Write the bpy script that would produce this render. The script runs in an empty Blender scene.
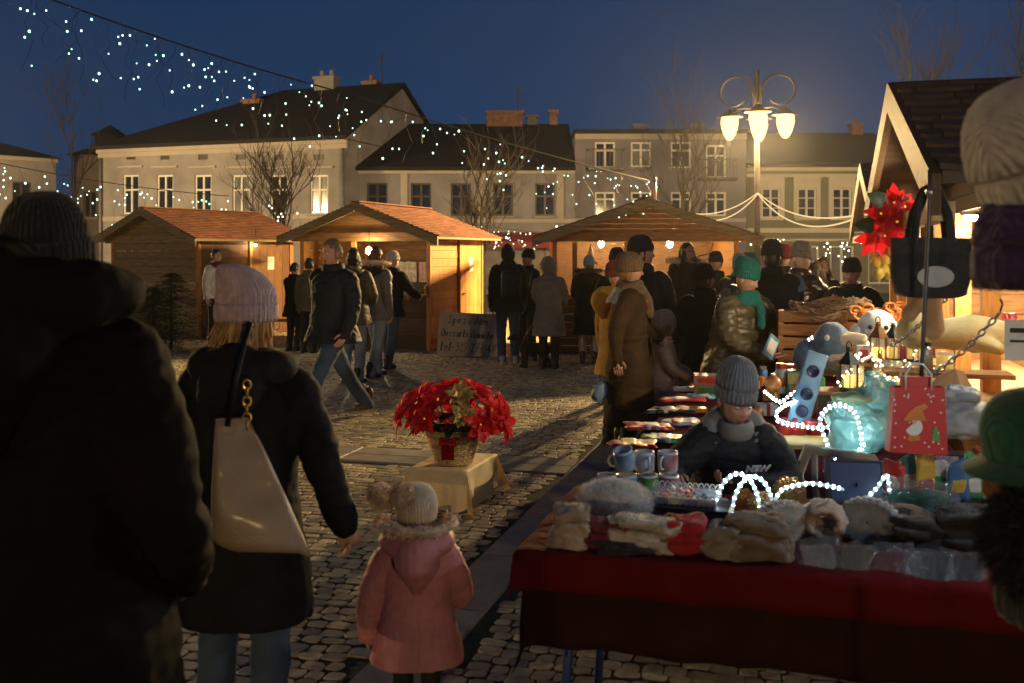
import bpy, bmesh, math, random
import numpy as np
from mathutils import Vector, Matrix, noise

# ------------------------------------------------------------------ camera, world, exposure
SC = bpy.context.scene
COL = SC.collection
R = math.radians
random.seed(7)
F = 995.6; HOR = 253.0; CX = 512.0; EYE = 1.70

cam = bpy.data.cameras.new('camera')
cam_o = bpy.data.objects.new('camera', cam); COL.objects.link(cam_o)
cam.lens = 35.0; cam.sensor_width = 36.0
cam.shift_y = -(341.5 - HOR) / 1024.0
cam.clip_end = 600.0; cam.clip_start = 0.05
cam.dof.use_dof = True; cam.dof.focus_distance = 8.0; cam.dof.aperture_fstop = 3.5
cam_o.location = (0, 0, EYE); cam_o.rotation_euler = (R(90), 0, 0)
SC.camera = cam_o

world = bpy.data.worlds.new('World'); SC.world = world; world.use_nodes = True
wn = world.node_tree.nodes; wl = world.node_tree.links
bg = wn['Background']
sky = wn.new('ShaderNodeTexSky'); sky.sky_type = 'NISHITA'; sky.sun_disc = False
sky.sun_elevation = R(.7); sky.sun_rotation = R(200); sky.altitude = 100
sky.air_density = 1.0; sky.dust_density = 0.3; sky.ozone_density = 4.0
stc = wn.new('ShaderNodeTexCoord'); smp = wn.new('ShaderNodeMapping'); smp.inputs['Location'].default_value = (0, 0, .42); smp.inputs['Scale'].default_value = (1, 1, .8)
snz = wn.new('ShaderNodeVectorMath'); snz.operation = 'NORMALIZE'
wl.new(stc.outputs['Generated'], smp.inputs['Vector']); wl.new(smp.outputs[0], snz.inputs[0]); wl.new(snz.outputs[0], sky.inputs['Vector'])
sno = wn.new('ShaderNodeTexNoise'); sno.inputs['Scale'].default_value = 2.2; sno.inputs['Detail'].default_value = 4; sno.inputs['Roughness'].default_value = .55
scm = wn.new('ShaderNodeMapping'); scm.inputs['Scale'].default_value = (1, 1, 3.2); wl.new(stc.outputs['Generated'], scm.inputs['Vector']); wl.new(scm.outputs[0], sno.inputs['Vector'])
srm = wn.new('ShaderNodeMapRange'); srm.inputs['From Min'].default_value = .3; srm.inputs['From Max'].default_value = .72; srm.inputs['To Min'].default_value = .0; srm.inputs['To Max'].default_value = .45
wl.new(sno.outputs['Fac'], srm.inputs['Value'])
smx = wn.new('ShaderNodeMix'); smx.data_type = 'RGBA'; smx.inputs['B'].default_value = (.12, .26, .48, 1)      # thin dusk cloud
wl.new(srm.outputs[0], smx.inputs['Factor']); wl.new(sky.outputs[0], smx.inputs['A']); wl.new(smx.outputs['Result'], bg.inputs[0]); bg.inputs[1].default_value = 0.15

vs = SC.view_settings
vs.view_transform = 'Standard'; vs.look = 'None'; vs.exposure = 0.0; vs.gamma = 1.0; vs.use_curve_mapping = False
SC.cycles.use_denoising = True
SC.cycles.max_bounces = 6; SC.cycles.diffuse_bounces = 3; SC.cycles.glossy_bounces = 3
SC.cycles.transmission_bounces = 5; SC.cycles.transparent_max_bounces = 8
SC.cycles.sample_clamp_indirect = 4.0; SC.cycles.caustics_reflective = False; SC.cycles.caustics_refractive = False

LAMP_W = 2900.0        # watts of light per street lamp globe

# ------------------------------------------------------------------ small helpers
def gp(px, py):
    d = EYE * F / (py - HOR); return Vector(((px - CX) / F * d, d, 0))
def at(px, py, d):
    return Vector(((px - CX) / F * d, d, EYE + (HOR - py) / F * d))
def gx(px, d):
    return Vector(((px - CX) / F * d, d, 0))
def V(*a): return Vector(a)

class MB:
    def __init__(s): s.v = []; s.f = []; s.m = []
    def add(s, vs_, fs, m=0):
        o = len(s.v); s.v += [tuple(p) for p in vs_]
        s.f += [tuple(i + o for i in f) for f in fs]; s.m += [m] * len(fs)
    def box(s, c, size, M=None, m=0):
        x, y, z = size[0] / 2, size[1] / 2, size[2] / 2; c = Vector(c)
        ps = [Vector(p) for p in ((-x,-y,-z),(x,-y,-z),(x,y,-z),(-x,y,-z),(-x,-y,z),(x,-y,z),(x,y,z),(-x,y,z))]
        if M is not None: ps = [M @ p for p in ps]
        s.add([p + c for p in ps], [(0,3,2,1),(4,5,6,7),(0,1,5,4),(1,2,6,5),(2,3,7,6),(3,0,4,7)], m)
    def b2(s, lo, hi, M=None, m=0):
        lo = Vector(lo); hi = Vector(hi); s.box((lo + hi) / 2, hi - lo, M, m)
    def rbox(s, c, size, bev=.01, seg=2, M=None, m=0):
        bm = bmesh.new(); bmesh.ops.create_cube(bm, size=1)
        for v in bm.verts: v.co = Vector((v.co.x*size[0], v.co.y*size[1], v.co.z*size[2]))
        bmesh.ops.bevel(bm, geom=bm.edges[:], offset=bev, segments=seg, affect='EDGES', profile=.5)
        bm.verts.ensure_lookup_table(); c = Vector(c)
        s.add([((M @ v.co) if M is not None else v.co) + c for v in bm.verts], [[v.index for v in f.verts] for f in bm.faces], m)
        bm.free()
    def tube(s, pts, rad, n=8, m=0, cap=True, closed=False):
        pts = [Vector(p) for p in pts]; k = len(pts)
        if not hasattr(rad, '__len__'): rad = [rad] * k
        t0 = (pts[1] - pts[0]).normalized()
        up = Vector((0,0,1)) if abs(t0.z) < .9 else Vector((0,1,0))
        nx = t0.cross(up).normalized(); rings = []
        for i in range(k):
            if closed: t = pts[(i+1) % k] - pts[i-1]
            elif i == 0: t = pts[1] - pts[0]
            elif i == k-1: t = pts[-1] - pts[-2]
            else: t = (pts[i+1] - pts[i]).normalized() + (pts[i] - pts[i-1]).normalized()
            if t.length < 1e-9: t = t0.copy()
            t.normalize(); nx = nx - t * nx.dot(t)
            if nx.length < 1e-6: nx = t.orthogonal()
            nx.normalize(); ny = t.cross(nx); r = rad[i]
            ra, rb = r if hasattr(r, '__len__') else (r, r)
            rings.append([pts[i] + nx*(ra*math.cos(2*math.pi*j/n)) + ny*(rb*math.sin(2*math.pi*j/n)) for j in range(n)])
        s.loft(rings, m, cap, closed)
    def loft(s, rings, m=0, cap=True, closed=False):
        n = len(rings[0]); k = len(rings); fs = []
        for i in range(k if closed else k-1):
            a = i*n; b = ((i+1) % k)*n
            for j in range(n):
                j2 = (j+1) % n; fs.append((a+j, a+j2, b+j2, b+j))
        if cap and not closed:
            fs.append(tuple(range(n-1, -1, -1))); fs.append(tuple((k-1)*n + j for j in range(n)))
        s.add([p for r in rings for p in r], fs, m)
    def capsule(s, a, b, ra, rb, n=12, m=0):
        a = Vector(a); b = Vector(b); d = (b-a).normalized(); pts = []; rr = []
        for q in (80, 55, 28): pts.append(a - d*ra*math.sin(R(q))); rr.append(ra*math.cos(R(q)))
        pts += [a, b]; rr += [ra, rb]
        for q in (28, 55, 80): pts.append(b + d*rb*math.sin(R(q))); rr.append(rb*math.cos(R(q)))
        s.tube(pts, rr, n, m)
    def limb(s, pts, rad, n=14, m=0):
        pts = [Vector(p) for p in pts]
        # smooth the chain, round the ends
        P = []; Q = []
        for i in range(len(pts)-1):
            for t in (0, .33, .66): P.append(pts[i].lerp(pts[i+1], t)); Q.append(rad[i]*(1-t) + rad[i+1]*t)
        P.append(pts[-1]); Q.append(rad[-1])
        for _ in range(2):
            P2 = P[:]
            for i in range(1, len(P)-1): P2[i] = P[i]*.5 + (P[i-1] + P[i+1])*.25
            P = P2
        d0 = (P[0]-P[1]).normalized(); d1 = (P[-1]-P[-2]).normalized()
        a = [P[0] + d0*Q[0]*math.sin(R(q)) for q in (75, 40)]; ar = [Q[0]*math.cos(R(q)) for q in (75, 40)]
        b = [P[-1] + d1*Q[-1]*math.sin(R(q)) for q in (40, 75)]; br = [Q[-1]*math.cos(R(q)) for q in (40, 75)]
        s.tube(a + P + b, ar + Q + br, n, m)
    def lathe(s, prof, n=20, c=(0,0,0), M=None, m=0, cap=False):
        c = Vector(c); rings = []
        for r, z in prof:
            ring = [Vector((r*math.cos(2*math.pi*j/n), r*math.sin(2*math.pi*j/n), z)) for j in range(n)]
            rings.append([((M @ p) if M is not None else p) + c for p in ring])
        s.loft(rings, m, cap)
    def ball(s, c, r, n=14, k=9, m=0, M=None):
        rx, ry, rz = r if hasattr(r, '__len__') else (r, r, r); c = Vector(c); rings = []
        for i in range(k+1):
            a = -math.pi/2 + math.pi*i/k; a = max(min(a, 1.5), -1.5)
            ring = [Vector((rx*math.cos(a)*math.cos(2*math.pi*j/n), ry*math.cos(a)*math.sin(2*math.pi*j/n), rz*math.sin(a))) for j in range(n)]
            rings.append([((M @ p) if M is not None else p) + c for p in ring])
        s.loft(rings, m, True)
    def xf(s, M): s.v = [tuple(M @ Vector(p)) for p in s.v]; return s
    def mesh(s, name='m'):
        me = bpy.data.meshes.new(name); me.from_pydata(s.v, [], s.f); me.update(); return me
    def build(s, name, mats, parent=None, smooth=False, world=False, angle=None):
        me = s.mesh(name)
        if not isinstance(mats, (list, tuple)): mats = [mats]
        for q in mats: me.materials.append(q)
        if len(mats) > 1: me.polygons.foreach_set('material_index', s.m)
        return link(name, me, parent, smooth, world)

def pmat(o):
    M = Matrix.LocRotScale(o.location, o.rotation_euler, o.scale)
    return (pmat(o.parent) @ M) if o.parent else M
def link(name, me, parent=None, smooth=False, world=False):
    if world and parent is not None: me.transform(pmat(parent).inverted())
    if smooth: me.polygons.foreach_set('use_smooth', [True]*len(me.polygons))
    o = bpy.data.objects.new(name, me); COL.objects.link(o)
    if parent is not None: o.parent = parent
    return o
def tag(o, label=None, cat=None, group=None, kind=None):
    if label: o['label'] = label
    if cat: o['category'] = cat
    if group: o['group'] = group
    if kind: o['kind'] = kind
    return o
def thing(name, label, cat, loc=(0,0,0), rz=0, group=None):
    o = bpy.data.objects.new(name, None); COL.objects.link(o); o.empty_display_size = .1
    o.location = loc; o.rotation_euler = (0, 0, rz); return tag(o, label, cat, group)
def copy_tree(o, parent=None):
    c = o.copy(); COL.objects.link(c); c.parent = parent
    for ch in list(o.children): copy_tree(ch, c)
    return c

# ------------------------------------------------------------------ materials
def mat(name, col, rough=.8, var=.2, scale=6, bump=0, bscale=40, metal=0, spec=.5, island=0, stretch=(1,1,1), emis=0, ecol=None,
        trans=0, sheen=0, col2=None, alpha=1, coat=0, wave=None, bdist=.01, transl=0):
    m = bpy.data.materials.new(name); m.use_nodes = True
    nt = m.node_tree; N = nt.nodes; L = nt.links; b = N['Principled BSDF']
    b.inputs['Roughness'].default_value = rough; b.inputs['Metallic'].default_value = metal
    b.inputs['Specular IOR Level'].default_value = spec
    if trans: b.inputs['Transmission Weight'].default_value = trans
    if sheen: b.inputs['Sheen Weight'].default_value = sheen; b.inputs['Sheen Roughness'].default_value = .4
    if coat: b.inputs['Coat Weight'].default_value = coat; b.inputs['Coat Roughness'].default_value = .15
    if alpha < 1: b.inputs['Alpha'].default_value = alpha
    if emis:
        b.inputs['Emission Strength'].default_value = emis; b.inputs['Emission Color'].default_value = (*(ecol or col), 1)
    tc = N.new('ShaderNodeTexCoord'); mp = N.new('ShaderNodeMapping'); mp.inputs['Scale'].default_value = stretch
    L.new(tc.outputs['Object'], mp.inputs['Vector'])
    nz = N.new('ShaderNodeTexNoise'); nz.inputs['Scale'].default_value = scale; nz.inputs['Detail'].default_value = 5
    L.new(mp.outputs[0], nz.inputs['Vector'])
    cr = N.new('ShaderNodeValToRGB'); c = Vector(col); c2 = Vector(col2) if col2 else c*(1+var)
    cr.color_ramp.elements[0].position = .3; cr.color_ramp.elements[1].position = .7
    cr.color_ramp.elements[0].color = (*(c*(1-var)), 1); cr.color_ramp.elements[1].color = (*[min(1, q) for q in c2], 1)
    L.new(nz.outputs['Fac'], cr.inputs[0]); out = cr.outputs[0]
    if island:
        g = N.new('ShaderNodeNewGeometry'); mr = N.new('ShaderNodeMapRange')
        mr.inputs['To Min'].default_value = 1-island; mr.inputs['To Max'].default_value = 1+island
        L.new(g.outputs['Random Per Island'], mr.inputs['Value'])
        mx = N.new('ShaderNodeVectorMath'); mx.operation = 'SCALE'
        L.new(out, mx.inputs[0]); L.new(mr.outputs[0], mx.inputs['Scale']); out = mx.outputs[0]
    L.new(out, b.inputs['Base Color'])
    if transl:
        tb = N.new('ShaderNodeBsdfTranslucent'); ms = N.new('ShaderNodeMixShader'); ms.inputs[0].default_value = transl
        L.new(out, tb.inputs[0]); L.new(b.outputs[0], ms.inputs[1]); L.new(tb.outputs[0], ms.inputs[2]); L.new(ms.outputs[0], N['Material Output'].inputs[0])
    if bump:
        if wave:
            w = N.new('ShaderNodeTexWave'); w.bands_direction = wave; w.inputs['Scale'].default_value = bscale
            w.inputs['Distortion'].default_value = 1.0; w.inputs['Detail'].default_value = 2; h = w.outputs['Fac']; L.new(mp.outputs[0], w.inputs['Vector'])
        else:
            w = N.new('ShaderNodeTexNoise'); w.inputs['Scale'].default_value = bscale; w.inputs['Detail'].default_value = 6; h = w.outputs['Fac']
            L.new(mp.outputs[0], w.inputs['Vector'])
        bp = N.new('ShaderNodeBump'); bp.inputs['Strength'].default_value = bump; bp.inputs['Distance'].default_value = bdist
        L.new(h, bp.inputs['Height']); L.new(bp.outputs[0], b.inputs['Normal'])
    return m
def emat(name, col, e, sampled=True):
    m = bpy.data.materials.new(name); m.use_nodes = True
    N = m.node_tree.nodes; L = m.node_tree.links
    for n in list(N): N.remove(n)
    o = N.new('ShaderNodeOutputMaterial'); em = N.new('ShaderNodeEmission')
    em.inputs[0].default_value = (*col, 1); em.inputs[1].default_value = e
    L.new(em.outputs[0], o.inputs[0])
    if not sampled: m.cycles.emission_sampling = 'NONE'
    return m

M = {}
M['cobble'] = mat('cobble', (.42,.345,.20), .55, .35, 14, .5, 55, island=.42, bdist=.006)
M['joint'] = mat('joint', (.085,.07,.035), .95, .4, 5, .6, 40, col2=(.055,.075,.02))
M['slab'] = mat('slab', (.24,.21,.17), .6, .22, 7, .35, 60, island=.2, bdist=.004)
M['asphalt'] = mat('asphalt', (.09,.085,.075), .8, .3, 2, .5, 6)
M['cream'] = mat('cream', (.235,.225,.235), .9, .24, .9, .25, 12)
M['cream2'] = mat('cream_trim', (.36,.33,.31), .9, .08, 1.2, .2, 12)
M['white_wall'] = mat('white_wall', (.21,.21,.24), .9, .24, .9, .25, 12)
M['lilac'] = mat('lilac_wall', (.18,.17,.21), .9, .24, .8, .2, 12)
M['green_wall'] = mat('green_wall', (.17,.17,.13), .9, .12, .8, .2, 12)
M['trim_white'] = mat('trim_white', (.55,.52,.45), .8, .08, 2)
M['dark_wall'] = mat('dark_wall', (.12,.10,.09), .9, .2, 1)
M['roof_dark'] = mat('roof_dark', (.009,.009,.011), .9, .3, 3, .3, 20, island=.3)
M['brick'] = mat('brick', (.20,.11,.08), .9, .3, 6, .4, 20)
M['frame_white'] = mat('frame_white', (.62,.62,.6), .5, .06, 5)
M['frame_dark'] = mat('frame_dark', (.05,.04,.035), .5, .2, 5)
M['pane'] = mat('pane', (.02,.025,.035), .06, .3, 1, spec=.8)
M['curtain_pane'] = mat('curtain_pane', (.16,.16,.17), .12, .4, 1.2, spec=.8)
M['metal_dark'] = mat('metal_dark', (.05,.05,.055), .45, .3, 10, metal=.6)
M['metal'] = mat('metal', (.35,.35,.36), .35, .2, 20, metal=.9)
M['zinc'] = mat('zinc', (.18,.18,.18), .6, .2, 8, metal=.4)
M['wood'] = mat('wood', (.42,.175,.035), .62, .35, 5, .35, 30, island=.22, stretch=(1,1,9))
M['wood_v'] = mat('wood_v', (.46,.19,.035), .6, .35, 5, .35, 30, island=.2, stretch=(9,9,1))
M['wood_x'] = mat('wood_x', (.30,.14,.042), .65, .38, 6, .35, 30, island=.22, stretch=(1,9,9))
M['wood_dull'] = mat('wood_dull', (.24,.175,.085), .7, .35, 5, .35, 30, island=.22, stretch=(1,9,9))
M['wood_shaded'] = mat('wood_shaded', (.17,.075,.02), .7, .35, 5, .35, 30, island=.22, stretch=(9,9,1))  # darkened boards: shade on the closed hut's side put into the colour
M['wood_dark'] = mat('wood_dark', (.075,.045,.026), .75, .3, 5, .35, 30, island=.2, stretch=(1,1,9))
M['wood_pale'] = mat('wood_pale', (.5,.33,.17), .6, .25, 8, .3, 30, stretch=(1,1,8))
M['shingle'] = mat('shingle', (.19,.075,.035), .8, .25, 8, .5, 60, island=.25)
M['shingle_dark'] = mat('shingle_dark', (.07,.045,.035), .85, .3, 8, .6, 70, island=.35)
M['maroon'] = mat('maroon', (.22,.02,.035), .7, .15)
M['bark'] = mat('bark', (.026,.020,.016), .9, .3, 14, .5, 40)
M['fir'] = mat('fir', (.022,.040,.022), .8, .35, 9, island=.4)
M['lamp_glow'] = emat('lamp_glow', (1.0,.58,.15), 4.6)
M['lamp_iron'] = mat('lamp_iron', (.006,.005,.005), .85, .3, 10, spec=.04)
M['bulb_warm'] = emat('bulb_warm', (1,.80,.48), 420)
M['bulb_stall'] = emat('bulb_stall', (1,.80,.52), 1700)
M['led'] = emat('led', (.60,1.0,.80), 3.2, False)
M['led_warm'] = emat('led_warm', (1.0,.90,.62), 7, False)
M['cord_glow'] = emat('cord_glow', (1.0,.72,.34), 1.1, False)
M['rope_light'] = emat('rope_light', (.72,.95,1.0), 60)
M['tube_light'] = emat('tube_light', (.78,.92,1.0), 170)
M['cable'] = mat('cable', (.02,.02,.02), .5)
M['cable_pale'] = mat('cable_pale', (.35,.33,.28), .5)
M['skin'] = mat('skin', (.52,.30,.205), .5, .10, 18, .1, 90, spec=.4)
M['skin_pink'] = mat('skin_pink', (.56,.30,.22), .5, .12, 14, .1, 90, spec=.4)
M['lips'] = mat('lips', (.36,.12,.10), .45)
M['eye_white'] = mat('eye_white', (.62,.60,.57), .25)
M['iris'] = mat('iris', (.03,.025,.02), .15)
M['hair_dark'] = mat('hair_dark', (.022,.014,.010), .5, .4, 30)
M['hair_brown'] = mat('hair_brown', (.09,.045,.022), .5, .4, 30, island=.4)
M['hair_blond'] = mat('hair_blond', (.36,.20,.075), .45, .4, 30, island=.4)
M['hair_grey'] = mat('hair_grey', (.22,.15,.10), .6, .4, 30, island=.4)
M['fur'] = mat('fur', (.62,.49,.36), .9, .3, 20, island=.4)
M['fur_dark'] = mat('fur_dark', (.10,.07,.045), .9, .3, 20, island=.4)
M['fur_white'] = mat('fur_white', (.62,.60,.57), .9, .1, 20, island=.2)
def cloth(name, col, rough=.85, bump=.25, bs=300, var=.2, sheen=.2, spec=.3, scale=7): M[name] = mat(name, col, rough, var, scale, bump, bs, spec=spec, sheen=0, bdist=.003); return M[name]
cloth('black_coat', (.012,.012,.013), .8, spec=.08); cloth('black_shell', (.010,.011,.014), .55, .3, 60, spec=.2)
cloth('black_brown', (.010,.007,.006), .8, .3, 60, spec=.05)
cloth('navy', (.011,.014,.020), .7, .3, 60, spec=.3); cloth('brown_coat', (.058,.034,.017), .85, spec=.1)
cloth('camel', (.30,.17,.08)); cloth('pink_coat', (.45,.18,.195), .6, .15, 90, spec=.4); cloth('peach_coat', (.62,.42,.30), .55, .2, 60, spec=.4)
cloth('olive', (.075,.060,.030), .42, .25, 50, spec=.5); cloth('brown_leather', (.045,.024,.014), .3, .3, 50, spec=.7)
cloth('grey_coat', (.16,.155,.145), .6, .2, 60); cloth('grey_vest', (.13,.12,.135), .6, .2, 60); cloth('white_jacket', (.55,.54,.52), .7)
cloth('khaki', (.10,.085,.05), .6); cloth('mustard', (.45,.23,.03)); cloth('denim', (.045,.075,.125), .85); cloth('denim_pale', (.22,.28,.35), .85)
cloth('dark_trouser', (.014,.014,.016), .8); cloth('grey_trouser', (.07,.065,.06), .8)
cloth('beige_trouser', (.42,.38,.33), .8)
cloth('boot', (.02,.016,.014), .45, .2, 60, spec=.5); cloth('boot_brown', (.14,.065,.025), .5, .2, 60); cloth('sneaker', (.45,.45,.45), .6)
def knit(name, col, var=.2): M[name] = mat(name, col, .95, var, 40, .7, 52, sheen=.12, bdist=.005, wave='X'); return M[name]
knit('knit_lilac', (.50,.37,.40)); knit('knit_black', (.014,.014,.015)); knit('knit_brown', (.16,.095,.05), .35); knit('knit_green', (.012,.20,.155))
knit('knit_grey', (.20,.22,.24)); knit('knit_beige', (.42,.33,.25)); knit('knit_mint', (.40,.58,.50)); knit('knit_rust', (.20,.045,.025)); knit('knit_red', (.26,.025,.02))
knit('knit_pale', (.50,.46,.40)); knit('knit_blue', (.04,.10,.20)); knit('knit_warmgrey', (.24,.20,.16)); knit('knit_taupe', (.16,.115,.08)); knit('knit_cream', (.55,.46,.36))
knit('knit_maroon', (.14,.012,.03)); knit('knit_purple', (.05,.025,.09)); knit('knit_dgreen', (.008,.09,.05)); knit('knit_crimson', (.38,.012,.02))
cloth('hood_grey', (.20,.205,.21), .85)
M['paper'] = mat('paper', (.7,.66,.58), .8, .05)
M['ink'] = mat('ink', (.015,.012,.01), .7)
M['cardboard'] = mat('cardboard', (.36,.26,.15), .85, .12, 3, .2, 40)
M['sign_board'] = mat('sign_board', (.50,.42,.30), .85, .12, 3, .2, 40)
# ------------------------------------------------------------------ the square: ground, cobbles, slab bands
PR = R(-16)                                    # paving frame: x' across, y' along the slab band
PM = Matrix.Rotation(PR, 4, 'Z'); PMI = PM.inverted()
g = MB(); g.add([(-160,-60,-.03),(160,-60,-.03),(160,260,-.03),(-160,260,-.03)], [(0,1,2,3)])
tag(g.build('ground', M['asphalt']), kind='structure')
jm = MB(); jm.add([(-30,-4,.003),(30,-4,.003),(30,25,.003),(-30,25,.003)], [(0,1,2,3)])
tag(jm.build('joint_bed', M['joint']), kind='structure')

BAND0 = PMI @ gp(466, 572)                     # left edge of the long slab band
bx0 = BAND0.x; bx1 = bx0 + .29
cb = PMI @ Vector((-.55, 8.15, 0)); by0 = cb.y - .27; by1 = cb.y + .27
def visible(p):
    return p.y > 2.3 and abs(p.x) < .56*p.y + .8
rnd = random.Random(3)
def cobbles():
    cv = []; cf = []
    def stone(cx, cy, w, h, fine):
        # a worn granite sett: an uneven rounded polygon with a domed top
        k = 8 if fine else 4; top = rnd.uniform(.007, .012); tiltx = rnd.uniform(-.035, .035); tilty = rnd.uniform(-.035, .035)
        outer = []
        cs = [Vector((sx*w*.5 + rnd.uniform(-.009,.009), sy*h*.5 + rnd.uniform(-.009,.009))) for sx, sy in ((-1,-1),(1,-1),(1,1),(-1,1))]
        for j in range(4):
            if fine:
                q = rnd.uniform(.10, .24); outer.append(tuple(cs[j].lerp(cs[j-1], q))); outer.append(tuple(cs[j].lerp(cs[(j+1) % 4], q)))
            else: outer.append(tuple(cs[j]))
        o = len(cv)
        lv = [(1.0, .0), (.975, top*.8), (.90, top)] if fine else [(1.0, .001), (.88, top)]
        for s, z in lv:
            for x, y in outer:
                p = PM @ Vector((cx + x*s, cy + y*s, 0)); cv.append((p.x, p.y, z + (x*tiltx + y*tilty)*(z > .002)))
        n = len(lv)
        for i in range(n-1):
            for j in range(k):
                cf.append((o+i*k+j, o+i*k+(j+1) % k, o+(i+1)*k+(j+1) % k, o+(i+1)*k+j))
        cf.append(tuple(o+(n-1)*k+j for j in range(k)))
    y = -2.0
    while y < 24:
        h = rnd.uniform(.070, .094); x = -22.0 + rnd.uniform(0, .1)
        while x < 16:
            w = rnd.uniform(.075, .125)
            wob = .035*math.sin(x*1.7 + y*.9) + .02*math.sin(x*4.1 + y*2.3) + rnd.uniform(-.006, .006)
            cx, cy = x + w/2, y + wob
            p = PM @ Vector((cx, cy, 0))
            if visible(p) and not (bx0 - .06 < cx < bx1 + .06) and not (by0 - .06 < cy < by1 + .06 and cx < bx0):
                far = p.y > 11
                stone(cx, cy, w - rnd.uniform(.006, .011), h - rnd.uniform(.005, .010), not far)
            x += w
        y += h
    me = bpy.data.meshes.new('cobblestone_paving'); me.from_pydata(cv, [], cf); me.update()
    me.materials.append(M['cobble'])
    o = bpy.data.objects.new('cobblestone_paving', me); COL.objects.link(o); tag(o, kind='structure')
cobbles()
sb = MB(); y = -1.0
while y < 24:
    L_ = rnd.uniform(.75, 1.05)
    sb.rbox((0, 0, .004), (.285, L_-.012, .03), .006, 1, m=0)
    n = len(sb.v) - 24
    for i in range(n, len(sb.v)):
        q = PM @ Vector((sb.v[i][0] + bx0 + .145, sb.v[i][1] + y + L_/2, sb.v[i][2])); sb.v[i] = tuple(q)
    y += L_
x = bx0 - .006
while x > -16:
    L_ = rnd.uniform(.7, 1.0)
    for r in (0, 1):
        sb.rbox((0, 0, .004), (L_-.012, .262, .03), .006, 1)
        n = len(sb.v) - 24
        for i in range(n, len(sb.v)):
            q = PM @ Vector((sb.v[i][0] + x - L_/2, sb.v[i][1] + by0 + .135 + r*.272, sb.v[i][2])); sb.v[i] = tuple(q)
    x -= L_
tag(sb.build('slab_band', M['slab']), kind='structure')

# ------------------------------------------------------------------ street lamps
def street_lamp(loc, label):
    t = thing('street_lamp', label, 'street lamp', loc, 0, 'old style street lamps on the square')
    p = MB(); p.lathe([(.20,0),(.20,.12),(.14,.18),(.13,.7),(.09,.78),(.075,.9),(.06,2.6),(.055,4.1),(.075,4.15),(.06,4.25),(.05,4.75),(.07,4.85),(.045,5.0),(.06,5.12),(.02,5.3)], 14)
    p.build('post', M['lamp_iron'], t, True)
    k = 0
    for a in (155, 258, 72, -12):
        ca, sa = math.cos(R(a)), math.sin(R(a)); ax = MB(); pts = []
        for i in range(30):
            u = i/29; ang = math.pi - u*(math.pi*1.75); rad = .34*(1 - .35*max(0, u-.45)/.55)
            pts.append(Vector(((.42 + rad*math.cos(ang)), 0, 4.93 + rad*math.sin(ang))))
        pts = [Vector((.05, 0, 4.55)), Vector((.07, 0, 4.75))] + pts
        ax.tube([(q.x*ca, q.x*sa, q.z) for q in pts], .022, 6)
        ax.tube([(.05*ca, .05*sa, 4.6), (.3*ca, .3*sa, 4.63), (.52*ca, .52*sa, 4.55)], .02, 6)
        ax.build('scroll_arm', M['lamp_iron'], t, True)
        c = (.55*ca, .55*sa, 0)
        h = MB(); h.lathe([(.0,4.62),(.05,4.61),(.10,4.55),(.15,4.50),(.26,4.47),(.27,4.455),(.15,4.46)], 18, c)
        hd = h.build('lamp_hood', M['lamp_iron'], t, True)
        gl = MB(); gl.lathe([(.02,3.99),(.06,4.01),(.11,4.09),(.155,4.22),(.178,4.34),(.165,4.455)], 18, c, cap=True)
        gl.build('globe', M['lamp_glow'], hd, True)
        ld = bpy.data.lights.new('lamp_light', 'POINT'); ld.energy = LAMP_W; ld.color = (1.0,.66,.28); ld.shadow_soft_size = .07
        lo = bpy.data.objects.new('lamp_light', ld); COL.objects.link(lo); lo.parent = t; lo.location = (c[0], c[1], 3.86)
    return t
LAMP = Vector(((757-CX)/F*20, 20, 0))
l1 = street_lamp(LAMP, 'tall scrolled street lamp with four glowing globes behind the stalls')
for lc, lb in ((V(-21, 30, 0), 'unseen street lamp copy added at the far left of the square as fill light'), (V(13, -40, 0), 'unseen street lamp copy added far behind the viewer as fill light, to the right'), (V(-36, -31, 0), 'unseen street lamp copy added far behind the viewer as fill light, to the left')):
    q = copy_tree(l1); q.location = lc; q['label'] = lb  # unseen copies, added to light the facades, hut fronts and near figures

# ------------------------------------------------------------------ buildings
def wall_holes(mb, W, H, holes, depth=.16, m=0, x0=0, z0=0):
    xs = sorted({x0, x0+W} | {h[0] for h in holes} | {h[2] for h in holes}); zs = sorted({z0, z0+H} | {h[1] for h in holes} | {h[3] for h in holes})
    for i in range(len(xs)-1):
        for j in range(len(zs)-1):
            cx, cz = (xs[i]+xs[i+1])/2, (zs[j]+zs[j+1])/2
            if any(h[0] < cx < h[2] and h[1] < cz < h[3] for h in holes): continue
            mb.add([(xs[i],0,zs[j]),(xs[i+1],0,zs[j]),(xs[i+1],0,zs[j+1]),(xs[i],0,zs[j+1])], [(0,1,2,3)], m)
    for a, b, c, d in holes:
        for q in ([(a,0,b),(a,depth,b),(a,depth,d),(a,0,d)], [(c,0,b),(c,0,d),(c,depth,d),(c,depth,b)], [(a,0,b),(c,0,b),(c,depth,b),(a,depth,b)], [(a,0,d),(a,depth,d),(c,depth,d),(c,0,d)]):
            mb.add(q, [(0,1,2,3)], m)
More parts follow.
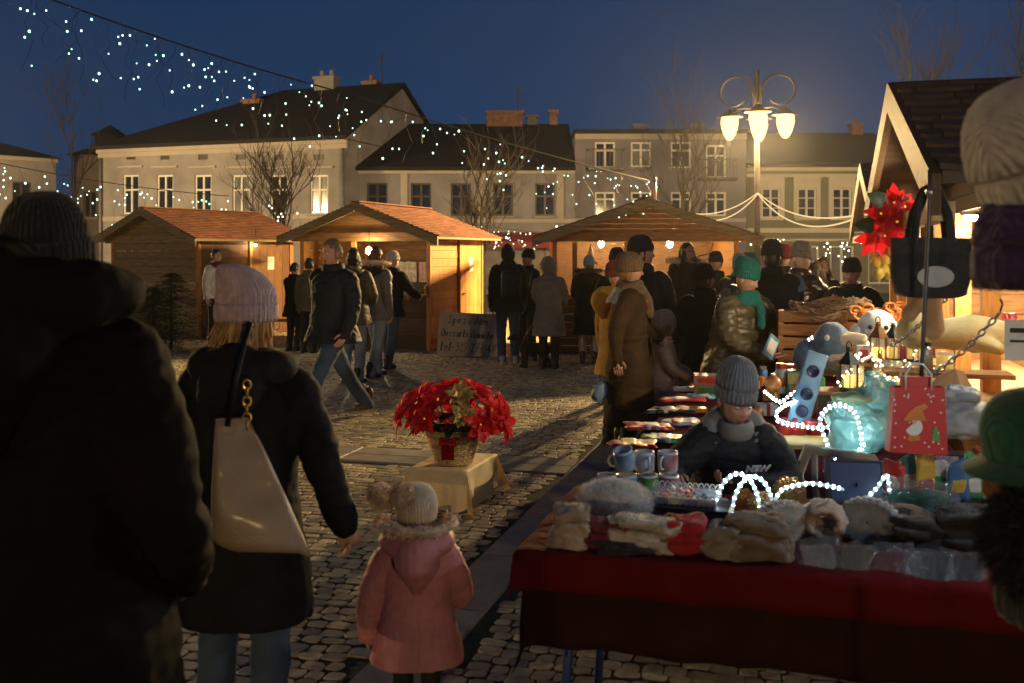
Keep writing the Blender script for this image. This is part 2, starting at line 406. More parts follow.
def window(root, x0, z0, x1, z1, frame='frame_white', pane='pane', cols=2, rows=1, transom=None, sill=True, y=.10, surround=None, fw=.07):
    f = MB()
    f.b2((x0,y-.04,z0),(x0+fw,y+.04,z1)); f.b2((x1-fw,y-.04,z0),(x1,y+.04,z1)); f.b2((x0+fw,y-.04,z0),(x1-fw,y+.04,z0+fw)); f.b2((x0+fw,y-.04,z1-fw),(x1-fw,y+.04,z1))
    for i in range(1, cols):
        xx = x0 + (x1-x0)*i/cols; f.b2((xx-fw*.6,y-.045,z0+fw),(xx+fw*.6,y+.035,z1-fw))
    if transom: zz = z0 + (z1-z0)*transom; f.b2((x0+fw,y-.05,zz-fw*.5),(x1-fw,y+.03,zz+fw*.5))
    for i in range(1, rows):
        zz = z0 + (z1-z0)*i/rows; f.b2((x0+fw,y-.03,zz-.02),(x1-fw,y+.02,zz+.02))
    w = f.build('window', M[frame], root)
    p = MB(); p.b2((x0+fw*.5,y+.01,z0+fw*.5),(x1-fw*.5,y+.03,z1-fw*.5)); p.build('pane', M[pane], w)
    if sill:
        s = MB(); s.b2((x0-.1,-.12,z0-.09),(x1+.1,.05,z0-.005)); s.build('sill', M[surround or 'zinc'], w)
    if surround:
        s = MB(); b = .16
        s.b2((x0-b,-.05,z0-.005),(x0-.003,.02,z1+.003)); s.b2((x1+.003,-.05,z0-.005),(x1+b,.02,z1+.003)); s.b2((x0-b,-.06,z1+.003),(x1+b,.02,z1+.45)); s.b2((x0-b-.1,-.12,z1+.45),(x1+b+.1,.02,z1+.55))
        s.build('surround', M[surround], w)
    return w
def chimney(root, x, y, z0, w, d, h, m='brick', pots=True):
    c = MB(); c.b2((x,y,z0),(x+w,y+d,z0+h)); c.b2((x-.06,y-.06,z0+h),(x+w+.06,y+d+.06,z0+h+.12))
    if pots:
        n = max(1, int(w/.5))
        for i in range(n): c.lathe([(.12,0),(.10,.3)], 8, (x+(i+.5)*w/n, y+d/2, z0+h+.12), cap=True)
    return c.build('chimney', M[m], root)
def antenna(root, x, y, z, h):
    a = MB(); a.tube([(x,y,z),(x,y,z+h)], .03, 6)
    for i in range(4): a.box((x, y, z+h-.15-.18*i), (.5-.08*i, .03, .03))
    a.build('antenna', M['metal_dark'], root)
def facade_frame(pxl, pyl, dl, pxr, dr):
    a = gx(pxl, dl); b = gx(pxr, dr); rz = math.atan2(b.y-a.y, b.x-a.x); return a, (b-a).length, rz
class Fc:                                   # turns a pixel on a facade plane into facade coordinates
    def __init__(s, a, rz): s.a = a; s.d = Vector((math.cos(rz), math.sin(rz), 0))
    def xz(s, px, py):
        k = (px-CX)/F; x = (k*s.a.y - s.a.x)/(s.d.x - k*s.d.y); Y = s.a.y + x*s.d.y
        return x, EYE + (HOR-py)/F*Y

# --- left cream house with the big dark roof
a, W, rz = facade_frame(100, 147, 44.1, 347, 40.0); fc = Fc(a, rz)
H1 = thing('town_house', 'long cream house with huge dark roof and white double windows, left of centre', 'house', a, rz, 'old houses round the square')
ez = 6.4; holes = []; vents = []
for px in (131, 165, 203, 241, 279, 319):
    x, z1 = fc.xz(px, 175); _, z0 = fc.xz(px, 214); holes.append((x-.42, z0, x+.42, z1))
    xv, zv = fc.xz(px, 157); vents.append((xv-.24, zv-.11, xv+.24, zv+.11))
gh = [(x0+.0, .9, x1+.0, 2.7) for x0, _, x1, _ in holes]
w = MB(); wall_holes(w, W, ez, holes + vents + gh); D = 10.1
w.add([(0,0,0),(0,D,0),(0,D,ez),(0,0,ez)], [(0,1,2,3)])
rzH = 9.26
w.add([(W,0,0),(W,0,ez),(W,D/2,rzH-.12),(W,D,ez),(W,D,0)], [(0,1,2,3,4)]); w.add([(0,D,0),(W,D,0),(W,D,ez),(0,D,ez)], [(0,1,2,3)])
w.build('wall', M['cream'], H1)
t = MB(); t.b2((-.1,-.14,ez-.30),(W+.05,-.003,ez-.02)); t.b2((-.05,-.07,ez-.50),(W+.02,-.002,ez-.302)); t.b2((0,-.05,3.1),(W,-.002,3.3))
for x0, z0, x1, z1 in vents: t.b2((x0-.42,-.10,z0-.36),(x1+.42,-.003,z0-.28))
t.build('cornice', M['cream2'], H1)
for q in (.12, W-.12):
    dp = MB(); dp.tube([(q,-.12,ez-.5),(q,-.12,0)], .065, 8); dp.build('downpipe', M['zinc'], H1, True)
for i, h in enumerate(holes): window(H1, *h, pane='curtain_pane' if i in (3, 5) else 'pane', transom=.62, sill=True)
for h in gh: window(H1, *h, pane='pane', transom=.62)
for h in vents:
    v = MB(); v.b2((h[0],.05,h[1]),(h[2],.12,h[3])); v.build('attic_vent', M['frame_dark'], H1)
hx = 6.2
r_ = MB(); o = .35
A0, A1, A2, A3 = V(-o,-o,ez), V(W+.15,-o,ez), V(W+.15,D+o,ez), V(-o,D+o,ez); B0, B1 = V(hx,D/2,rzH+.1), V(W+.15,D/2,rzH+.1)
up = V(0,0,.14)
r_.add([A0,A1,B1,B0,A2,A3], [(0,1,2,3),(0,3,5),(3,2,4,5)]); r_.add([A0-up,A1-up,A2-up,A3-up,B1-up*1.2], [(0,1,4),(0,3,2,1)])
r_.add([A0-up,A1-up,A1,A0], [(0,1,2,3)]); r_.add([A1-up,V(W+.15,D/2,rzH-.08),B1,A1], [(0,1,2,3)]); r_.add([V(W+.15,D/2,rzH-.08),A2-up,A2,B1],[(0,1,2,3)]); r_.add([A0-up,A0,A3,A3-up],[(0,1,2,3)])
rf = r_.build('roof', M['roof_dark'], H1)
chimney(H1, 4.9, 3.6, 7.4, .9, .6, 1.25); chimney(H1, 8.0, D/2-.3, rzH-.3, 1.0, .6, .75, 'cream'); chimney(H1, W-2.1, D/2+.2, rzH-.3, .7, .5, .5)
antenna(H1, W-1.0, D/2, rzH, 1.6)

# --- centre cream house
a, W, rz = facade_frame(348, 167, 41, 575, 41); fc = Fc(a, rz); ez = EYE + 86/F*41
H2 = thing('town_house', 'low pale house with five dark windows and steep black roof, centre', 'house', a, rz, 'old houses round the square')
holes = []
for px in (377, 421, 461, 503, 545):
    x, z1 = fc.xz(px, 183); _, z0 = fc.xz(px, 216); holes.append((x-.42, z0, x+.42, z1))
gh = [(h[0]-.15, .9, h[2]+.15, 2.7) for h in holes[:3]] + [(holes[3][0]-.5, .2, holes[3][2]+.6, 2.35), (holes[4][0]-.4, .2, holes[4][2]+.4, 2.35)]
w = MB(); wall_holes(w, W, ez, holes + gh); D = 9.0; rh = 7.6
w.add([(0,0,0),(0,D,0),(0,D,ez),(0,0,ez)], [(0,1,2,3)]); w.add([(W,0,0),(W,0,ez),(W,D,ez),(W,D,0)], [(0,1,2,3)])
w.build('wall', M['white_wall'], H2)
t = MB(); t.b2((0,-.14,ez-.28),(W,-.003,ez-.02)); t.b2((0,-.05,2.95),(W,-.002,3.1))
for px in (404, 482, 560):
    x, _ = fc.xz(px, 190); t.b2((x-.14,-.05,3.1),(x+.14,-.002,ez-.28))
t.build('cornice', M['cream2'], H2)
for h in holes: window(H2, *h, frame='frame_dark', transom=.6)
for h in gh: window(H2, *h, frame='frame_dark', pane='curtain_pane' if h[1] < .5 else 'pane')
r_ = MB()
r_.add([(-.05,-.35,ez-.02),(W,-.35,ez-.02),(W,D/2,rh),(-.05,D/2,rh),(W,D+.3,ez),(-.05,D+.3,ez)], [(0,1,2,3),(3,2,4,5)]); r_.add([(-.05,-.35,ez-.16),(W,-.35,ez-.16),(W,-.35,ez-.02),(-.05,-.35,ez-.02)], [(0,1,2,3)]); r_.add([(-.05,-.35,ez-.16),(-.05,0,ez-.16),(W,0,ez-.16),(W,-.35,ez-.16)],[(0,1,2,3)])
r_.add([(W,-.35,ez-.16),(W,D+.3,ez-.16),(W,D/2,rh)],[(0,1,2)]); r_.add([(-.05,-.35,ez-.16),(-.05,D/2,rh),(-.05,D+.3,ez-.16)],[(0,1,2)])
r_.build('roof', M['roof_dark'], H2)
xc = lambda px, d: (px-CX)/F*d - a.x
chimney(H2, xc(487,46), 4.2, rh-.5, 1.65, .7, .95, 'brick', False); chimney(H2, xc(527,46), 4.4, rh-.5, .45, .5, .8, 'metal_dark', False); chimney(H2, xc(549,46), 4.4, rh-.5, .36, .4, 1.0, 'brick', False)
antenna(H2, xc(518,46), 4.6, rh+.4, 1.4)
aw = MB(); x, _ = fc.xz(518, 240)
aw.add([(x-1.2,-.05,2.55),(x+1.6,-.05,2.55),(x+1.6,-1.0,2.15),(x-1.2,-1.0,2.15),(x-1.2,-1.0,1.9),(x+1.6,-1.0,1.9),(x-1.2,-.05,2.45),(x+1.6,-.05,2.45)], [(0,3,2,1),(3,4,5,2),(0,6,4,3),(1,2,5,7),(6,7,5,4)])
aw.build('awning', M['maroon'], H2)

# --- lilac three storey house
a, W, rz = facade_frame(575, 128, 41.6, 746, 41.6); fc = Fc(a, rz); ez = EYE + 122/F*41.6
H3 = thing('town_house', 'greyish lilac flat-roofed house, tallest facade, with small balconies', 'house', a, rz, 'old houses round the square')
holes = []; bal = []
for i, px in enumerate((605, 641, 681, 716)):
    zt, zb = ((142, 168), (142, 167), (142, 168), (145, 178))[i]
    x, z1 = fc.xz(px, zt); _, z0 = fc.xz(px, zb); holes.append((x-.42, z0, x+.42, z1))
    if i in (0, 3): bal.append((x, z0))
    x, z1 = fc.xz(px, 192); _, z0 = fc.xz(px, 216); holes.append((x-.42, z0, x+.42, z1))
gh = [(fc.xz(px,200)[0]-.5, .7, fc.xz(px,200)[0]+.5, 2.4) for px in (605, 641, 681, 716)]
w = MB(); wall_holes(w, W, ez, holes + gh); D = 9
w.add([(0,0,0),(0,D,0),(0,D,ez),(0,0,ez)], [(0,1,2,3)]); w.add([(W,0,0),(W,0,ez),(W,D,ez),(W,D,0)], [(0,1,2,3)]); w.build('wall', M['lilac'], H3)
t = MB(); t.b2((-.05,-.2,ez-.12),(W+.05,D,ez+.06)); t.build('roof', M['roof_dark'], H3)
t = MB(); t.b2((0,-.08,ez-.35),(W,-.002,ez-.121)); t.b2((0,-.05,3.0),(W,-.002,3.15)); t.build('cornice', M['cream2'], H3)
for i, h in enumerate(holes): window(H3, *h, pane='curtain_pane' if i == 2 else 'pane', transom=.68 if i % 2 == 0 else .7)
for h in gh: window(H3, *h)
for x, z in bal:
    b = MB(); b.b2((x-.75,-.7,z-.14),(x+.75,-.003,z-.02))
    for i in range(11): b.box((x-.72+.144*i, -.68, z+.35), (.02,.02,.74))
    b.b2((x-.75,-.7,z+.7),(x+.75,-.66,z+.74))
    for s in (-.74, .74): b.b2((x+s-.015,-.66,z+.7),(x+s+.015,0,z+.74))
    b.build('balcony', M['metal_dark'], H3)
for px, ww in ((634, .6), (693, .5)): chimney(H3, xc2 if False else (px-CX)/F*45 - a.x, 3.4, ez, ww, .5, .62, 'lilac', False)
chimney(H3, (575-CX)/F*44 - a.x, 2.4, ez, 1.2, .5, .12, 'metal_dark', False)

# --- green house behind the lamp
a, W, rz = facade_frame(746.5, 163, 42, 912, 42); fc = Fc(a, rz); ez = EYE + 89/F*42
H4 = thing('town_house', 'olive green house with white framed windows behind the street lamp', 'house', a, rz, 'old houses round the square')
holes = []
for px in (771, 807, 842, 880):
    x, z1 = fc.xz(px, 188); _, z0 = fc.xz(px, 218); holes.append((x-.40, z0, x+.40, z1))
gh = [(h[0]-.1, .4, h[2]+.1, 2.0) for h in holes]
w = MB(); wall_holes(w, W, ez, holes + gh); D = 9; rh = EYE + 120/F*46.5
w.add([(0,0,0),(0,D,0),(0,D,ez),(0,0,ez)], [(0,1,2,3)]); w.add([(W,0,0),(W,0,ez),(W,D,ez),(W,D,0)], [(0,1,2,3)]); w.build('wall', M['green_wall'], H4)
t = MB(); t.b2((0,-.16,ez-.3),(W,-.003,ez-.02)); t.b2((0,-.08,ez-.55),(W,-.002,ez-.42)); t.b2((0,-.1,2.55),(W,-.002,2.75)); t.b2((0,-.1,2.2),(W,-.002,2.3)); t.build('cornice', M['trim_white'], H4)
for h in holes: window(H4, *h, surround='trim_white', cols=2, rows=3)
for h in gh: window(H4, *h, pane='curtain_pane', surround=None)
r_ = MB(); r_.add([(-.05,-.35,ez-.02),(W,-.35,ez-.02),(W,D/2,rh),(-.05,D/2,rh),(W,D+.3,ez),(-.05,D+.3,ez)], [(0,1,2,3),(3,2,4,5)]); r_.add([(-.05,-.35,ez-.16),(W,-.35,ez-.16),(W,-.35,ez-.02),(-.05,-.35,ez-.02)], [(0,1,2,3)]); r_.add([(-.05,-.35,ez-.16),(-.05,D/2,rh),(-.05,D+.3,ez-.16)],[(0,1,2)]); r_.add([(W,-.35,ez-.16),(W,D+.3,ez-.16),(W,D/2,rh)],[(0,1,2)])
r_.build('roof', M['roof_dark'], H4)
chimney(H4, 5.9, 4.2, rh-.3, .5, .5, .6, 'brick')

# --- far left house and dark house with a turret
a, W, rz = facade_frame(-60, 150, 46, 56, 50); fc = Fc(a, rz)
H5 = thing('town_house', 'pale house with dark hipped roof at the far left edge', 'house', a, rz, 'old houses round the square')
ez = EYE + 96/F*49; holes = []
for px in (-30, 22):
    x, z1 = fc.xz(px, 182); _, z0 = fc.xz(px, 214); holes.append((x-.45, z0, x+.45, z1))
w = MB(); wall_holes(w, W, ez, holes); D = 8; w.add([(W,0,0),(W,0,ez),(W,D,ez),(W,D,0)], [(0,1,2,3)]); w.build('wall', M['cream'], H5)
for h in holes: window(H5, *h, frame='frame_dark')
t = MB(); t.b2((0,-.1,ez-.2),(W+.05,-.003,ez-.02)); t.build('cornice', M['cream2'], H5)
r_ = MB(); r_.add([(-.3,-.3,ez),(W+.3,-.3,ez),(W+.3,D+.3,ez),(-.3,D+.3,ez),(0,D/2,ez+1.35),(W-2.8,D/2,ez+1.35)], [(0,1,5,4),(1,2,5),(2,3,4,5),(0,4,3),(3,2,1,0)]); r_.build('roof', M['roof_dark'], H5)
chimney(H5, W-4.2, 3.4, ez+.9, 1.3, .6, .6, 'brick')
a, W, rz = facade_frame(74, 160, 53, 112, 53)
H6 = thing('town_house', 'small dark house with a pointed turret roof beside the long cream house', 'house', a, rz, 'old houses round the square')
ez = EYE + 98/F*53; D = 7; w = MB(); holes = [(.5, 3.6, 1.2, 5.0)]; wall_holes(w, W, ez, holes); w.add([(0,0,0),(0,D,0),(0,D,ez),(0,0,ez)], [(0,1,2,3)]); w.add([(W,0,0),(W,0,ez),(W,D,ez),(W,D,0)], [(0,1,2,3)]); w.build('wall', M['dark_wall'], H6)
window(H6, *holes[0], frame='frame_dark')
r_ = MB(); r_.add([(-.3,-.3,ez),(W+.3,-.3,ez),(W+.3,D+.3,ez),(-.3,D+.3,ez),(.7,2.5,ez+.9),(W,2.5,ez+.9)], [(0,1,5,4),(1,2,5),(2,3,4,5),(0,4,3),(3,2,1,0)])
r_.b2((.9,.5,ez+.2),(2.1,1.7,ez+1.1)); r_.add([(.7,.3,ez+1.1),(2.3,.3,ez+1.1),(2.3,1.9,ez+1.1),(.7,1.9,ez+1.1),(1.5,1.1,ez+1.75)], [(0,1,4),(1,2,4),(2,3,4),(3,0,4),(3,2,1,0)])
r_.build('roof', M['roof_dark'], H6)

# ------------------------------------------------------------------ bare trees
def bare_tree(px, d, hgt, spread, label, seed, nb=7):
    rn = random.Random(seed); t = thing('bare_tree', label, 'tree', gx(px, d), 0, 'bare winter trees on the square')
    tr = MB(); tr.tube([(0,0,0),(.03,0,hgt*.22),(-.02,.02,hgt*.45),(0,0,hgt*.72)], [.10,.075,.06,.03], 8); tr.build('trunk', M['bark'], t, True)
    cr = MB()
    def br(p, dr, ln, r, lev):
        q = p; pts = [p]
        for i in range(3):
            dr = (dr + Vector((rn.uniform(-.25,.25), rn.uniform(-.25,.25), rn.uniform(-.05,.28)))).normalized(); q = q + dr*ln/3; pts.append(q)
        cr.tube(pts, [r, r*.8, r*.6, r*.35], 5 if lev < 2 else 3, cap=False)
        if lev < 3:
            for i in range(4 if lev < 2 else 3):
                k = rn.choice((1, 2, 3)); s = (dr + Vector((rn.uniform(-.9,.9), rn.uniform(-.9,.9), rn.uniform(0,.7)))).normalized()
                br(pts[k], s, ln*rn.uniform(.5,.75), r*.55, lev+1)
    for i in range(nb*2):
        z = hgt*rn.uniform(.3,.72); an = rn.uniform(0, 6.28); br(Vector((0,0,z)), Vector((math.cos(an)*spread, math.sin(an)*spread, 1)).normalized(), hgt*rn.uniform(.2,.34), .028, 0)
    cr.build('crown', M['bark'], t)
    return t
T1 = bare_tree(279, 28, 4.6, .7, 'bare dense bushy tree before the long cream house', 1, 9)
T2 = bare_tree(482, 27, 4.4, .7, 'bare tree before the low pale house, small lights in its twigs', 2, 7)
bare_tree(683, 33, 6.6, .5, 'tall bare tree before the lilac house', 3, 6)
bare_tree(72, 46, 9.0, .5, 'faint bare tree before the dark turret house', 4, 4)
bare_tree(926, 30, 9.0, .35, 'bare treetop rising above the nearest stall roof', 5, 3)
bare_tree(1032, 30, 9.0, .4, 'bare treetop above the stall roof at the right edge', 6, 4)

# small fir trees beside the closed hut
def fir(px, d, h, label, seed):
    rn = random.Random(seed); t = thing('fir_tree', label, 'fir tree', gx(px, d), 0, 'small fir trees by the closed hut')
    tr = MB(); tr.tube([(0,0,0),(0,0,h*.95)], [.03,.008], 6); tr.build('trunk', M['bark'], t, True)
    c = MB()
    for i in range(380):
        z = h*(.06 + .92*rn.random()**1.1); an = rn.uniform(0, 6.28); L_ = (1-z/h)**.6*h*.56*rn.uniform(.6,1.15) + .06
        dr = Vector((math.cos(an), math.sin(an), rn.uniform(-.25,.25))); sd = Vector((-math.sin(an), math.cos(an), 0)); p = Vector((0,0,z))
        for k in range(7):
            f_ = (k+1)/7; q = p + dr*L_*f_ + Vector((0,0,-.05*f_*f_)); wd = .05 + .05*(1-f_)
            for s in (-1, 1):
                c.add([q, q - dr*.03, q + sd*s*wd + dr*.05 + Vector((0,0,rn.uniform(-.02,.03)))], [(0,1,2)])
    c.build('crown', M['fir'], t)
for i, (px, d, h) in enumerate(((132, 18.0, 1.25), (153, 17.8, 1.1), (171, 17.5, 1.38))):
    fir(px, d, h, ('short dark fir tree, left one before the closed hut', 'smallest dark fir tree, between two others by the hut', 'tallest dark fir tree, right one before the closed hut')[i], i)
# ------------------------------------------------------------------ market huts
def planks(mb, x0, x1, z0, z1, y, th, ph, rn, axis='x', m=0, gap=.006):
    """a wall of boards lying along x (axis 'x' at depth y) or along y (axis 'y' at x = y)"""
    n = max(1, round((z1-z0)/ph)); h = (z1-z0)/n
    for i in range(n):
        o = rn.uniform(-.003, .003)
        lo = (x0, y+o, z0+i*h); hi = (x1, y+th+o, z0+(i+1)*h-gap)
        if axis == 'x': mb.b2(lo, hi, None, m)
        else: mb.b2((lo[1], lo[0], lo[2]), (hi[1], hi[0], hi[2]), None, m)
def slope_tiles(mb, P, U, S, Nn, Lu, Ls, rows, tw, rn, th=.018, round_=False):
    """rows of overlapping shingles: P lower-left eave corner, U along the eave, S up the slope"""
    rh = Ls/rows
    for i in range(rows):
        x = -rn.uniform(0, tw)
        while x < Lu:
            a = max(0, x); b = min(Lu, x+tw-.006)
            if b - a > .01:
                lift = Nn*(th + rn.uniform(0, .004)); low = Nn*.003; p0 = P + S*(i*rh); p1 = P + S*(min(Ls, (i+1.25)*rh))
                q = [p0+U*a+lift, p0+U*b+lift, p1+U*b+low, p1+U*a+low, p0+U*a+low*.5, p0+U*b+low*.5]
                if round_:
                    c0 = p0 + S*rh*.22; q = [c0+U*a+lift, p0+U*(a+(b-a)*.25)+lift, p0+U*(a+(b-a)*.75)+lift, c0+U*b+lift, p1+U*b+low, p1+U*a+low,
                                             c0+U*a, p0+U*(a+(b-a)*.25), p0+U*(a+(b-a)*.75), c0+U*b]
                    mb.add(q, [(0,1,2,3,4,5),(0,6,7,1),(1,7,8,2),(2,8,9,3)])
                else: mb.add(q, [(0,1,2,3),(0,4,5,1)])
            x += tw
def gable_roof(root, W, D, ez, rz_, ox, oy, tile, wood, rows, tw, rn, th=.05, soffit=None):
    """ridge along y; slopes fall to x = -ox and x = W+ox"""
    half = W/2; k = (rz_-ez)/(half+ox); rf = MB()
    for s in (-1, 1):
        e = V(half + s*(half+ox), -oy, ez); r = V(half, -oy, rz_); dy = V(0, D+2*oy, 0); dn = V(0, 0, -th)
        q = [e, r, r+dy, e+dy, e+dn, r+dn, r+dy+dn, e+dy+dn]
        rf.add(q, [(0,1,2,3),(7,6,5,4),(0,4,5,1),(3,2,6,7),(0,3,7,4)])
    o = rf.build('roof', M[wood], root)
    tl = MB()
    for s in (-1, 1):
        e = V(half + s*(half+ox+.02), -oy-.02, ez-.02*k+.004); S = V(-s, 0, k).normalized(); Nn = V(s*k, 0, 1).normalized(); Ls = math.hypot(half+ox+.02, k*(half+ox+.02))
        slope_tiles(tl, e, V(0,1,0), S, Nn, D+2*oy+.04, Ls, rows, tw, rn)
    tl.b2((half-.09,-oy-.02,rz_+.012),(half+.09,D+oy+.02,rz_+.03))
    tl.build('shingles', M[tile], o)
    for s in (-1, 1):
        bb = MB(); e = V(half + s*(half+ox+.01), -oy-.045, ez-.01); r = V(half + s*.002, -oy-.045, rz_+.005); dn = V(0,0,-.15); dy = V(0,.04,0)
        q = [e, r, r+dn, e+dn, e+dy, r+dy, r+dn+dy, e+dn+dy]
        bb.add(q, [(0,1,2,3),(7,6,5,4),(0,4,5,1),(3,2,6,7),(0,3,7,4),(1,5,6,2)])
        bb.build('barge_board', M['wood_x' if wood != 'wood_dull' else 'wood_dull'], root)
    return k
def hut(label, loc, rz, W, D, ez, rh, open_front=True, wood='wood', wx='wood_x', wv='wood_v', seed=1, door_side=1, ox=.28, oy=.3, counter=.98, top=1.78, bays=(0, .5, 1)):
    rn = random.Random(seed); t = thing('market_hut', label, 'market hut', loc, rz, 'wooden market huts'); half = W/2
    k = gable_roof(t, W, D, ez, rh, ox, oy, 'shingle', 'wood_dull', 17, .22, rn)
    wz = ez + k*ox - .055                       # wall top under the slope
    fl = MB(); fl.b2((.02,.02,.02),(W-.02,D-.02,.08)); fl.build('hut_floor', M[wx], t)
    s = MB(); planks(s, .06, D-.06, .02, wz, .0, .035, .14, rn, 'y'); s.build('side_wall', M[wv], t)
    s = MB(); planks(s, .06, D-.06, .02, wz, W-.035, .035, .14, rn, 'y'); s.build('side_wall', M[wv], t)
    b = MB(); planks(b, .0, W, .02, wz, D-.035, .035, .14, rn)
    gable = [0] * 0
    b.build('back_wall', M[wx], t)
    def gab(y):
        n = 6; zb = wz
        for i in range(n):
            z0 = zb + (rh-.06-zb)*i/n; z1 = zb + (rh-.06-zb)*(i+1)/n - .005
            w0 = (rh-.06-z0)/k; w1 = (rh-.06-z1)/k
            q = [(half-w0,y,z0),(half+w0,y,z0),(half+w1,y,z1),(half-w1,y,z1)]; q += [(a,bb+.03,c) for a, bb, c in q]
            gm.add(q, [(0,1,2,3),(7,6,5,4),(0,4,5,1),(3,2,6,7),(1,5,6,2),(0,3,7,4)])
    gm = MB(); gab(0.0); gm.build('gable_boards', M[wx], t); gm = MB(); gab(D-.03); gm.build('gable_boards', M[wx], t)
    for x in (0, W-.07):
        p = MB(); p.b2((x-.003,-.02,.0),(x+.073,.05,wz)); p.build('corner_post', M['wood_v'], t)
        p = MB(); p.b2((x-.003,D-.05,.0),(x+.073,D+.02,wz)); p.build('corner_post', M['wood_v'], t)
    bm_ = MB(); bm_.b2((-ox*.6,-.05,wz-.13),(W+ox*.6,-.022,wz+.02)); bm_.build('front_beam', M[wx], t)
    if open_front:
        f = MB(); planks(f, .07, W-.07, .02, counter-.04, .0, .03, .14, rn); f.build('counter_front', M['wood_dark'], t)
        c = MB(); c.b2((.0,-.32,counter-.04),(W,.35,counter)); c.build('counter', M[wx], t)
        for u in bays[1:-1]:
            q = MB(); q.b2((W*u-.04,-.012,counter+.002),(W*u+.04,.05,wz-.14)); q.build('front_post', M['wood_v'], t)
    else:
        f = MB(); planks(f, .07, W-.07, .02, wz-.13, .0, .035, .16, rn); f.build('front_wall', M[wx], t)
    # door in the side wall
    y0, y1 = D*.53, D*.95; x = W + .002 if door_side > 0 else -.03
    d_ = MB(); nb = 5
    for i in range(nb): d_.b2((x, y0+(y1-y0)*i/nb, .08), (x+.03, y0+(y1-y0)*(i+1)/nb-.006, wz-.1))
    dd = d_.build('door', M[wv], t)
    h = MB(); h.tube([(x+.03,y0+.07,.95),(x+.07,y0+.07,.95),(x+.07,y0+.17,.95)], .012, 6); h.build('handle', M['metal_dark'], dd)
    fr = MB(); fr.b2((x,y0-.07,.02),(x+.045,y0-.008,wz-.05)); fr.b2((x,y1+.008,.02),(x+.045,y1+.06,wz-.05)); fr.build('door_frame', M['wood_v'], dd)
    n = MB(); n.b2((x+.031,(y0+y1)/2-.1,1.35),(x+.034,(y0+y1)/2+.08,1.62)); n.build('notice', M['paper'], dd)
    return t, wz
def bulb(name, label, loc, r=.04, m='bulb_warm'):
    b = MB(); b.ball((0,0,0), (r,r,r*1.2), 12, 8); t = thing(name, label, 'light bulb', loc)
    b.build('bulb', M[m], t, True)
    s = MB(); s.tube([(0,0,r*1.1),(0,0,r*1.1+.06)], .02, 8); s.tube([(0,0,r*1.1+.06),(0,0,.36)], .006, 5); s.build('socket', M['cable'], t)
    return t
def frame_point(root, x, y, z): return pmat(root) @ Vector((x, y, z))

# closed hut on the left
c = at(154, 253, 20.2); a1 = R(-33); W1 = 2.75
h1_loc = Vector((c.x, c.y, 0)) + Matrix.Rotation(a1, 3, 'Z') @ Vector((-W1/2, 0, 0))
HUT1, wz1 = hut('closed wooden hut with shuttered front and open lit side, leftmost of the huts', h1_loc, a1, W1, 2.5, 1.98, 2.60, False, wx='wood_dull', wv='wood_shaded', seed=3)
# lit hut with the hand written sign
c = at(364, 253, 17.7); a2 = R(-21); W2 = 2.62
h2_loc = Vector((c.x, c.y, 0)) + Matrix.Rotation(a2, 3, 'Z') @ Vector((-W2/2, 0, 0))
HUT2, wz2 = hut('open lit wooden hut with glowing bulb and orange side wall, middle of the huts', h2_loc, a2, W2, 2.3, 1.99, 2.58, True, seed=5, bays=(0,.42,1))
# right hut behind the crowd
c = at(645, 253, 16.7); a3 = R(-1); W3 = 3.1
h3_loc = Vector((c.x, c.y, 0)) + Vector((-W3/2, 0, 0))
HUT3, wz3 = hut('wide open wooden hut behind the crowd, warm light inside', h3_loc, a3, W3, 2.2, 1.96, 2.60, True, seed=8, bays=(0,.12,.40,1), ox=.34)
bulb('hanging_bulb', 'bright bare bulb shining under the front beam of the middle hut', frame_point(HUT2, 1.50, -.16, 1.74), r=.055)
bulb('hanging_bulb', 'bulb glowing inside the wide hut behind the crowd', frame_point(HUT3, 2.1, 1.0, 1.86), r=.055)
bulb('hanging_bulb', 'bulb glowing in the left half of the wide hut', frame_point(HUT3, .9, 1.2, 1.86), r=.05)
bulb('hanging_bulb', 'bulb glowing at the open side of the closed hut', frame_point(HUT1, W1+.16, 1.3, 1.86), r=.02)

# goods in the lit hut: fabric panels on the back wall, boxes and trinkets on the counter
def on(root, name, label, cat, x, y, z, rz=0, group=None):
    p = frame_point(root, x, y, z); return thing(name, label, cat, p, root.rotation_euler.z + rz, group)
M['print_cloth'] = mat('print_cloth', (.35,.30,.17), .8, .5, 12, col2=(.5,.42,.32)); M['print_red'] = mat('print_red', (.45,.40,.36), .8, .3, 16, col2=(.35,.10,.06))
for i, (x0, x1, mm, lb) in enumerate(((1.20, 1.75, 'print_cloth', 'greenish patterned fabric panel hanging at the back of the middle hut'), (1.8, 2.5, 'print_red', 'red and white patterned fabric panel at the back of the middle hut'))):
    t = on(HUT2, 'fabric_panel', lb, 'fabric', x0, 1.2, 1.05); b = MB()
    n = 12
    for j in range(n):
        xa = (x1-x0)*j/n; xb = (x1-x0)*(j+1)/n; ya = .015*math.sin(j*1.3); yb = .015*math.sin((j+1)*1.3)
        b.add([(xa,ya,0),(xb,yb,0),(xb,yb,.5),(xa,ya,.5)], [(0,1,2,3)])
    b.build('cloth', M[mm], t, True); b = MB(); b.tube([(-.03,0,.5),(x1-x0+.03,0,.5)], .012, 6); b.build('rail', M['metal_dark'], t)
def add_box_thing(root, x, y, z, size, mm, label, rz=0, cat='box', name='goods_box', group='small goods on the hut counters'):
    t = on(root, name, label, cat, x, y, z, rz, group); b = MB(); b.rbox((0,0,size[2]/2), size, .006, 1); b.build('carton', M[mm], t)
    b = MB(); b.b2((-size[0]*.5-.001,-.012,size[2]+.0005),(size[0]*.5+.001,.012,size[2]+.003)); b.build('tape', M['paper'], t); return t
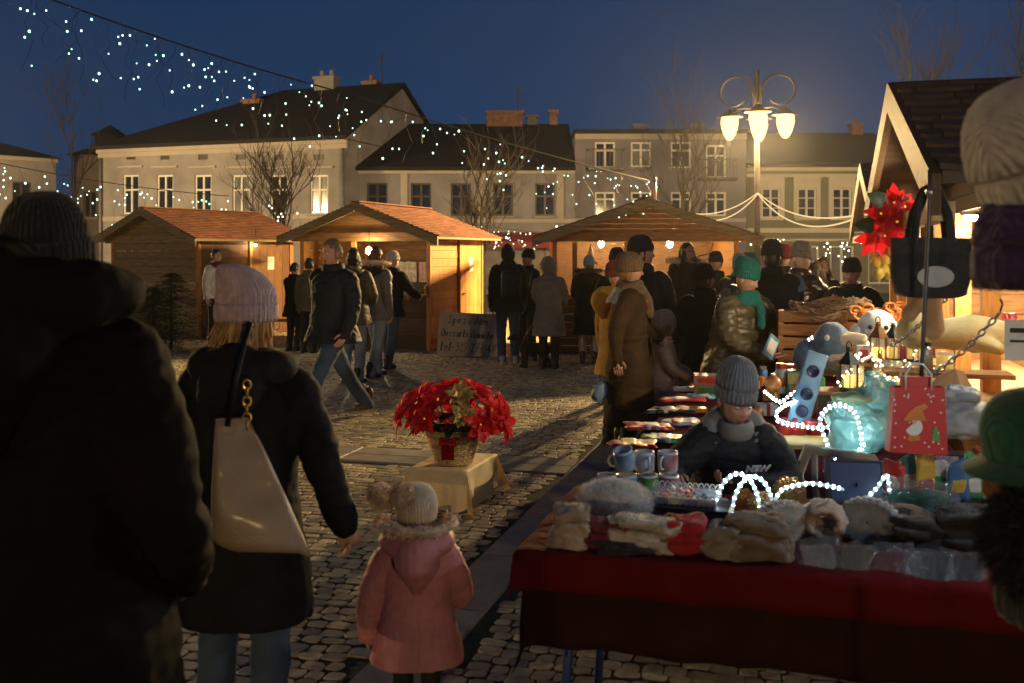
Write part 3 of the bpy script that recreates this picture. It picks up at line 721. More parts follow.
for nm, cc in (('gift_red', (.45,.03,.03)), ('gift_blue', (.05,.14,.32)), ('gift_green', (.05,.24,.09)), ('gift_white', (.6,.58,.54)), ('gift_yellow', (.55,.36,.05)), ('gift_orange', (.5,.16,.03)), ('gift_teal', (.07,.32,.34)), ('gift_pink', (.5,.16,.25)), ('plastic_black', (.015,.015,.018))):
    M[nm] = mat(nm, cc, .4, .15, 10, spec=.5)
for i, (x, y, s, mm, lb) in enumerate(((1.55,-.16,(.22,.16,.07),'gift_white','white low carton at the left of the middle hut counter'), (1.80,-.18,(.20,.14,.09),'gift_red','red carton on the middle hut counter'), (1.98,-.05,(.16,.14,.12),'gift_blue','blue carton on the middle hut counter'), (2.12,-.2,(.10,.09,.08),'gift_orange','little orange carton on the middle hut counter'), (2.24,-.2,(.10,.09,.08),'gift_teal','little teal carton on the middle hut counter'))):
    add_box_thing(HUT2, x, y, .98, s, mm, lb, rz=.1*i-.2)
t = on(HUT2, 'display_case', 'open slanted display case with yellow edges on the middle hut counter', 'display case', 2.28, .06, .98, .1)
b = MB(); b.box((0,0,.12), (.5,.34,.02), Matrix.Rotation(R(28),3,'X')); b.build('back', M['plastic_black'], t)
for s in (-.26, .26):
    b = MB(); b.box((s,-.02,.13), (.02,.38,.16), Matrix.Rotation(R(28),3,'X')); b.build('edge_panel', M['gift_yellow'], t)
b = MB(); b.tube([(-.18,-.05,.16),(-.05,-.08,.55)], .01, 6); b.build('stick', M['wood_pale'], t)
# goods in the wide hut
for i, (x, mm, lb) in enumerate(((.62,'gift_white','white jar at the left end of the wide hut counter'), (.74,'gift_blue','blue jar at the left of the wide hut counter'), (.86,'gift_pink','pink jar on the wide hut counter'))):
    t = on(HUT3, 'sweet_jar', lb, 'jar', x, -.15, .98, 0, 'jars on the wide hut counter'); b = MB(); b.lathe([(.05,0),(.055,.02),(.055,.2),(.04,.24)], 14, cap=True); b.build('glass', M[mm], t, True); b = MB(); b.lathe([(.045,.241),(.045,.27)], 14, cap=True); b.build('lid', M['metal'], t)
t = on(HUT3, 'santa_figure', 'small pale gnome figure with pointed hat on a shelf in the wide hut', 'figurine', .66, .42, 1.42)
b = MB(); b.lathe([(.07,0),(.085,.08),(.06,.18),(.055,.22),(.06,.25),(.03,.34),(.004,.44)], 14, cap=True); b.build('body', M['gift_white'], t, True); b = MB(); b.ball((0,-.06,.2), .02, 8, 6); b.build('nose', M['skin'], t, True)
b = MB(); 
for s in (-1, 1): b.tube([(s*.07,0,.14),(s*.11,-.04,.09)], [.022,.018], 6)
b.build('arms', M['gift_red'], t, True)
t = on(HUT3, 'wall_shelf', 'wooden shelf on the back wall of the wide hut', 'shelf', .35, .3, 1.38); b = MB(); b.b2((0,0,0),(.75,.24,.03)); b.build('board', M['wood_pale'], t); b = MB(); b.b2((.1,.0,-.36),(.14,.22,-.002)); b.b2((.6,.0,-.36),(.64,.22,-.002)); b.build('bracket', M['wood_pale'], t)
t = on(HUT3, 'hook_rail', 'dark angled hook rail inside the wide hut', 'hook rail', 2.3, .2, 1.55); b = MB(); b.tube([(0,0,0),(.18,0,.1),(.36,0,.14),(.42,0,.06)], .014, 6); b.tube([(.36,0,.14),(.42,0,.32)], .01, 6); b.build('rail', M['metal_dark'], t)
# leaning sign
s0 = at(437, 352, 16.6); s0 = gp(437, 354.5)
t = thing('cardboard_sign', 'hand lettered cardboard sign leaning on the middle hut', 'sign', gp(467, 357), R(-4))
b = MB(); lean = Matrix.Rotation(R(-14), 4, 'X')
b.rbox((0,0,.365), (1.0,.015,.73), .004, 1); b.xf(Matrix.Rotation(R(2.5),4,'Y')); b.xf(lean); b.build('board', M['sign_board'], t)
def text(root, s, size, Mx, m, name='lettering', ext=.002, shear=0, bold=0, sx=1):
    cu = bpy.data.curves.new(name, 'FONT'); cu.body = s; cu.size = size; cu.extrude = ext; cu.align_x = 'CENTER'; cu.align_y = 'CENTER'; cu.shear = shear; cu.offset = bold; cu.resolution_u = 3
    o = bpy.data.objects.new(name, cu); COL.objects.link(o); dg = bpy.context.evaluated_depsgraph_get(); me = bpy.data.meshes.new_from_object(o.evaluated_get(dg))
    bpy.data.objects.remove(o); me.transform(Matrix.Diagonal((sx,1,1,1))); me.transform(Mx); me.materials.clear(); me.materials.append(M[m]); return link(name, me, root)
GL = {'S': [[(.5,.9),(.35,1),(.12,.92),(.1,.7),(.3,.55),(.5,.4),(.45,.1),(.2,0),(.0,.1)]], 'p': [[(.05,.6),(.08,-.35)],[(.06,.5),(.25,.62),(.42,.45),(.35,.1),(.1,.08)]], 'r': [[(.05,.6),(.08,0)],[(.07,.4),(.2,.58),(.36,.55)]],
 'z': [[(.0,.58),(.36,.6),(.02,.02),(.4,.0)]], 'e': [[(.05,.3),(.38,.34),(.34,.56),(.14,.58),(.03,.3),(.14,.02),(.38,.06)]], 'd': [[(.4,.5),(.2,.6),(.03,.35),(.12,.02),(.36,.12)],[(.42,1.05),(.4,.0)]], 'a': [[(.38,.52),(.2,.6),(.03,.32),(.12,.02),(.34,.15)],[(.38,.6),(.4,.0)]],
 'm': [[(.03,.6),(.05,0)],[(.05,.45),(.18,.6),(.28,.45),(.28,0)],[(.28,.45),(.42,.6),(.53,.45),(.54,0)]], 'O': [[(.3,1),(.08,.8),(.02,.4),(.2,.0),(.45,.1),(.55,.55),(.45,.9),(.3,1)]], 'w': [[(.0,.6),(.12,0),(.26,.5),(.38,.0),(.52,.6)]], 'c': [[(.36,.5),(.2,.6),(.03,.3),(.15,.02),(.37,.1)]],
 'k': [[(.04,1.0),(.06,0)],[(.36,.6),(.07,.28),(.38,.0)]], 'i': [[(.1,.58),(.1,0)],[(.09,.8),(.11,.84)]], 'N': [[(.03,0),(.05,1),(.48,.02),(.5,1)]], 't': [[(.16,.95),(.16,.1),(.3,.02)],[(.0,.62),(.34,.64)]], 'l': [[(.1,1.0),(.08,.1),(.2,.0)]], '-': [[(.05,.4),(.34,.42)]],
 '5': [[(.42,1),(.1,.98),(.07,.58),(.3,.62),(.42,.35),(.28,.02),(.02,.08)]], '1': [[(.05,.75),(.2,1),(.2,0)]], '2': [[(.05,.8),(.2,1),(.4,.8),(.3,.5),(.02,.02),(.44,.04)]], '7': [[(.0,.97),(.42,1),(.18,0)],[(.08,.5),(.36,.52)]], '4': [[(.3,1),(.02,.35),(.45,.36)],[(.34,.6),(.33,0)]], '8': [[(.35,.9),(.2,1),(.06,.8),(.36,.3),(.22,.0),(.04,.2),(.36,.75),(.35,.9)]]}
hw = random.Random(4)
for s, x0, z0, sz, dz, adv in (('Sprzedam', -.36, .545, .125, -.01, .52), ('Owczarki', -.46, .325, .125, -.005, .36), ('Niemieckie', .03, .315, .122, -.008, .27), ('tel-515 277 48', -.46, .085, .145, -.006, .385)):
    b = MB(); x = x0
    for ch in s:
        for st in GL.get(ch, []):
            j = lambda: hw.uniform(-.02, .02); P_ = [V(x + (p*min(1.02, adv*2.1) + q*.14 + j()*.7)*sz, -.0105, z0 + (q + j())*sz + (x-x0)*dz) for p, q in st]
            b.tube(P_, [(.009, .004)]*len(P_), 6)
        x += sz*(adv + (.12 if ch in 'mwN' else -.16 if ch in 'il1' else 0) + hw.uniform(-.02,.02))*1.28*(.8 if ch == ' ' else 1)
    b.xf(Matrix.Rotation(R(2.5),4,'Y')); b.xf(lean); b.build('handwriting', M['ink'], t)
# bench at the back left of the lit hut
t = thing('wooden_bench', 'low wooden bench between the closed hut and the middle hut', 'bench', gx(288, 18.6), R(-15)); b = MB(); b.b2((-.5,-.16,.42),(.5,.16,.46)); b.build('seat', M['wood_x'], t)
for s in (-.42, .36):
    b = MB(); b.b2((s,-.14,0),(s+.06,.14,.418)); b.build('leg', M['wood_v'], t)

# ------------------------------------------------------------------ light garlands
bulb_me = {}
def bulb_mesh(r, m):
    k = (r, m)
    if k not in bulb_me:
        b = MB(); b.ball((0,0,0), (r,r,r*1.15), 7, 5); me = b.mesh('bulb'); me.materials.append(M[m]); me.polygons.foreach_set('use_smooth', [True]*len(me.polygons)); bulb_me[k] = me
    return bulb_me[k]
def garland(label, p0, p1, sag, n, seed, drop=.55, r=.016, m='led', cable='cable', step=3, jit=.06):
    rn = random.Random(seed); t = thing('light_garland', label, 'string lights', p0, 0, 'icicle light garlands'); d = p1 - p0; pts = []
    for i in range(25):
        u = i/24; pts.append(d*u + Vector((0,0,-4*sag*u*(1-u))))
    c = MB(); c.tube(pts, .009, 5); c.build('cable', M[cable], t)
    k = 0; nd = max(1, n//step)
    us = sorted(rn.random()*.6 + .4*(i+.5)/nd*1.0 if False else min(1, max(0, (i + .5 + rn.gauss(0,.9))/nd)) for i in range(nd))
    for i in range(nd):
        u = us[i]; base = d*u + Vector((0,0,-4*sag*u*(1-u))); L_ = drop*rn.choice((.25,.5,.8,1.0,1.2)); q = [base]
        for j in range(5): q.append(q[-1] + Vector((rn.uniform(-jit,jit)*1.5, rn.uniform(-jit,jit), -L_/5)))
        w = MB(); w.tube(q, .0022, 3, cap=False); w.build('drop_wire', M[cable], t)
        nb = rn.choice((step, step, step+1)) if L_ > drop*.5 else max(1, step-1)
        for j in range(nb):
            if k >= n: break
            f_ = (j + rn.uniform(.3,1.0))/nb*4.9; a = int(f_); p = q[min(a,5)].lerp(q[min(a+1,5)], f_-a) + Vector((rn.uniform(-.13,.13), rn.uniform(-.1,.1), rn.uniform(-.04,.02)))
            o = bpy.data.objects.new('bulb', bulb_mesh(r, m)); COL.objects.link(o); o.parent = t; o.location = p; o.scale = (rn.uniform(.6,1.2),)*3; k += 1
    return t
pm = thing('garland_pole', 'slim pale pole rising from the ridge of the wide hut', 'pole', at(655, 202, 17.0)); b = MB(); b.tube([(0,0,-.06),(0,0,.42)], .025, 8); b.build('shaft', M['cable_pale'], pm, True)
b = MB(); b.tube([(-.06,0,.36),(.06,0,.36)], .012, 6); b.build('hook', M['metal'], pm)
garland('icicle light garland slanting over the upper left sky, nearer half of the line', at(4, -18, 8.4), at(345, 93, 11.4), .05, 96, 11, .55, .0098, step=2)
garland('icicle light garland running down to the wide hut roof, farther half of the line', at(345, 93, 11.4), at(655, 182, 17.0), .05, 100, 17, .62, .0120, step=2)
garland('second string of icicle lights, lower left, ending over the closed hut', at(-60, 150, 19), at(228, 196, 22), .12, 90, 12, .75, .017, step=2)
garland('short string of lights hanging between the middle and wide huts', at(462, 222, 20), at(545, 232, 20.5), .03, 40, 13, .4, .012, step=3)
garland('long string of lights across the green house front', at(735, 226, 26), at(872, 236, 24), .25, 70, 14, .55, .017, 'led_warm', step=3)
rn = random.Random(5)
for (px, py, d, n, lb, sx, sz) in ((277, 228, 27.6, 26, 'cluster of tiny lights wound in the bushy bare tree', .5, .3), (487, 241, 26.8, 26, 'cluster of tiny lights wound in the bare tree by the pale house', .9, .35)):
    t = thing('light_garland', lb, 'string lights', at(px, py, d), 0, 'icicle light garlands'); pts = []
    for i in range(n):
        p = Vector((rn.gauss(0, sx), rn.gauss(0, .3), rn.gauss(0, sz))); pts.append(p); o = bpy.data.objects.new('bulb', bulb_mesh(.021, 'led_warm')); COL.objects.link(o); o.parent = t; o.location = p
    pts.sort(key=lambda p: p.x); c = MB(); c.tube(pts, .004, 3); c.build('cable', M['cable'], t)
top = LAMP + Vector((0,0,EYE + (HOR-193)/F*20))
for lb, p1, sag in (('glowing warm cord running from the lamp post left to the wide hut', at(688, 213, 18), .16), ('glowing warm cord running from the lamp post right to the far stall', at(862, 214, 12.5), .22)):
    p0 = top + Vector((0,-.06,0)); t = thing('festoon', lb, 'light cord', p0)
    for kk in (0, .13):
        pts = []
        for i in range(21): u = i/20; pts.append((p1-p0)*u + Vector((0,0,-4*(sag+kk)*u*(1-u) - kk*.15)))
        c = MB(); c.tube(pts, .011, 5); c.build('strand', M['cord_glow'], t)
def fuzz(mb, n, ln, wd, rn, keep=None):
    """short hairs standing on the faces already in mb (returns a new MB)"""
    o = MB(); fs = mb.f
    for i in range(n):
        f = fs[rn.randrange(len(fs))]
        if len(f) > 4: continue
        a, b, c = (Vector(mb.v[f[q]]) for q in (0, 1, 2)); u, v = rn.random(), rn.random(); p = a + (b-a)*u + (c-b)*v; nn = (b-a).cross(c-b)
        if nn.length < 1e-12: continue
        nn.normalize(); t = (nn + Vector((rn.gauss(0,.4), rn.gauss(0,.4), rn.gauss(0,.4)))).normalized(); s = t.orthogonal().normalized()*wd
        o.add([p-s, p+s, p+t*ln*rn.uniform(.5,1)], [(0,1,2)])
    return o
# ------------------------------------------------------------------ people
def remesh(mb, vox, smooth=3):
    me = mb.mesh('tmp'); o = bpy.data.objects.new('tmp', me); COL.objects.link(o)
    m = o.modifiers.new('r', 'REMESH'); m.mode = 'VOXEL'; m.voxel_size = vox
    if smooth: s = o.modifiers.new('s', 'SMOOTH'); s.iterations = smooth; s.factor = .5
    dg = bpy.context.evaluated_depsgraph_get(); out = bpy.data.meshes.new_from_object(o.evaluated_get(dg))
    bpy.data.objects.remove(o); bpy.data.meshes.remove(me); return out
def wrinkle(me, amp, seed=0, quilt=0, qh=.10, fz=1.0, seam=0):
    n = len(me.vertices); co = np.empty(n*3); me.vertices.foreach_get('co', co); co = co.reshape(-1, 3)
    no = np.empty(n*3); me.vertex_normals.foreach_get('vector', no); no = no.reshape(-1, 3)
    dsp = np.empty(n)
    for i in range(n):
        x, y, z = co[i]
        a = noise.noise((x*5+seed, y*5, z*9*fz)); b = noise.noise((x*13+seed, y*13+4, z*22*fz))
        dsp[i] = amp*(a + .55*(1-2*abs(b)) - .2)
    if quilt:
        w = np.abs(np.sin(math.pi*(co[:,2] + .02*np.sin(co[:,0]*9))/qh))**.55; dsp += quilt*(w - .7)
    if seam: dsp -= seam*np.exp(-((co[:,0])/.009)**2)*(co[:,1] > 0) + seam*np.exp(-((co[:,2]-1.0)/.010)**2) + seam*.8*np.exp(-((np.abs(co[:,0])-.13)/.009)**2)*(co[:,2] < 1.25)
    co = co + no*dsp[:, None]; me.vertices.foreach_set('co', co.reshape(-1)); me.update()

def head_mesh(hs, female=False):
    """a head about its centre (between the ears): features on -y"""
    nu, nv = 48, 40; vs_ = []; rx, ry, rz = .0735, .094, .118
    for i in range(nv+1):
        a = -math.pi/2 + math.pi*i/nv; a = max(min(a, 1.54), -1.54)
        for j in range(nu):
            b = 2*math.pi*j/nu - math.pi/2
            x = rx*math.cos(a)*math.cos(b); y = ry*math.cos(a)*math.sin(b); z = rz*math.sin(a)
            if z < 0:
                t = -z/rz; x *= 1 - .24*t*t; y *= (1 - .10*t*t) if y < 0 else (1 - .42*t*t)
                if y < 0: y -= .012*t
            else:
                y *= 1 + .05*(z/rz)
            if y < -.01:
                f = min(1, (-y-.01)/.03); g = lambda u, s: math.exp(-(u/s)**2)
                nose = .024*g(x, .0125)*(max(0, min(1, (.022-z)/.045)) if z > -.024 else max(0, 1-(-.024-z)/.014))
                sock = .012*(g(x-.031, .016) + g(x+.031, .016))*g(z-.006, .013)
                brow = .005*g(z-.030, .010)*g(x, .05)
                lip = .007*g(x, .021)*(g(z+.060, .006) + g(z+.073, .006)) - .003*g(x, .022)*g(z+.0665, .003)
                chin = .009*g(x, .022)*g(z+.100, .014); cheek = .004*(g(x-.040,.018) + g(x+.040,.018))*g(z+.022,.02)
                y += f*(sock - nose - brow - lip - chin - cheek)
            vs_.append(Vector((x, y, z))*hs)
    fs = []; mi = []
    for i in range(nv):
        for j in range(nu):
            f = (i*nu+j, i*nu+(j+1) % nu, (i+1)*nu+(j+1) % nu, (i+1)*nu+j); fs.append(f)
            c = sum((vs_[k] for k in f), Vector())/4/hs
            mi.append(1 if (c.y < -.05 and abs(c.x) < .023 and -.079 < c.z < -.056) else 0)
    mb = MB(); mb.v = [tuple(v) for v in vs_]; mb.f = fs; mb.m = mi
    for s in (-1, 1):
        e = MB(); e.ball((0,0,0), (.012,.022,.032), 10, 8); e.ball((.004*s,-.004,0), (.010,.013,.020), 8, 6)
        Mx = Matrix.Translation((s*.072*hs, .012*hs, -.012*hs)) @ Matrix.Rotation(R(-18*s), 4, 'Z') @ Matrix.Rotation(R(12*s), 4, 'Y') @ Matrix.Scale(hs, 4)
        e.xf(Mx); o = len(mb.v); mb.v += e.v; mb.f += [tuple(i+o for i in f) for f in e.f]; mb.m += [0]*len(e.f)
    return mb
def hand_mesh(mb, wrist, dr, side_dir, sc=1, curl=.5, m=0):
    """palm, four unequal bent fingers and a thumb; dr along the fingers, side_dir towards the thumb"""
    d = dr.normalized(); s = (side_dir - d*side_dir.dot(d)).normalized(); n = d.cross(s)      # n: back of hand / palm normal
    W = Vector(wrist)
    def P(a, b, c): return W + (d*a + s*b + n*c)*sc
    mb.tube([P(-.03,0,0), P(0,0,0), P(.03,0,0), P(.07,0,0), P(.092,0,0)], [(.024*sc,.019*sc),(.028*sc,.019*sc),(.040*sc,.017*sc),(.043*sc,.015*sc),(.036*sc,.011*sc)], 12, m)
    for i, (b, L_) in enumerate(((.030,.070),(.010,.080),(-.010,.074),(-.029,.058))):
        p = Vector((.085, b, 0)); pts = [P(.07, b*.95, 0), P(*p)]; a = curl*.25
        for k, f in enumerate((.45,.32,.23)):
            a += curl*.6; p = p + Vector((math.cos(a)*L_*f, 0, -math.sin(a)*L_*f)); pts.append(P(*p))
        mb.tube(pts, [.0085*sc,.009*sc,.0082*sc,.0074*sc,.0055*sc], 7, m)
    mb.tube([P(.015,.022,0), P(.045,.050,-.008), P(.070,.062,-.020), P(.092,.058,-.034)], [.013*sc,.012*sc,.0095*sc,.007*sc], 7, m)

def fur_ball(mb, c, r, n, ln, rn, wd=.004, squash=1):
    for i in range(n):
        v = Vector((rn.gauss(0,1), rn.gauss(0,1), rn.gauss(0,1))).normalized(); p = Vector(c) + v*r*rn.uniform(.75,1)
        t = (v + Vector((rn.gauss(0,.35), rn.gauss(0,.35), rn.gauss(0,.35)-.1))).normalized(); s = t.orthogonal().normalized()*wd
        mb.add([p-s, p+s, p+t*ln*.6+s*.5+Vector((0,0,-.1*ln)), p+t*ln+Vector((0,0,-.3*ln))], [(0,1,2),(0,2,3)])
def fur_path(mb, pts, r, n, ln, rn, wd=.004):
    for i in range(n):
        u = rn.random()*(len(pts)-1); k = int(u); p0 = pts[k].lerp(pts[min(k+1,len(pts)-1)], u-k); v = Vector((rn.gauss(0,1), rn.gauss(0,1), rn.gauss(0,1))).normalized()
        p = p0 + v*r*rn.uniform(.6,1); t = (v + Vector((rn.gauss(0,.3), rn.gauss(0,.3), rn.gauss(0,.3)))).normalized(); s = t.orthogonal().normalized()*wd
        mb.add([p-s, p+s, p+t*ln*.6+s*.5, p+t*ln+Vector((0,0,-.2*ln))], [(0,1,2),(0,2,3)])

def beanie_mesh(hs, ribs=34, tall=.0, cuff=True, slouch=0, flat=False, puff=1.0, low=0.0):
    mb = MB(); n = ribs*4 or 40; rings = []
    prof = [(.0,-.004),(.5,-.012),(1.0,-.006)] if cuff else [(1.0, 0)]
    z0 = .012 - low; R0x, R0y = .083, .103
    P = []
    if cuff: P += [(1.0, z0), (1.09, z0-.006), (1.13, z0+.012), (1.13, z0+.048), (1.08, z0+.062), (1.03, z0+.058)]
    else: P += [(1.0, z0), (1.03, z0-.004), (1.05, z0+.01)]
    h = .105 + tall
    for q in range(1, 11):
        a = q/10*math.pi/2*.97; P.append(((.02 + 1.03*puff*math.cos(a)**.72), z0+.045 + (h)*math.sin(a)))
    for i, (r, z) in enumerate(P):
        ring = []
        for j in range(n):
            b = 2*math.pi*j/n; amp = .030 if ribs else 0; rr = r*(1 + amp*math.cos(ribs*b)*(1 if i > 0 else 0))
            k = max(0, (z-.08)/(h))
            ring.append(Vector((R0x*rr*math.cos(b), R0y*rr*math.sin(b) + slouch*k*k, z - .10*slouch*k*k))*hs)
        rings.append(ring)
    mb.loft(rings, 0, False); mb.add([rings[-1][j] for j in range(n)], [tuple(range(n))]); return mb

ARM_DOWN = None
def person(label, x, y, H, rz, top='black_coat', hem=.55, bulk=1.0, quilt=0, flare=.04, legs='dark_trouser', shoes='boot', hat=None, hair=None, hairlen=0,
           hood=None, fur=None, hoodmat=None, hy=0, hp=0, lean=0, arms=(None, None), stride=0, legspread=.0, kid=1.0, vox=.013, seed=0, skin='skin', wr=.010, gloves=None, collar=True, scarf=None, face=True, curl=.5, belt=None, group='people at the market', side=0, z0=0, kneel=0, hatkw={}, backpack=None, glasses=False, sleeve=None, smile=0, hk=1.12, hup=0, seam=0, legw=1.0, armw=1.0):
    rn = random.Random(seed + 100); k = H/1.75
    hs = kid                                          # head scale in body units
    up = Matrix.Translation((0,0,.95)) @ Matrix.Rotation(R(side), 4, 'Y') @ Matrix.Rotation(R(lean), 4, 'X') @ Matrix.Translation((0,0,-.95))   # lean > 0 bends forward (-y)
    U = lambda *p: up @ Vector(p)
    S = Matrix.Scale(k, 4) @ Matrix.Translation((0,0,z0))
    sh = {-1: U(-.185,0,1.41), 1: U(.185,0,1.41)}
    el = {}; ha = {}
    for s, a in ((-1, arms[0]), (1, arms[1])):
        if a is None: e = sh[s] + Vector((s*.055,.035,-.29)); h_ = e + Vector((s*.0,-.055,-.24))
        else: e, h_ = Vector(a[0]), Vector(a[1])
        el[s] = e; ha[s] = h_
    neck = U(0,.012,1.48); headc = U(0,-.012,1.48) + Vector((0,0,.145*hs)) + (U(0,0,1.6)-U(0,0,1.48)).normalized()*.02
    hc = headc
    # legs
    hip = {-1: Vector((-.095,0,.93)), 1: Vector((.095,0,.93))}; kn = {}; an = {}
    for s in (-1, 1):
        f = stride*s; kn[s] = Vector((s*(.10+legspread*.5), -.03 - f*.5, .51 - abs(f)*.02)); an[s] = Vector((s*(.10+legspread), .03 - f*1.05, .085 + (.05*max(0,-f*2))))
        if kneel: pass
    B = MB()
    tors = [(1.46,.06,.06),(1.43,.13,.075),(1.38,.16,.09),(1.25,.155,.10),(1.10,.135,.095),(1.0,.15,.10),(.9,.15,.10)]
    def trings(prof, n=28, e=.85):
        rings = []
        for z, rx, ry in prof:
            ring = []
            for j in range(n):
                a = 2*math.pi*j/n; c_, s_ = math.cos(a), math.sin(a); p = Vector((math.copysign(abs(c_)**e, c_)*rx, math.copysign(abs(s_)**e, s_)*ry, z))
                ring.append(up @ p if z > .93 else p)
            rings.append(ring)
        return rings
    B.loft(trings(tors)); B.limb([U(0,.02,1.40), neck, hc + Vector((0,.01,-.06))], [.06,.052,.05], 14)
    for s in (-1, 1):
        B.limb([sh[s]*.97 + U(0,0,1.38)*.03, el[s], ha[s]], [.045,.036,.026], 12); B.limb([hip[s], kn[s], an[s]], [.075,.05,.036], 12)
        B.limb([an[s] + Vector((0,.03,-.045)), an[s] + Vector((0,-.12,-.055))], [.035,.03], 8)
    bm_ = remesh(B, max(vox, .011)*1.0, 2); bv = [v.co.copy() for v in bm_.vertices]; bf = [tuple(p.vertices) for p in bm_.polygons]; bpy.data.meshes.remove(bm_)
    body = MB(); body.add(bv, bf)
    hr = Matrix.Translation(hc) @ Matrix.Rotation(R(hy), 4, 'Z') @ Matrix.Rotation(R(side*.5), 4, 'Y') @ Matrix.Rotation(R(hp + lean*.5), 4, 'X')
    hm = head_mesh(hs); hm.xf(hr); o_ = len(body.v); body.v += hm.v; body.f += [tuple(i+o_ for i in f) for f in hm.f]; body.m += hm.m
    for s in (-1, 1):
        dr = (ha[s]-el[s]).normalized(); fw = Vector((0,-1,0)); sd = fw if abs(dr.dot(fw)) < .8 else Vector((-s,0,.35))
        hm2 = MB(); hand_mesh(hm2, ha[s], dr, sd if s < 0 else sd, .98, curl)
        if s > 0:                                     # keep palms facing inwards: mirror about the thumb/finger plane
            d0 = dr; s0 = (sd - d0*sd.dot(d0)).normalized(); nn = d0.cross(s0)
            hm2.v = [tuple(Vector(v) - nn*2*(Vector(v)-ha[s]).dot(nn)) for v in hm2.v]; hm2.f = [tuple(reversed(f)) for f in hm2.f]
        if gloves: pass
        o_ = len(body.v); body.v += hm2.v; body.f += [tuple(i+o_ for i in f) for f in hm2.f]; body.m += [2 if gloves else 0]*len(hm2.f)
    body.xf(S); P = body.build('person', [M[skin], M['lips'], M[gloves or skin]], None, True); P.location = (x, y, 0); P.rotation_euler = (0, 0, R(rz)); tag(P, label, 'person', group)
    def part(mb, name, m, smooth=True): mb.xf(S); return mb.build(name, M[m], P, smooth)
    def mpart(me, name, m):
        me.transform(S); me.materials.clear(); me.materials.append(M[m]); return link(name, me, P, True)
    if face:
        for s in (-1, 1):
            e = MB(); e.ball((0,0,0), .0118*hs, 12, 10)
            for i, f in enumerate(e.f):
                c_ = sum((Vector(e.v[q]) for q in f), Vector())/len(f)
                if c_.normalized().y < -.86: e.m[i] = 1
            e.xf(hr @ Matrix.Translation(Vector((s*.031, -.0735, .005))*hs)); e.xf(S); e.build('eye', [M['eye_white'], M['iris']], P, True)
        b = MB()
        for s in (-1, 1): b.tube([Vector((s*q, yy, zz))*hs for q, yy, zz in ((.014,-.0925,.024),(.030,-.0895,.029),(.047,-.078,.022))], [(.003*hs,.004*hs)]*3, 6)
        b.xf(hr); part(b, 'eyebrows', hair if hair in M else 'hair_dark')
    # coat
    C = MB(); bw = bulk; z1 = 1.455
    pr = [(1.49,.085,.085),(1.455,.13*bw,.10*bw),(1.42,.178*bw,.118*bw),(1.34,.195*bw,.135*bw),(1.22,.19*bw,.145*bw),(1.08,.185*bw,.148*bw),(.96,.195*bw,.155*bw)]
    if belt: pr[5] = (1.08,.17*bw,.135*bw)
    if hem < .94: pr += [(.80 if hem < .78 else (hem+.94)/2,.205*bw+flare*.5,.165*bw+flare*.4),(hem,.21*bw+flare,.17*bw+flare*.8)] if hem < .9 else [(hem,.205*bw,.16*bw)]
    C.loft(trings([q for q in pr if q[0] >= hem]))
    for s in (-1, 1):
        hnd = ha[s]; we = hnd.lerp(el[s], -.02)
        C.limb([sh[s].lerp(U(0,0,1.40), .16), sh[s], el[s], we], [.085*bw*armw,.082*bw*armw,.066*bw*armw,.048*bw*armw], 16)
    me = remesh(C, vox, 3)
    wrinkle(me, wr, seed*3.7, quilt, seam=seam); mpart(me, 'coat', top)
    if collar:
        c = MB(); ring = []; ctr = U(0,.005,1.497)
        c.tube([ctr + Vector((.085*math.cos(a), .08*math.sin(a), .012*math.sin(a))) for a in [2*math.pi*i/18 for i in range(18)]], [(.030,.060)]*18, 10, closed=True); part(c, 'collar', hoodmat or top)
    if belt:
        c = MB(); n = 30; c.tube([U(.182*bw*math.cos(a), .147*bw*math.sin(a), 1.08) for a in [2*math.pi*i/n for i in range(n)]], [(.010,.03)]*n, 8, closed=True)
        for q in (-.03, .02): c.tube([U(q,-.165*bw,1.08), U(q-.01,-.185*bw,.98), U(q-.015,-.19*bw,.84)], [(.02,.006)]*3, 6)
        part(c, 'belt', belt)
    if legs:
        L_ = MB()
        for s in (-1, 1): L_.limb([hip[s], kn[s], an[s] + Vector((0,.0,-.03))], [.105*legw,.076*legw,.062*legw], 16)
        L_.ball((0,.01,.93), (.165,.12,.11), 16, 10)
        me = remesh(L_, vox, 2); wrinkle(me, .007, seed*1.3+9, fz=1.3); mpart(me, 'trousers', legs)
    for s in (-1, 1):
        b = MB(); a = an[s]; b.limb([a + Vector((0,.045,-.045)), a + Vector((0,-.04,-.045)), a + Vector((s*.012,-.15,-.058))], [.042,.046,.034], 12)
        b.limb([a + Vector((0,.015,.09 if shoes.startswith('boot') else .02)), a + Vector((0,.02,-.04))], [.055,.046], 12)
        me = remesh(b, .010, 2); n = len(me.vertices)
        zmin = an[s].z - .085
        for v in me.vertices: v.co.z = max(v.co.z, zmin + .004)
        mpart(me, 'shoe', shoes)
    # head wear
    def scalp(name, m, g=1.10, zcut=-.10, back=0.0):
        h = MB(); h.ball((0,.008,.012), (.0735*g+.002, .094*g+.002, .118*g), 24, 18); keep = []
        for f in h.f:
            c_ = sum((Vector(h.v[q]) for q in f), Vector())/len(f)
            if (c_.z > .055 and c_.y > -.062) or c_.z > .098 or (c_.y > -.012 and c_.z > zcut): keep.append(f)
        h.f = keep; h.m = [0]*len(keep); h.v = [tuple(Vector(v)*hs) for v in h.v]; fz_ = fuzz(h, 2600 if vox < .012 else 900, .022, .0016, rn); h.add(fz_.v, fz_.f); h.xf(hr); part(h, name, m)
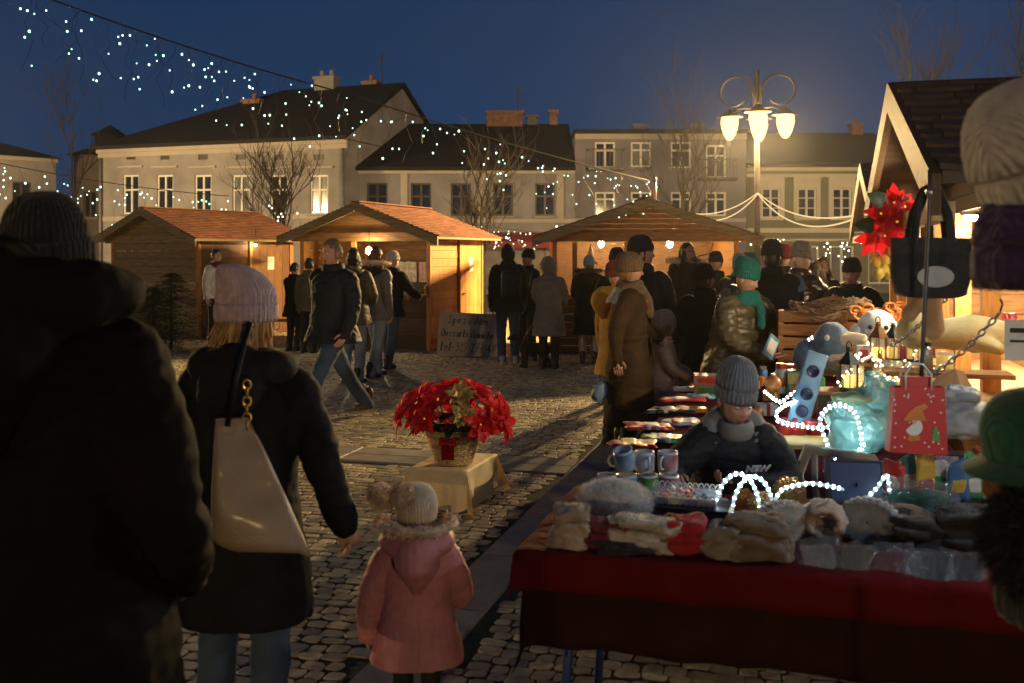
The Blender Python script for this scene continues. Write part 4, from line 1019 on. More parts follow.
    def strands(m, n, ln, wid=1.0, frontal=False):
        h = MB()
        for i in range(n):
            a = rn.uniform(R(-25), R(205)) if not frontal else rn.uniform(R(-40), R(220)); r0 = 1.04
            p = Vector((.076*r0*math.cos(a)*wid, .096*r0*math.sin(a) + .01, rn.uniform(-.02,.05)))*hs; q = [p]; d = Vector((math.cos(a)*.25, math.sin(a)*.25 + .05, -1)).normalized(); l = ln*rn.uniform(.7,1.1)
            for j in range(5): d = (d + Vector((rn.gauss(0,.10), rn.gauss(0,.10), -.08))).normalized(); q.append(q[-1] + d*l/5)
            h.tube(q, [.004,.0055,.005,.005,.004,.0015], 4, cap=False)
        h.xf(hr); part(h, 'hair', m)
    if hair and not hat: scalp('hair', hair, 1.07 if not hairlen else 1.10, -.055 if not hairlen else -.10); 
    if hair and hat and hair != 'none': scalp('hair', hair, 1.05)
    if hair and hairlen: strands(hair, 170 if vox < .012 else 90, hairlen, frontal=True)
    if hat == 'fluffy': pass
    elif hat: h = beanie_mesh(hs*1.03, **hatkw); h.xf(hr @ Matrix.Rotation(R(-8), 4, 'X') @ Matrix.Translation((0,.012,.012*hs))); part(h, 'hat', hat)
    if glasses:
        h = MB()
        for s in (-1, 1):
            h.tube([Vector((s*.032 + .023*math.cos(a), -.098, .004 + .018*math.sin(a))) for a in [2*math.pi*i/14 for i in range(14)]], .0018, 5, closed=True); h.tube([(s*.055,-.096,.008),(s*.078,.0,.006)], .0018, 5)
        h.tube([(-.009,-.1,.006),(.009,-.1,.006)], .0018, 5); h.xf(hr); part(h, 'glasses', 'plastic_black')
    if scarf:
        c = MB(); ctr = U(0,-.01,1.49)
        for q, rr in ((0, .098), (.035, .09), (-.03, .105)):
            c.tube([ctr + Vector((rr*math.cos(a), rr*math.sin(a), q + .012*math.sin(3*a+q*40))) for a in [2*math.pi*i/24 for i in range(24)]], [.028]*24, 10, closed=True)
        c.limb([ctr + Vector((.02,-.11,.0)), ctr + Vector((.03,-.155,-.12)), ctr + Vector((.02,-.165,-.22))], [.03,.045,.04], 10)
        me = remesh(c, .011, 2); wrinkle(me, .006, seed); mpart(me, 'scarf', scarf)
    hm_ = hoodmat or top
    if hood == 'down':
        c = MB(); c.limb([U(-.14*hk,.03,1.47+hup), U(-.12*hk,.09*hk,1.47+hup), U(-.06*hk,.14*hk,1.46+hup), U(0,.155*hk,1.45+hup), U(.06*hk,.14*hk,1.46+hup), U(.12*hk,.09*hk,1.47+hup), U(.14*hk,.03,1.47+hup)], [q*hk for q in (.040,.056,.066,.072,.066,.056,.040)], 14); c.limb([U(0,.14*hk,1.44+hup), U(0,.165*hk,1.40), U(0,.15*hk,1.36-.07*hk)], [.11*hk,.10*hk,.035*hk], 16)
        me = remesh(c, .013, 3); wrinkle(me, .010, seed+2); mpart(me, 'hood', hm_)
    if hood == 'up':
        c = MB(); c.ball((0,.02,.02), (.108,.125,.152), 26, 20); keep = []
        for f in c.f:
            q = sum((Vector(c.v[i]) for i in f), Vector())/len(f)
            if not (q.y < -.055 and q.z < .095 and abs(q.x) < .085): keep.append(f)
        c.f = keep; c.m = [0]*len(keep); c.v = [tuple(Vector(v)*hs) for v in c.v]; c.xf(hr); part(c, 'hood', hm_)
        c = MB(); c.limb([U(-.09,.05,1.48), U(0,.12,1.5), U(.09,.05,1.48)], [.05,.07,.05], 12); part(c, 'hood_base', hm_)
    if fur:
        c = MB(); pts = [U(.175*hk*math.cos(a), .03 + .205*hk*math.sin(a), 1.50 + hup + .055*hk + .012*math.sin(a)) for a in [R(-35) + R(250)*i/24 for i in range(25)]]
        if hood == 'up': pts = [hr @ Vector((.10*math.cos(a)*hs, -.06*hs, (.035 + .125*math.sin(a))*hs)) for a in [R(-60) + R(300)*i/24 for i in range(25)]]
        c.tube(pts, .03, 8); fur_path(c, pts, .03, 900 if vox < .012 else 420, .045, rn, .0035); part(c, 'fur_trim', fur, False)
    if backpack:
        c = MB(); c.rbox((0,0,0), (.30,.16,.42), .06, 3); c.rbox((0,.09,-.07), (.22,.06,.2), .025, 2); c.xf(Matrix.Translation(U(0,.25*bw,1.20))); bp = part(c, 'backpack', backpack)
        for s in (-1, 1):
            c = MB(); c.tube([U(s*.10,.17*bw,1.38), U(s*.11,.06,1.47), U(s*.12,-.10,1.42), U(s*.14,-.15*bw,1.25), U(s*.15,.05,1.05)], [(.03,.006)]*5, 6); c.xf(S); c.build('strap', M[backpack], P, True)
    P['hr'] = 0; del P['hr']
    return P, k, hr, U, S, part, mpart, rn
# ------------------------------------------------------------------ who stands where
def X(px, d): return (px-CX)/F*d
# front left: big dark figure seen from behind
person('big person in black padded coat and black beanie, back turned, left edge', X(42,2.35), 2.35, 1.79, 172, 'black_brown', hem=.50, bulk=1.36, hat='knit_black', hair='hair_dark', hood='down', hk=1.45, hup=.10, lean=2, arms=(((-.35,.10,1.13),(-.30,-.10,.92)), ((.35,.10,1.13),(.30,-.10,.92))), vox=.011, seed=1, wr=.013, quilt=.006, gloves='knit_black', hatkw=dict(ribs=44, tall=.02, low=.035))
# woman with the lilac beanie and tote bag
pw, kw, hrw, Uw, Sw, partw, mpw, rnw = person('woman in lilac knitted beanie and long black coat, seen from behind with tote bag', X(243,3.3), 3.3, 1.56, 176, 'black_coat', hem=.57, bulk=1.06, hat='knit_lilac', hair='hair_blond', hy=-40, hp=8, hairlen=.11, hup=.03, legs='denim', arms=(((-.31,.05,1.15),(-.375,-.02,.90)), ((.30,-.02,1.13),(.22,-.20,1.0))), vox=.010, seed=2, glasses=True, hood='down', curl=.8, side=-2, hatkw=dict(ribs=38, tall=.06, slouch=.10, puff=1.06, low=.01))
h = MB()
for i in range(150):                                  # hair falling over the right shoulder
    a = rnw.uniform(R(-35), R(40)); p = hrw @ Vector((-.080*math.cos(a), .05 + .05*math.sin(a), rnw.uniform(-.07,-.01)))
    q = [p]; d = Vector((-.25, -.12, -1)).normalized(); l = .30*rnw.uniform(.7,1.1)
    for j in range(6): d = (d + Vector((rnw.gauss(0,.07)-.02, rnw.gauss(0,.07), -.1))).normalized(); q.append(q[-1] + d*l/6)
    h.tube(q, [.004,.006,.006,.005,.005,.004,.0015], 4, cap=False)
partw(h, 'hair', 'hair_blond')
# toddler
pt, kt, hrt, Ut, St, partt, mpt, rnt = person('toddler in pink coat with furry hood and two-pompom cream hat, from behind', X(417,3.42), 3.42, .82, 186, 'pink_coat', hem=.66, bulk=1.42, flare=.05, kid=1.62, hat='knit_cream', hood='down', hk=1.55, hup=.075, fur='fur', legs='dark_trouser', seam=.004, vox=.008, seed=3, arms=(((-.33,-.02,1.12),(-.31,-.2,1.02)), ((.34,.03,1.14),(.36,-.05,.84))), gloves='knit_beige', wr=.008, hy=-10, hatkw=dict(ribs=40, cuff=False, low=.05, puff=1.05), armw=1.15)
for q in ((.040,.085,.085), (.155,.05,.080)):
    c = MB(); q = hrt @ (Vector(q)*1.62); fur_ball(c, q, .080, 3000, .036, rnt, .0035); c.ball(q, .082, 16, 12); partt(c, 'pompom', 'fur', False)
# walking man
person('man in dark jacket and jeans striding left in mid square, face in profile smile', X(333,9.85), 9.85, 1.80, -34, 'navy', hem=.80, bulk=1.20, hair='hair_grey', legs='denim', shoes='boot_brown', hy=-14, hp=2, stride=.56, vox=.010, seed=4, skin='skin_pink', arms=(((-.30,.14,1.15),(-.30,.14,.90)), ((.31,-.02,1.13),(.30,-.16,.90))), legspread=.02, wr=.012)
# around the huts
person('man in white jacket with dark red scarf by the closed hut', X(216,18.2), 18.2, 1.74, 62, 'white_jacket', hem=.88, hair='hair_dark', scarf='knit_maroon', legs='dark_trouser', seed=5, vox=.015)
person('small person all in black between the two left huts', X(294,17.2), 17.2, 1.50, 150, 'black_coat', hem=.7, hair='hair_dark', arms=(None, ((.24,-.12,1.14),(.06,-.26,1.12))), seed=6, vox=.016, hp=15)
person('person in dark green jacket half hidden behind the striding man', X(309,16.9), 16.9, 1.58, 160, 'khaki', hem=.8, hair='hair_dark', arms=(((-.26,-.10,1.14),(-.08,-.27,1.10)), None), seed=7, vox=.016)
person('dark haired person in olive jacket and pale jeans at the middle hut', X(353,13.0), 13.0, 1.73, 160, 'khaki', hem=.78, bulk=1.1, hair='hair_dark', hairlen=.10, legs='denim_pale', shoes='boot', hood='down', arms=(((-.27,-.08,1.14),(-.12,-.30,1.06)), ((.27,-.08,1.14),(.12,-.30,1.08))), seed=8, vox=.013, quilt=.006, hy=30)
person('curly haired person in grey padded jacket and pale jeans, walking past the middle hut', X(376,13.6), 13.6, 1.75, 142, 'grey_vest', hem=.80, bulk=1.1, hair='hair_brown', hairlen=.05, legs='denim_pale', hood='down', fur='fur', hoodmat='navy', seed=9, vox=.013, stride=.16, quilt=.006)
person('person in cream beanie leaning on the middle hut counter', X(389,14.6), 14.6, 1.68, 148, 'black_coat', hem=.80, bulk=1.08, hat='knit_pale', legs='denim', seed=10, vox=.013, lean=10, arms=(((-.26,-.24,1.16),(-.20,-.46,1.10)), ((.26,-.24,1.16),(.14,-.46,1.10))), stride=.12)
person('person in black hooded coat with backpack and blue jeans beside the sign', X(508,15.2), 15.2, 1.78, 190, 'black_coat', hem=.80, bulk=1.15, hood='up', legs='denim', shoes='sneaker', backpack='black_shell', seed=11, vox=.013)
person('person in black cap and dark jacket with white sneakers, facing the hooded one', X(528,15.7), 15.7, 1.70, -50, 'black_shell', hem=.78, bulk=1.1, hat='knit_black', legs='grey_trouser', shoes='sneaker', seed=12, vox=.013, arms=(None, ((.26,-.12,1.14),(.10,-.30,1.08))))
person('woman in long grey quilted coat with fur hood between the huts', X(549,14.6), 14.6, 1.58, 165, 'grey_coat', hem=.54, bulk=1.12, quilt=.012, hood='up', fur='fur', hair='hair_brown', arms=(((-.27,-.06,1.14),(-.14,-.28,1.02)), ((.27,-.06,1.14),(.14,-.28,1.02))), seed=13, vox=.013, hy=25)
person('woman in mint green hat and long black coat at the wide hut counter', X(589,15.3), 15.3, 1.60, 170, 'black_coat', hem=.50, bulk=1.18, hat='knit_mint', legs='beige_trouser', fur='fur_dark', hood='down', arms=(((-.28,-.10,1.14),(-.14,-.34,1.10)), ((.28,-.10,1.14),(.16,-.34,1.10))), seed=14, vox=.014)
# the crowd by the tables
person('person in rust knitted hat and mustard jacket behind the long brown coat', X(617,8.75), 8.75, 1.58, 120, 'mustard', hem=.7, bulk=1.0, hat='knit_rust', hood='down', seed=15, vox=.014)
person('person in plain black beanie behind the mustard jacket', X(619,11.4), 11.4, 1.70, 150, 'black_coat', hem=.6, hat='knit_black', hp=10, hy=25, side=3, seed=16, vox=.015)
pn, kn_, hrn, Un, Sn, partn, mpn, rnn = person('woman in long brown belted coat and speckled brown knitted hat, in profile', X(629,8.1), 8.1, 1.66, 84, 'brown_coat', hem=.34, bulk=1.08, flare=.05, hat='knit_brown', hair='hair_blond', scarf='knit_brown', belt='brown_coat', seed=17, vox=.011, hy=0, hp=6, arms=(((-.30,.12,1.16),(-.33,.10,.92)), ((.28,-.08,1.15),(.14,-.26,1.05))), hatkw=dict(ribs=30, tall=.02, slouch=.05, puff=1.14, cuff=False, low=.035), wr=.012)
c = MB(); 
for a in range(-4, 5): 
    an_ = R(90 + a*17); c.add([Un(.12*math.cos(an_)*1.0, .13*math.sin(an_), 1.50), Un(.12*math.cos(an_+R(17)), .13*math.sin(an_+R(17)), 1.50), Un(.235*math.cos(an_+R(17)), .20*math.sin(an_+R(17)), 1.36 + .02*(a % 2)), Un(.235*math.cos(an_), .20*math.sin(an_), 1.36 + .02*((a+1) % 2))], [(0,1,2,3)])
M['shawl'] = mat('shawl', (.28,.26,.22), .8, .5, 22, col2=(.62,.58,.5)); partn(c, 'shawl', 'shawl')
person('child in peach padded jacket and beige brimmed hat beside the long brown coat', X(664,8.45), 8.45, 1.13, 78, 'peach_coat', hem=.62, bulk=1.18, kid=1.35, hat='knit_beige', hair='hair_blond', hairlen=.14, seed=18, vox=.011, quilt=.008, arms=(((-.28,-.1,1.12),(-.2,-.3,1.05)), ((.28,-.1,1.12),(.2,-.3,1.05))), hatkw=dict(ribs=30, low=.03, puff=1.05))
person('man in black beanie and dark jacket turned right before the wide hut', X(642,9.3), 9.3, 1.80, 150, 'navy', hem=.75, hat='knit_black', hy=-60, hair='hair_dark', arms=(((-.27,-.08,1.14),(-.12,-.28,1.10)), None), seed=19, vox=.014)
person('woman with dark fringe and furry hood looking towards the camera', X(687,12.1), 12.1, 1.80, 20, 'black_coat', hem=.6, hair='hair_dark', hairlen=.16, hood='down', fur='fur', arms=(((-.26,-.10,1.14),(-.05,-.28,1.16)), None), seed=20, vox=.012, hy=4)
person('person in black beanie and plain black coat, face turned right, by the green hat', X(705,8.95), 8.95, 1.55, 170, 'black_coat', hem=.45, bulk=1.08, hat='knit_black', hair='hair_brown', hy=-55, arms=(((-.27,-.10,1.14),(-.12,-.34,1.08)), ((.27,-.10,1.14),(.12,-.34,1.08))), seed=21, vox=.013)
person('person in small black hat among the heads left of the big black coat', X(719,12.6), 12.6, 1.66, 170, 'black_coat', hem=.6, hat='knit_black', hp=14, side=4, seed=22, vox=.015)
person('person in plain grey beanie in the middle of the crowd', X(737,12.0), 12.0, 1.64, 175, 'navy', hem=.6, hat='knit_grey', hp=8, hy=-20, side=-3, seed=23, vox=.015, hatkw=dict(ribs=0, cuff=False))
person('person in dark blue beanie facing right behind the green hat', X(749,12.3), 12.3, 1.65, 110, 'grey_coat', hem=.6, hat='knit_blue', hair='hair_blond', seed=24, vox=.015)
person('woman in green beanie and green scarf with shiny olive coat, leaning to the goods', X(733,7.9), 7.9, 1.60, 28, 'olive', hem=.45, bulk=1.32, hat='knit_green', hair='none', scarf='knit_green', hood='down', seed=25, vox=.010, lean=14, hy=22, hp=10, quilt=.007, arms=(((-.28,-.22,1.12),(-.02,-.46,1.02)), ((.34,-.18,1.10),(.24,-.50,1.04))), hatkw=dict(ribs=36, tall=.03, slouch=.05, puff=1.08), wr=.013, side=3)
person('tall man in black overcoat and black beanie, back turned, beside the stall', X(770,9.3), 9.3, 1.76, 186, 'black_coat', hem=.42, bulk=1.28, hat='knit_black', hair='hair_dark', arms=(((-.29,-.10,1.14),(-.16,-.32,1.06)), ((.30,-.08,1.14),(.20,-.32,1.02))), hp=12, side=-2, seed=26, vox=.012, hatkw=dict(ribs=36))
person('person in grey beanie and brown leather jacket reaching for the goods', X(795,10.0), 10.0, 1.74, 118, 'brown_leather', hem=.72, bulk=1.12, quilt=.010, hat='knit_warmgrey', hair='none', seed=27, vox=.012, hp=12, lean=8, arms=(((-.30,-.26,1.14),(-.24,-.52,1.12)), ((.28,-.30,1.18),(.16,-.60,1.16))), hatkw=dict(ribs=32, tall=.02))
person('person in red knitted hat in the crowd beside the grey beanie', X(785,11.2), 11.2, 1.74, 160, 'black_coat', hem=.6, hat='knit_red', hy=35, side=3, seed=28, vox=.015)
person('child in blue knitted hat and patterned dark jacket behind the overcoat', X(795,9.35), 9.35, 1.40, 165, 'brown_leather', hem=.6, hat='knit_blue', seed=29, vox=.014, kid=1.15, bulk=1.1)
person('long haired person in brown jacket beside the seller', X(815,11.0), 11.0, 1.58, 150, 'brown_leather', hem=.6, hair='hair_brown', hairlen=.18, hy=50, seed=30, vox=.014)
person('woman with long brown hair facing the camera behind the far goods', X(822,12.4), 12.4, 1.62, 8, 'black_coat', hem=.6, hair='hair_brown', hairlen=.2, seed=32, vox=.013)
person('seller in black cap and blue padded jacket behind the far goods', X(852,9.6), 9.6, 1.60, -22, 'navy', hem=.7, bulk=1.25, hat='knit_black', seed=31, vox=.010, skin='skin_pink', hy=-8, lean=6, hp=6, arms=(((-.30,-.16,1.16),(-.06,-.34,1.22)), ((.32,-.16,1.14),(.02,-.40,1.14))), wr=.012)
# boy behind the near table
pb, kb, hrb, Ub, Sb, partb, mpb, rnb = person('boy in grey ribbed beanie and dark puffy jacket leaning over the near table', X(735,4.28), 4.42, 1.20, -4, 'navy', hem=.6, bulk=1.26, kid=1.26, hat='knit_grey', hair='hair_brown', hood='down', hoodmat='hood_grey' if 'hood_grey' in M else 'knit_grey', seed=33, vox=.009, lean=36, hp=4, hy=20, quilt=.009, arms=(((-.40,-.36,1.14),(-.40,-.64,1.17)), ((.36,-.38,1.06),(-.06,-.58,1.13))), skin='skin_pink', curl=.9, wr=.010, hatkw=dict(ribs=30, tall=.045, puff=1.08, low=.005), armw=1.1)
c = MB(); c.limb([Ub(-.13,-.055,1.46), Ub(-.155,.02,1.48), Ub(-.10,.12,1.50), Ub(.10,.12,1.50), Ub(.155,.02,1.48), Ub(.13,-.055,1.46)], [.036,.05,.065,.065,.05,.036], 14); me_ = remesh(c, .009, 3); wrinkle(me_, .016, 5); mpb(me_, 'hood_lining', 'hood_grey')
c = MB(); q = [Ub(.02,-.225,1.31), Ub(.13,-.20,1.38), Ub(.155,-.205,1.29), Ub(.06,-.235,1.17)]; c.add(q + [p + Vector((0,.012,0)) for p in q], [(0,1,2,3),(7,6,5,4),(0,4,5,1),(1,5,6,2),(2,6,7,3),(3,7,4,0)]); partb(c, 'lapel', 'knit_grey', False)
# ------------------------------------------------------------------ the near stall
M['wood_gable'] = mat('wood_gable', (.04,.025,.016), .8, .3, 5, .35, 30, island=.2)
M['wood_barge'] = mat('wood_barge', (.13,.068,.025), .7, .35, 9, .6, 26, stretch=(9,9,1.5), bdist=.02)
SR = R(-15.5); O = V(.06, 3.15, 0); SM = Matrix.Translation(O) @ Matrix.Rotation(SR, 4, 'Z')
def SL(a, b, z=0): return SM @ Vector((a, b, z))
def sthing(name, label, cat, a, b, z=0, rz=0, group=None): return thing(name, label, cat, SL(a, b, z), SR + rz, group)
def pthing(name, label, cat, px, py, d, rz=0, group=None): return thing(name, label, cat, at(px, py, d), SR + rz, group)
rn = random.Random(21)
def stall(label, a0, b0, Wd, Dp, ez, rh, ovf, ovs, detail=True, seed=2):
    """open stall: gable end on -a side. local x = a (depth of the stall), y = b (along its open front)"""
    t = sthing('market_stall', label, 'market stall', a0, b0, 0, 0, 'gabled open stalls on the right'); r_ = random.Random(seed); half = Wd/2
    k = (rh-ez)/(half+ovs); rf = MB(); th = .05
    for s in (-1, 1):
        e = V(-ovf, half+s*(half+ovs), ez); r = V(-ovf, half, rh); dx = V(Dp+ovf+.2, 0, 0); dn = V(0,0,-th)
        q = [e, r, r+dx, e+dx, e+dn, r+dn, r+dx+dn, e+dx+dn]; rf.add(q, [(0,1,2,3),(7,6,5,4),(0,4,5,1),(3,2,6,7),(0,3,7,4)])
    ro = rf.build('roof', M['wood_dark'], t)
    tl = MB()
    for s in (-1, 1):
        e = V(-ovf-.02, half+s*(half+ovs+.02), ez-.02*k+.004); S_ = V(0,-s,k).normalized(); Nn = V(0,s*k,1).normalized(); Ls = math.hypot(half+ovs+.02, k*(half+ovs+.02))
        slope_tiles(tl, e, V(1,0,0), S_, Nn, Dp+ovf+.24, Ls, 11, .30, r_, .022, True)
    tl.build('shingles', M['shingle_dark'], ro)
    for s in (-1, 1):
        bb = MB(); x = -ovf-.045; e = V(x, half+s*(half+ovs+.01), ez-.01); r = V(x, half+s*.002, rh+.005); dn = V(0,0,-.17); dx = V(.04,0,0); q = [e, r, r+dn, e+dn, e+dx, r+dx, r+dn+dx, e+dn+dx]
        bb.add(q, [(0,1,2,3),(7,6,5,4),(0,4,5,1),(3,2,6,7),(0,3,7,4),(1,5,6,2)]); bb.build('barge_board', M['wood_barge'], t)
    tb = MB(); tb.b2((-ovf-.02,-ovs*.8,ez-.20),(-ovf+.06,Wd+ovs*.8,ez-.12)); tb.build('tie_beam', M['wood_pale'], t)
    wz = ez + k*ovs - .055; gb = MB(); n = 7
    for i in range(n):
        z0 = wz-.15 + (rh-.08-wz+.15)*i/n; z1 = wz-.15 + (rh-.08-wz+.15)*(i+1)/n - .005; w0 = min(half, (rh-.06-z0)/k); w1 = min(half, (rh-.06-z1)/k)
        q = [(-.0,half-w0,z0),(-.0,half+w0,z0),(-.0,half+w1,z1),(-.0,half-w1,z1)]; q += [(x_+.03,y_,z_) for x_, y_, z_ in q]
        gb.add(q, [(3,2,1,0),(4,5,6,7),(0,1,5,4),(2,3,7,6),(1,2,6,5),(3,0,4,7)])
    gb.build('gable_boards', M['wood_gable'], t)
    for y in (0, Wd-.035):
        s = MB(); planks(s, .02, Dp, .05, wz, y, .035, .14, r_); s.build('side_wall', M['wood_x'], t)
    s = MB(); planks(s, .0, Wd, .05, wz, Dp, .035, .14, r_, 'y'); s.build('back_wall', M['wood_v'], t)
    f = MB(); planks(f, .05, Wd-.05, .05, .92, .0, .035, .14, r_, 'y'); f.build('counter_front', M['wood_v'], t)
    c = MB(); c.b2((-.12,.0,.923),(.45,Wd,.96)); c.build('counter', M['wood_pale'], t)
    for u in (.0, .39, .70, 1.0):
        p = MB(); y = Wd*u; p.b2((-.02,y-.045,.963 if 0 < u < 1 else 0),(.07,y+.045,wz-.16)); p.build('front_post', M['wood_v'], t)
    return t, wz
ST1, wzs = stall('nearest gabled wooden stall with dark rounded shingles, open side hung with goods', 1.80, 1.62, 2.9, 2.3, 2.03, 2.68, .42, .36)
ST2, _ = stall('farther gabled wooden stall half hidden behind the nearest one', 2.0, 7.0, 2.9, 2.3, 2.02, 2.68, .42, .36, seed=9)
def sp(root, x, y, z): return pmat(root) @ Vector((x, y, z))
# notice on the near corner post
t = thing('paper_notice', 'pale paper notice on the near corner post of the stall', 'notice', at(1019, 340, 4.15), SR - R(0)); b = MB(); b.rbox((0,0,0), (.11,.004,.17), .001, 1); b.build('sheet', M['paper'], t); b = MB(); b.b2((-.035,-.0045,.03),(.035,-.0025,.05)); b.b2((-.035,-.0045,-.01),(.03,-.0025,.0)); b.build('print', M['ink'], t)
# tube lamps and bulbs in the stall
def tube_lamp(label, loc, L_, rz, r=.014):
    t = thing('tube_lamp', label, 'lamp', loc, rz); b = MB(); b.tube([(-L_/2,0,0),(L_/2,0,0)], r, 8); b.build('tube', M['tube_light'], t, True); b = MB(); b.b2((-L_/2-.02,-.018,r+.001),(L_/2+.02,.018,r+.02)); b.build('fitting', M['metal'], t)
tube_lamp('cold white tube lamp under the stall roof', at(987, 218, 4.9), .20, SR)
tube_lamp('unseen cold white tube lamp added off the right end to light the near table', SL(1.92, .15, 1.72), .55, SR + R(90))  # added out of view to light the goods on the near table
bulb('hanging_bulb', 'bright bulb over the lanterns under the stall gable', SL(2.02, 3.35, 1.74), r=.045, m='bulb_stall')
bulb('hanging_bulb', 'unseen bulb added just inside the near end of the stall to light the near table', SL(2.25, 2.05, 1.86), r=.034)  # added out of view, shines out onto the near table
bulb('hanging_bulb', 'bulb inside the far half of the near stall', SL(2.7, 3.9, 1.86), r=.035)
bulb('hanging_bulb', 'bulb under the gable of the farther stall', SL(1.7, 8.0, 1.8), r=.04)

# ------------------------------------------------------------------ tables and cloths
def trestle(label, a0, b0, a1, b1, z, leg='leg_blue'):
    t = sthing('trestle_table', label, 'table', a0, b0); b = MB(); b.b2((0,0,z-.03),(a1-a0,b1-b0,z)); b.build('tabletop', M['wood_x'], t)
    for x in (.10, a1-a0-.10):
        for y, s in ((.10, -1), (b1-b0-.10, 1)):
            q = MB(); q.tube([(x, y, z-.031), (x-.05, y+s*.03, .0)], .016, 8); q.build('leg', M[leg], t, True)
    return t
M['leg_blue'] = mat('leg_blue', (.015,.05,.20), .4, .1, 8, spec=.5)
M['cloth_red'] = mat('cloth_red', (.085,.005,.007), .9, .18, 5, .7, 11, spec=.04, bdist=.03); M['cloth_brown'] = mat('cloth_brown', (.026,.010,.006), .9, .2, 5, .7, 11, spec=.03, bdist=.03)
TZ = .75
trestle('near trestle table with blue legs under a red and brown cloth', .02, .02, 1.72, .84, TZ)
trestle('long trestle table full of goods behind the boy', .12, 1.72, 1.5, 4.75, TZ+.02)
def drape(label, m, a0, b0, a1, b1, z, drops, seed, name='tablecloth', fa=1.0):
    """cloth over a table: drops = (front, back, left, right) hang lengths; corners fall in points"""
    t = sthing(name, label, 'tablecloth', a0, b0); W, D = a1-a0, b1-b0; rr = random.Random(seed); b = MB(); nx, ny = 64, 40
    df, db, dl, dr = drops; us = []; vs_ = []
    def axis(L_, lo, hi, n): return [-lo + (L_+lo+hi)*i/n for i in range(n+1)]
    xs = axis(W, dl, dr, nx); ys = axis(D, df, db, ny); ph = rr.uniform(0, 6)
    grid = []
    for yy in ys:
        for xx in xs:
            ox = -min(0, xx) if xx < 0 else (xx-W if xx > W else 0); oy = -min(0, yy) if yy < 0 else (yy-D if yy > D else 0)
            x = min(max(xx, 0), W); y = min(max(yy, 0), D); hang = math.hypot(ox, oy) if (ox and oy) else ox+oy
            sx = -1 if xx < 0 else 1; sy = -1 if yy < 0 else 1; fl = .10
            if ox: x += sx*(.008 + fl*.35*(1-math.exp(-ox*3))*.5 + fa*(.014*math.sin(yy*17+ph)+.006*math.sin(yy*41+ph))*min(1, ox*4))
            if oy: y += sy*(.012 + fl*.35*(1-math.exp(-oy*3))*.5 + fa*(.014*math.sin(xx*13+ph)+.007*math.sin(xx*37+ph*2))*min(1, oy*4))
            if ox and oy: 
                q = min(ox, oy); x += sx*q*.10; y += sy*q*.10; hang = max(ox, oy) + .38*q
            zz = z + .003*math.sin(xx*23+ph)*math.sin(yy*19) - (hang if hang < .02 else hang - .005)
            grid.append((x, y, zz))
    fs = [(j*(nx+1)+i, j*(nx+1)+i+1, (j+1)*(nx+1)+i+1, (j+1)*(nx+1)+i) for j in range(ny) for i in range(nx)]
    b.add(grid, fs); o = b.build('cloth', M[m], t, True); sm = o.modifiers.new('thick', 'SOLIDIFY'); sm.thickness = .003; sm.offset = 1
    return t
drape('dark brown cloth hanging in points under the red cloth of the near table', 'cloth_brown', .0, .0, 1.74, .86, TZ+.006, (.29,.22,.24,.26), 3, fa=.8)
drape('red cloth lying over the near table of woollens', 'cloth_red', -.034, -.034, 1.774, .894, TZ+.014, (.115,.08,.10,.10), 3, fa=.8)
M['cloth_wine'] = mat('cloth_wine', (.055,.008,.012), .9, .15, 6, .3, 250, spec=.05, bdist=.003)
drape('dark wine coloured cloth over the long goods table', 'cloth_wine', .10, 1.70, 1.52, 4.77, TZ+.03, (.5,.3,.55,.1), 7)
# ------------------------------------------------------------------ goods on the near table
ZN = TZ + .018
def tp(px, py, z=ZN):
    d = (EYE - z)*F/(py - HOR); return V((px-CX)/F*d, d, z)
def lump(mb, c, size, e=.7, amp=.01, seed=0, n=40, k=22, flat=True, freq=14, m=0, M_=None):
    rings = []; c = Vector(c)
    sg = lambda v, p: math.copysign(abs(v)**p, v)
    for i in range(k+1):
        a = -math.pi/2 + math.pi*i/k; a = max(min(a, 1.53), -1.53); ring = []
        for j in range(n):
            b = 2*math.pi*j/n; p = Vector((sg(math.cos(a), e)*sg(math.cos(b), e)*size[0]/2, sg(math.cos(a), e)*sg(math.sin(b), e)*size[1]/2, sg(math.sin(a), e)*size[2]/2))
            q = p*(1 + (amp/max(.01, min(size)/2))*noise.noise((p.x*freq+seed*5, p.y*freq, p.z*freq*1.4)))
            q += p.normalized()*amp*.7*(.4-abs(noise.noise((p.x*freq*1.7+seed, p.y*freq*1.7, p.z*freq*2.2+3))))*2
            if flat: q.z = max(q.z, -size[2]/2)
            ring.append((M_ @ q if M_ is not None else q) + c)
        rings.append(ring)
    mb.loft(rings, m)
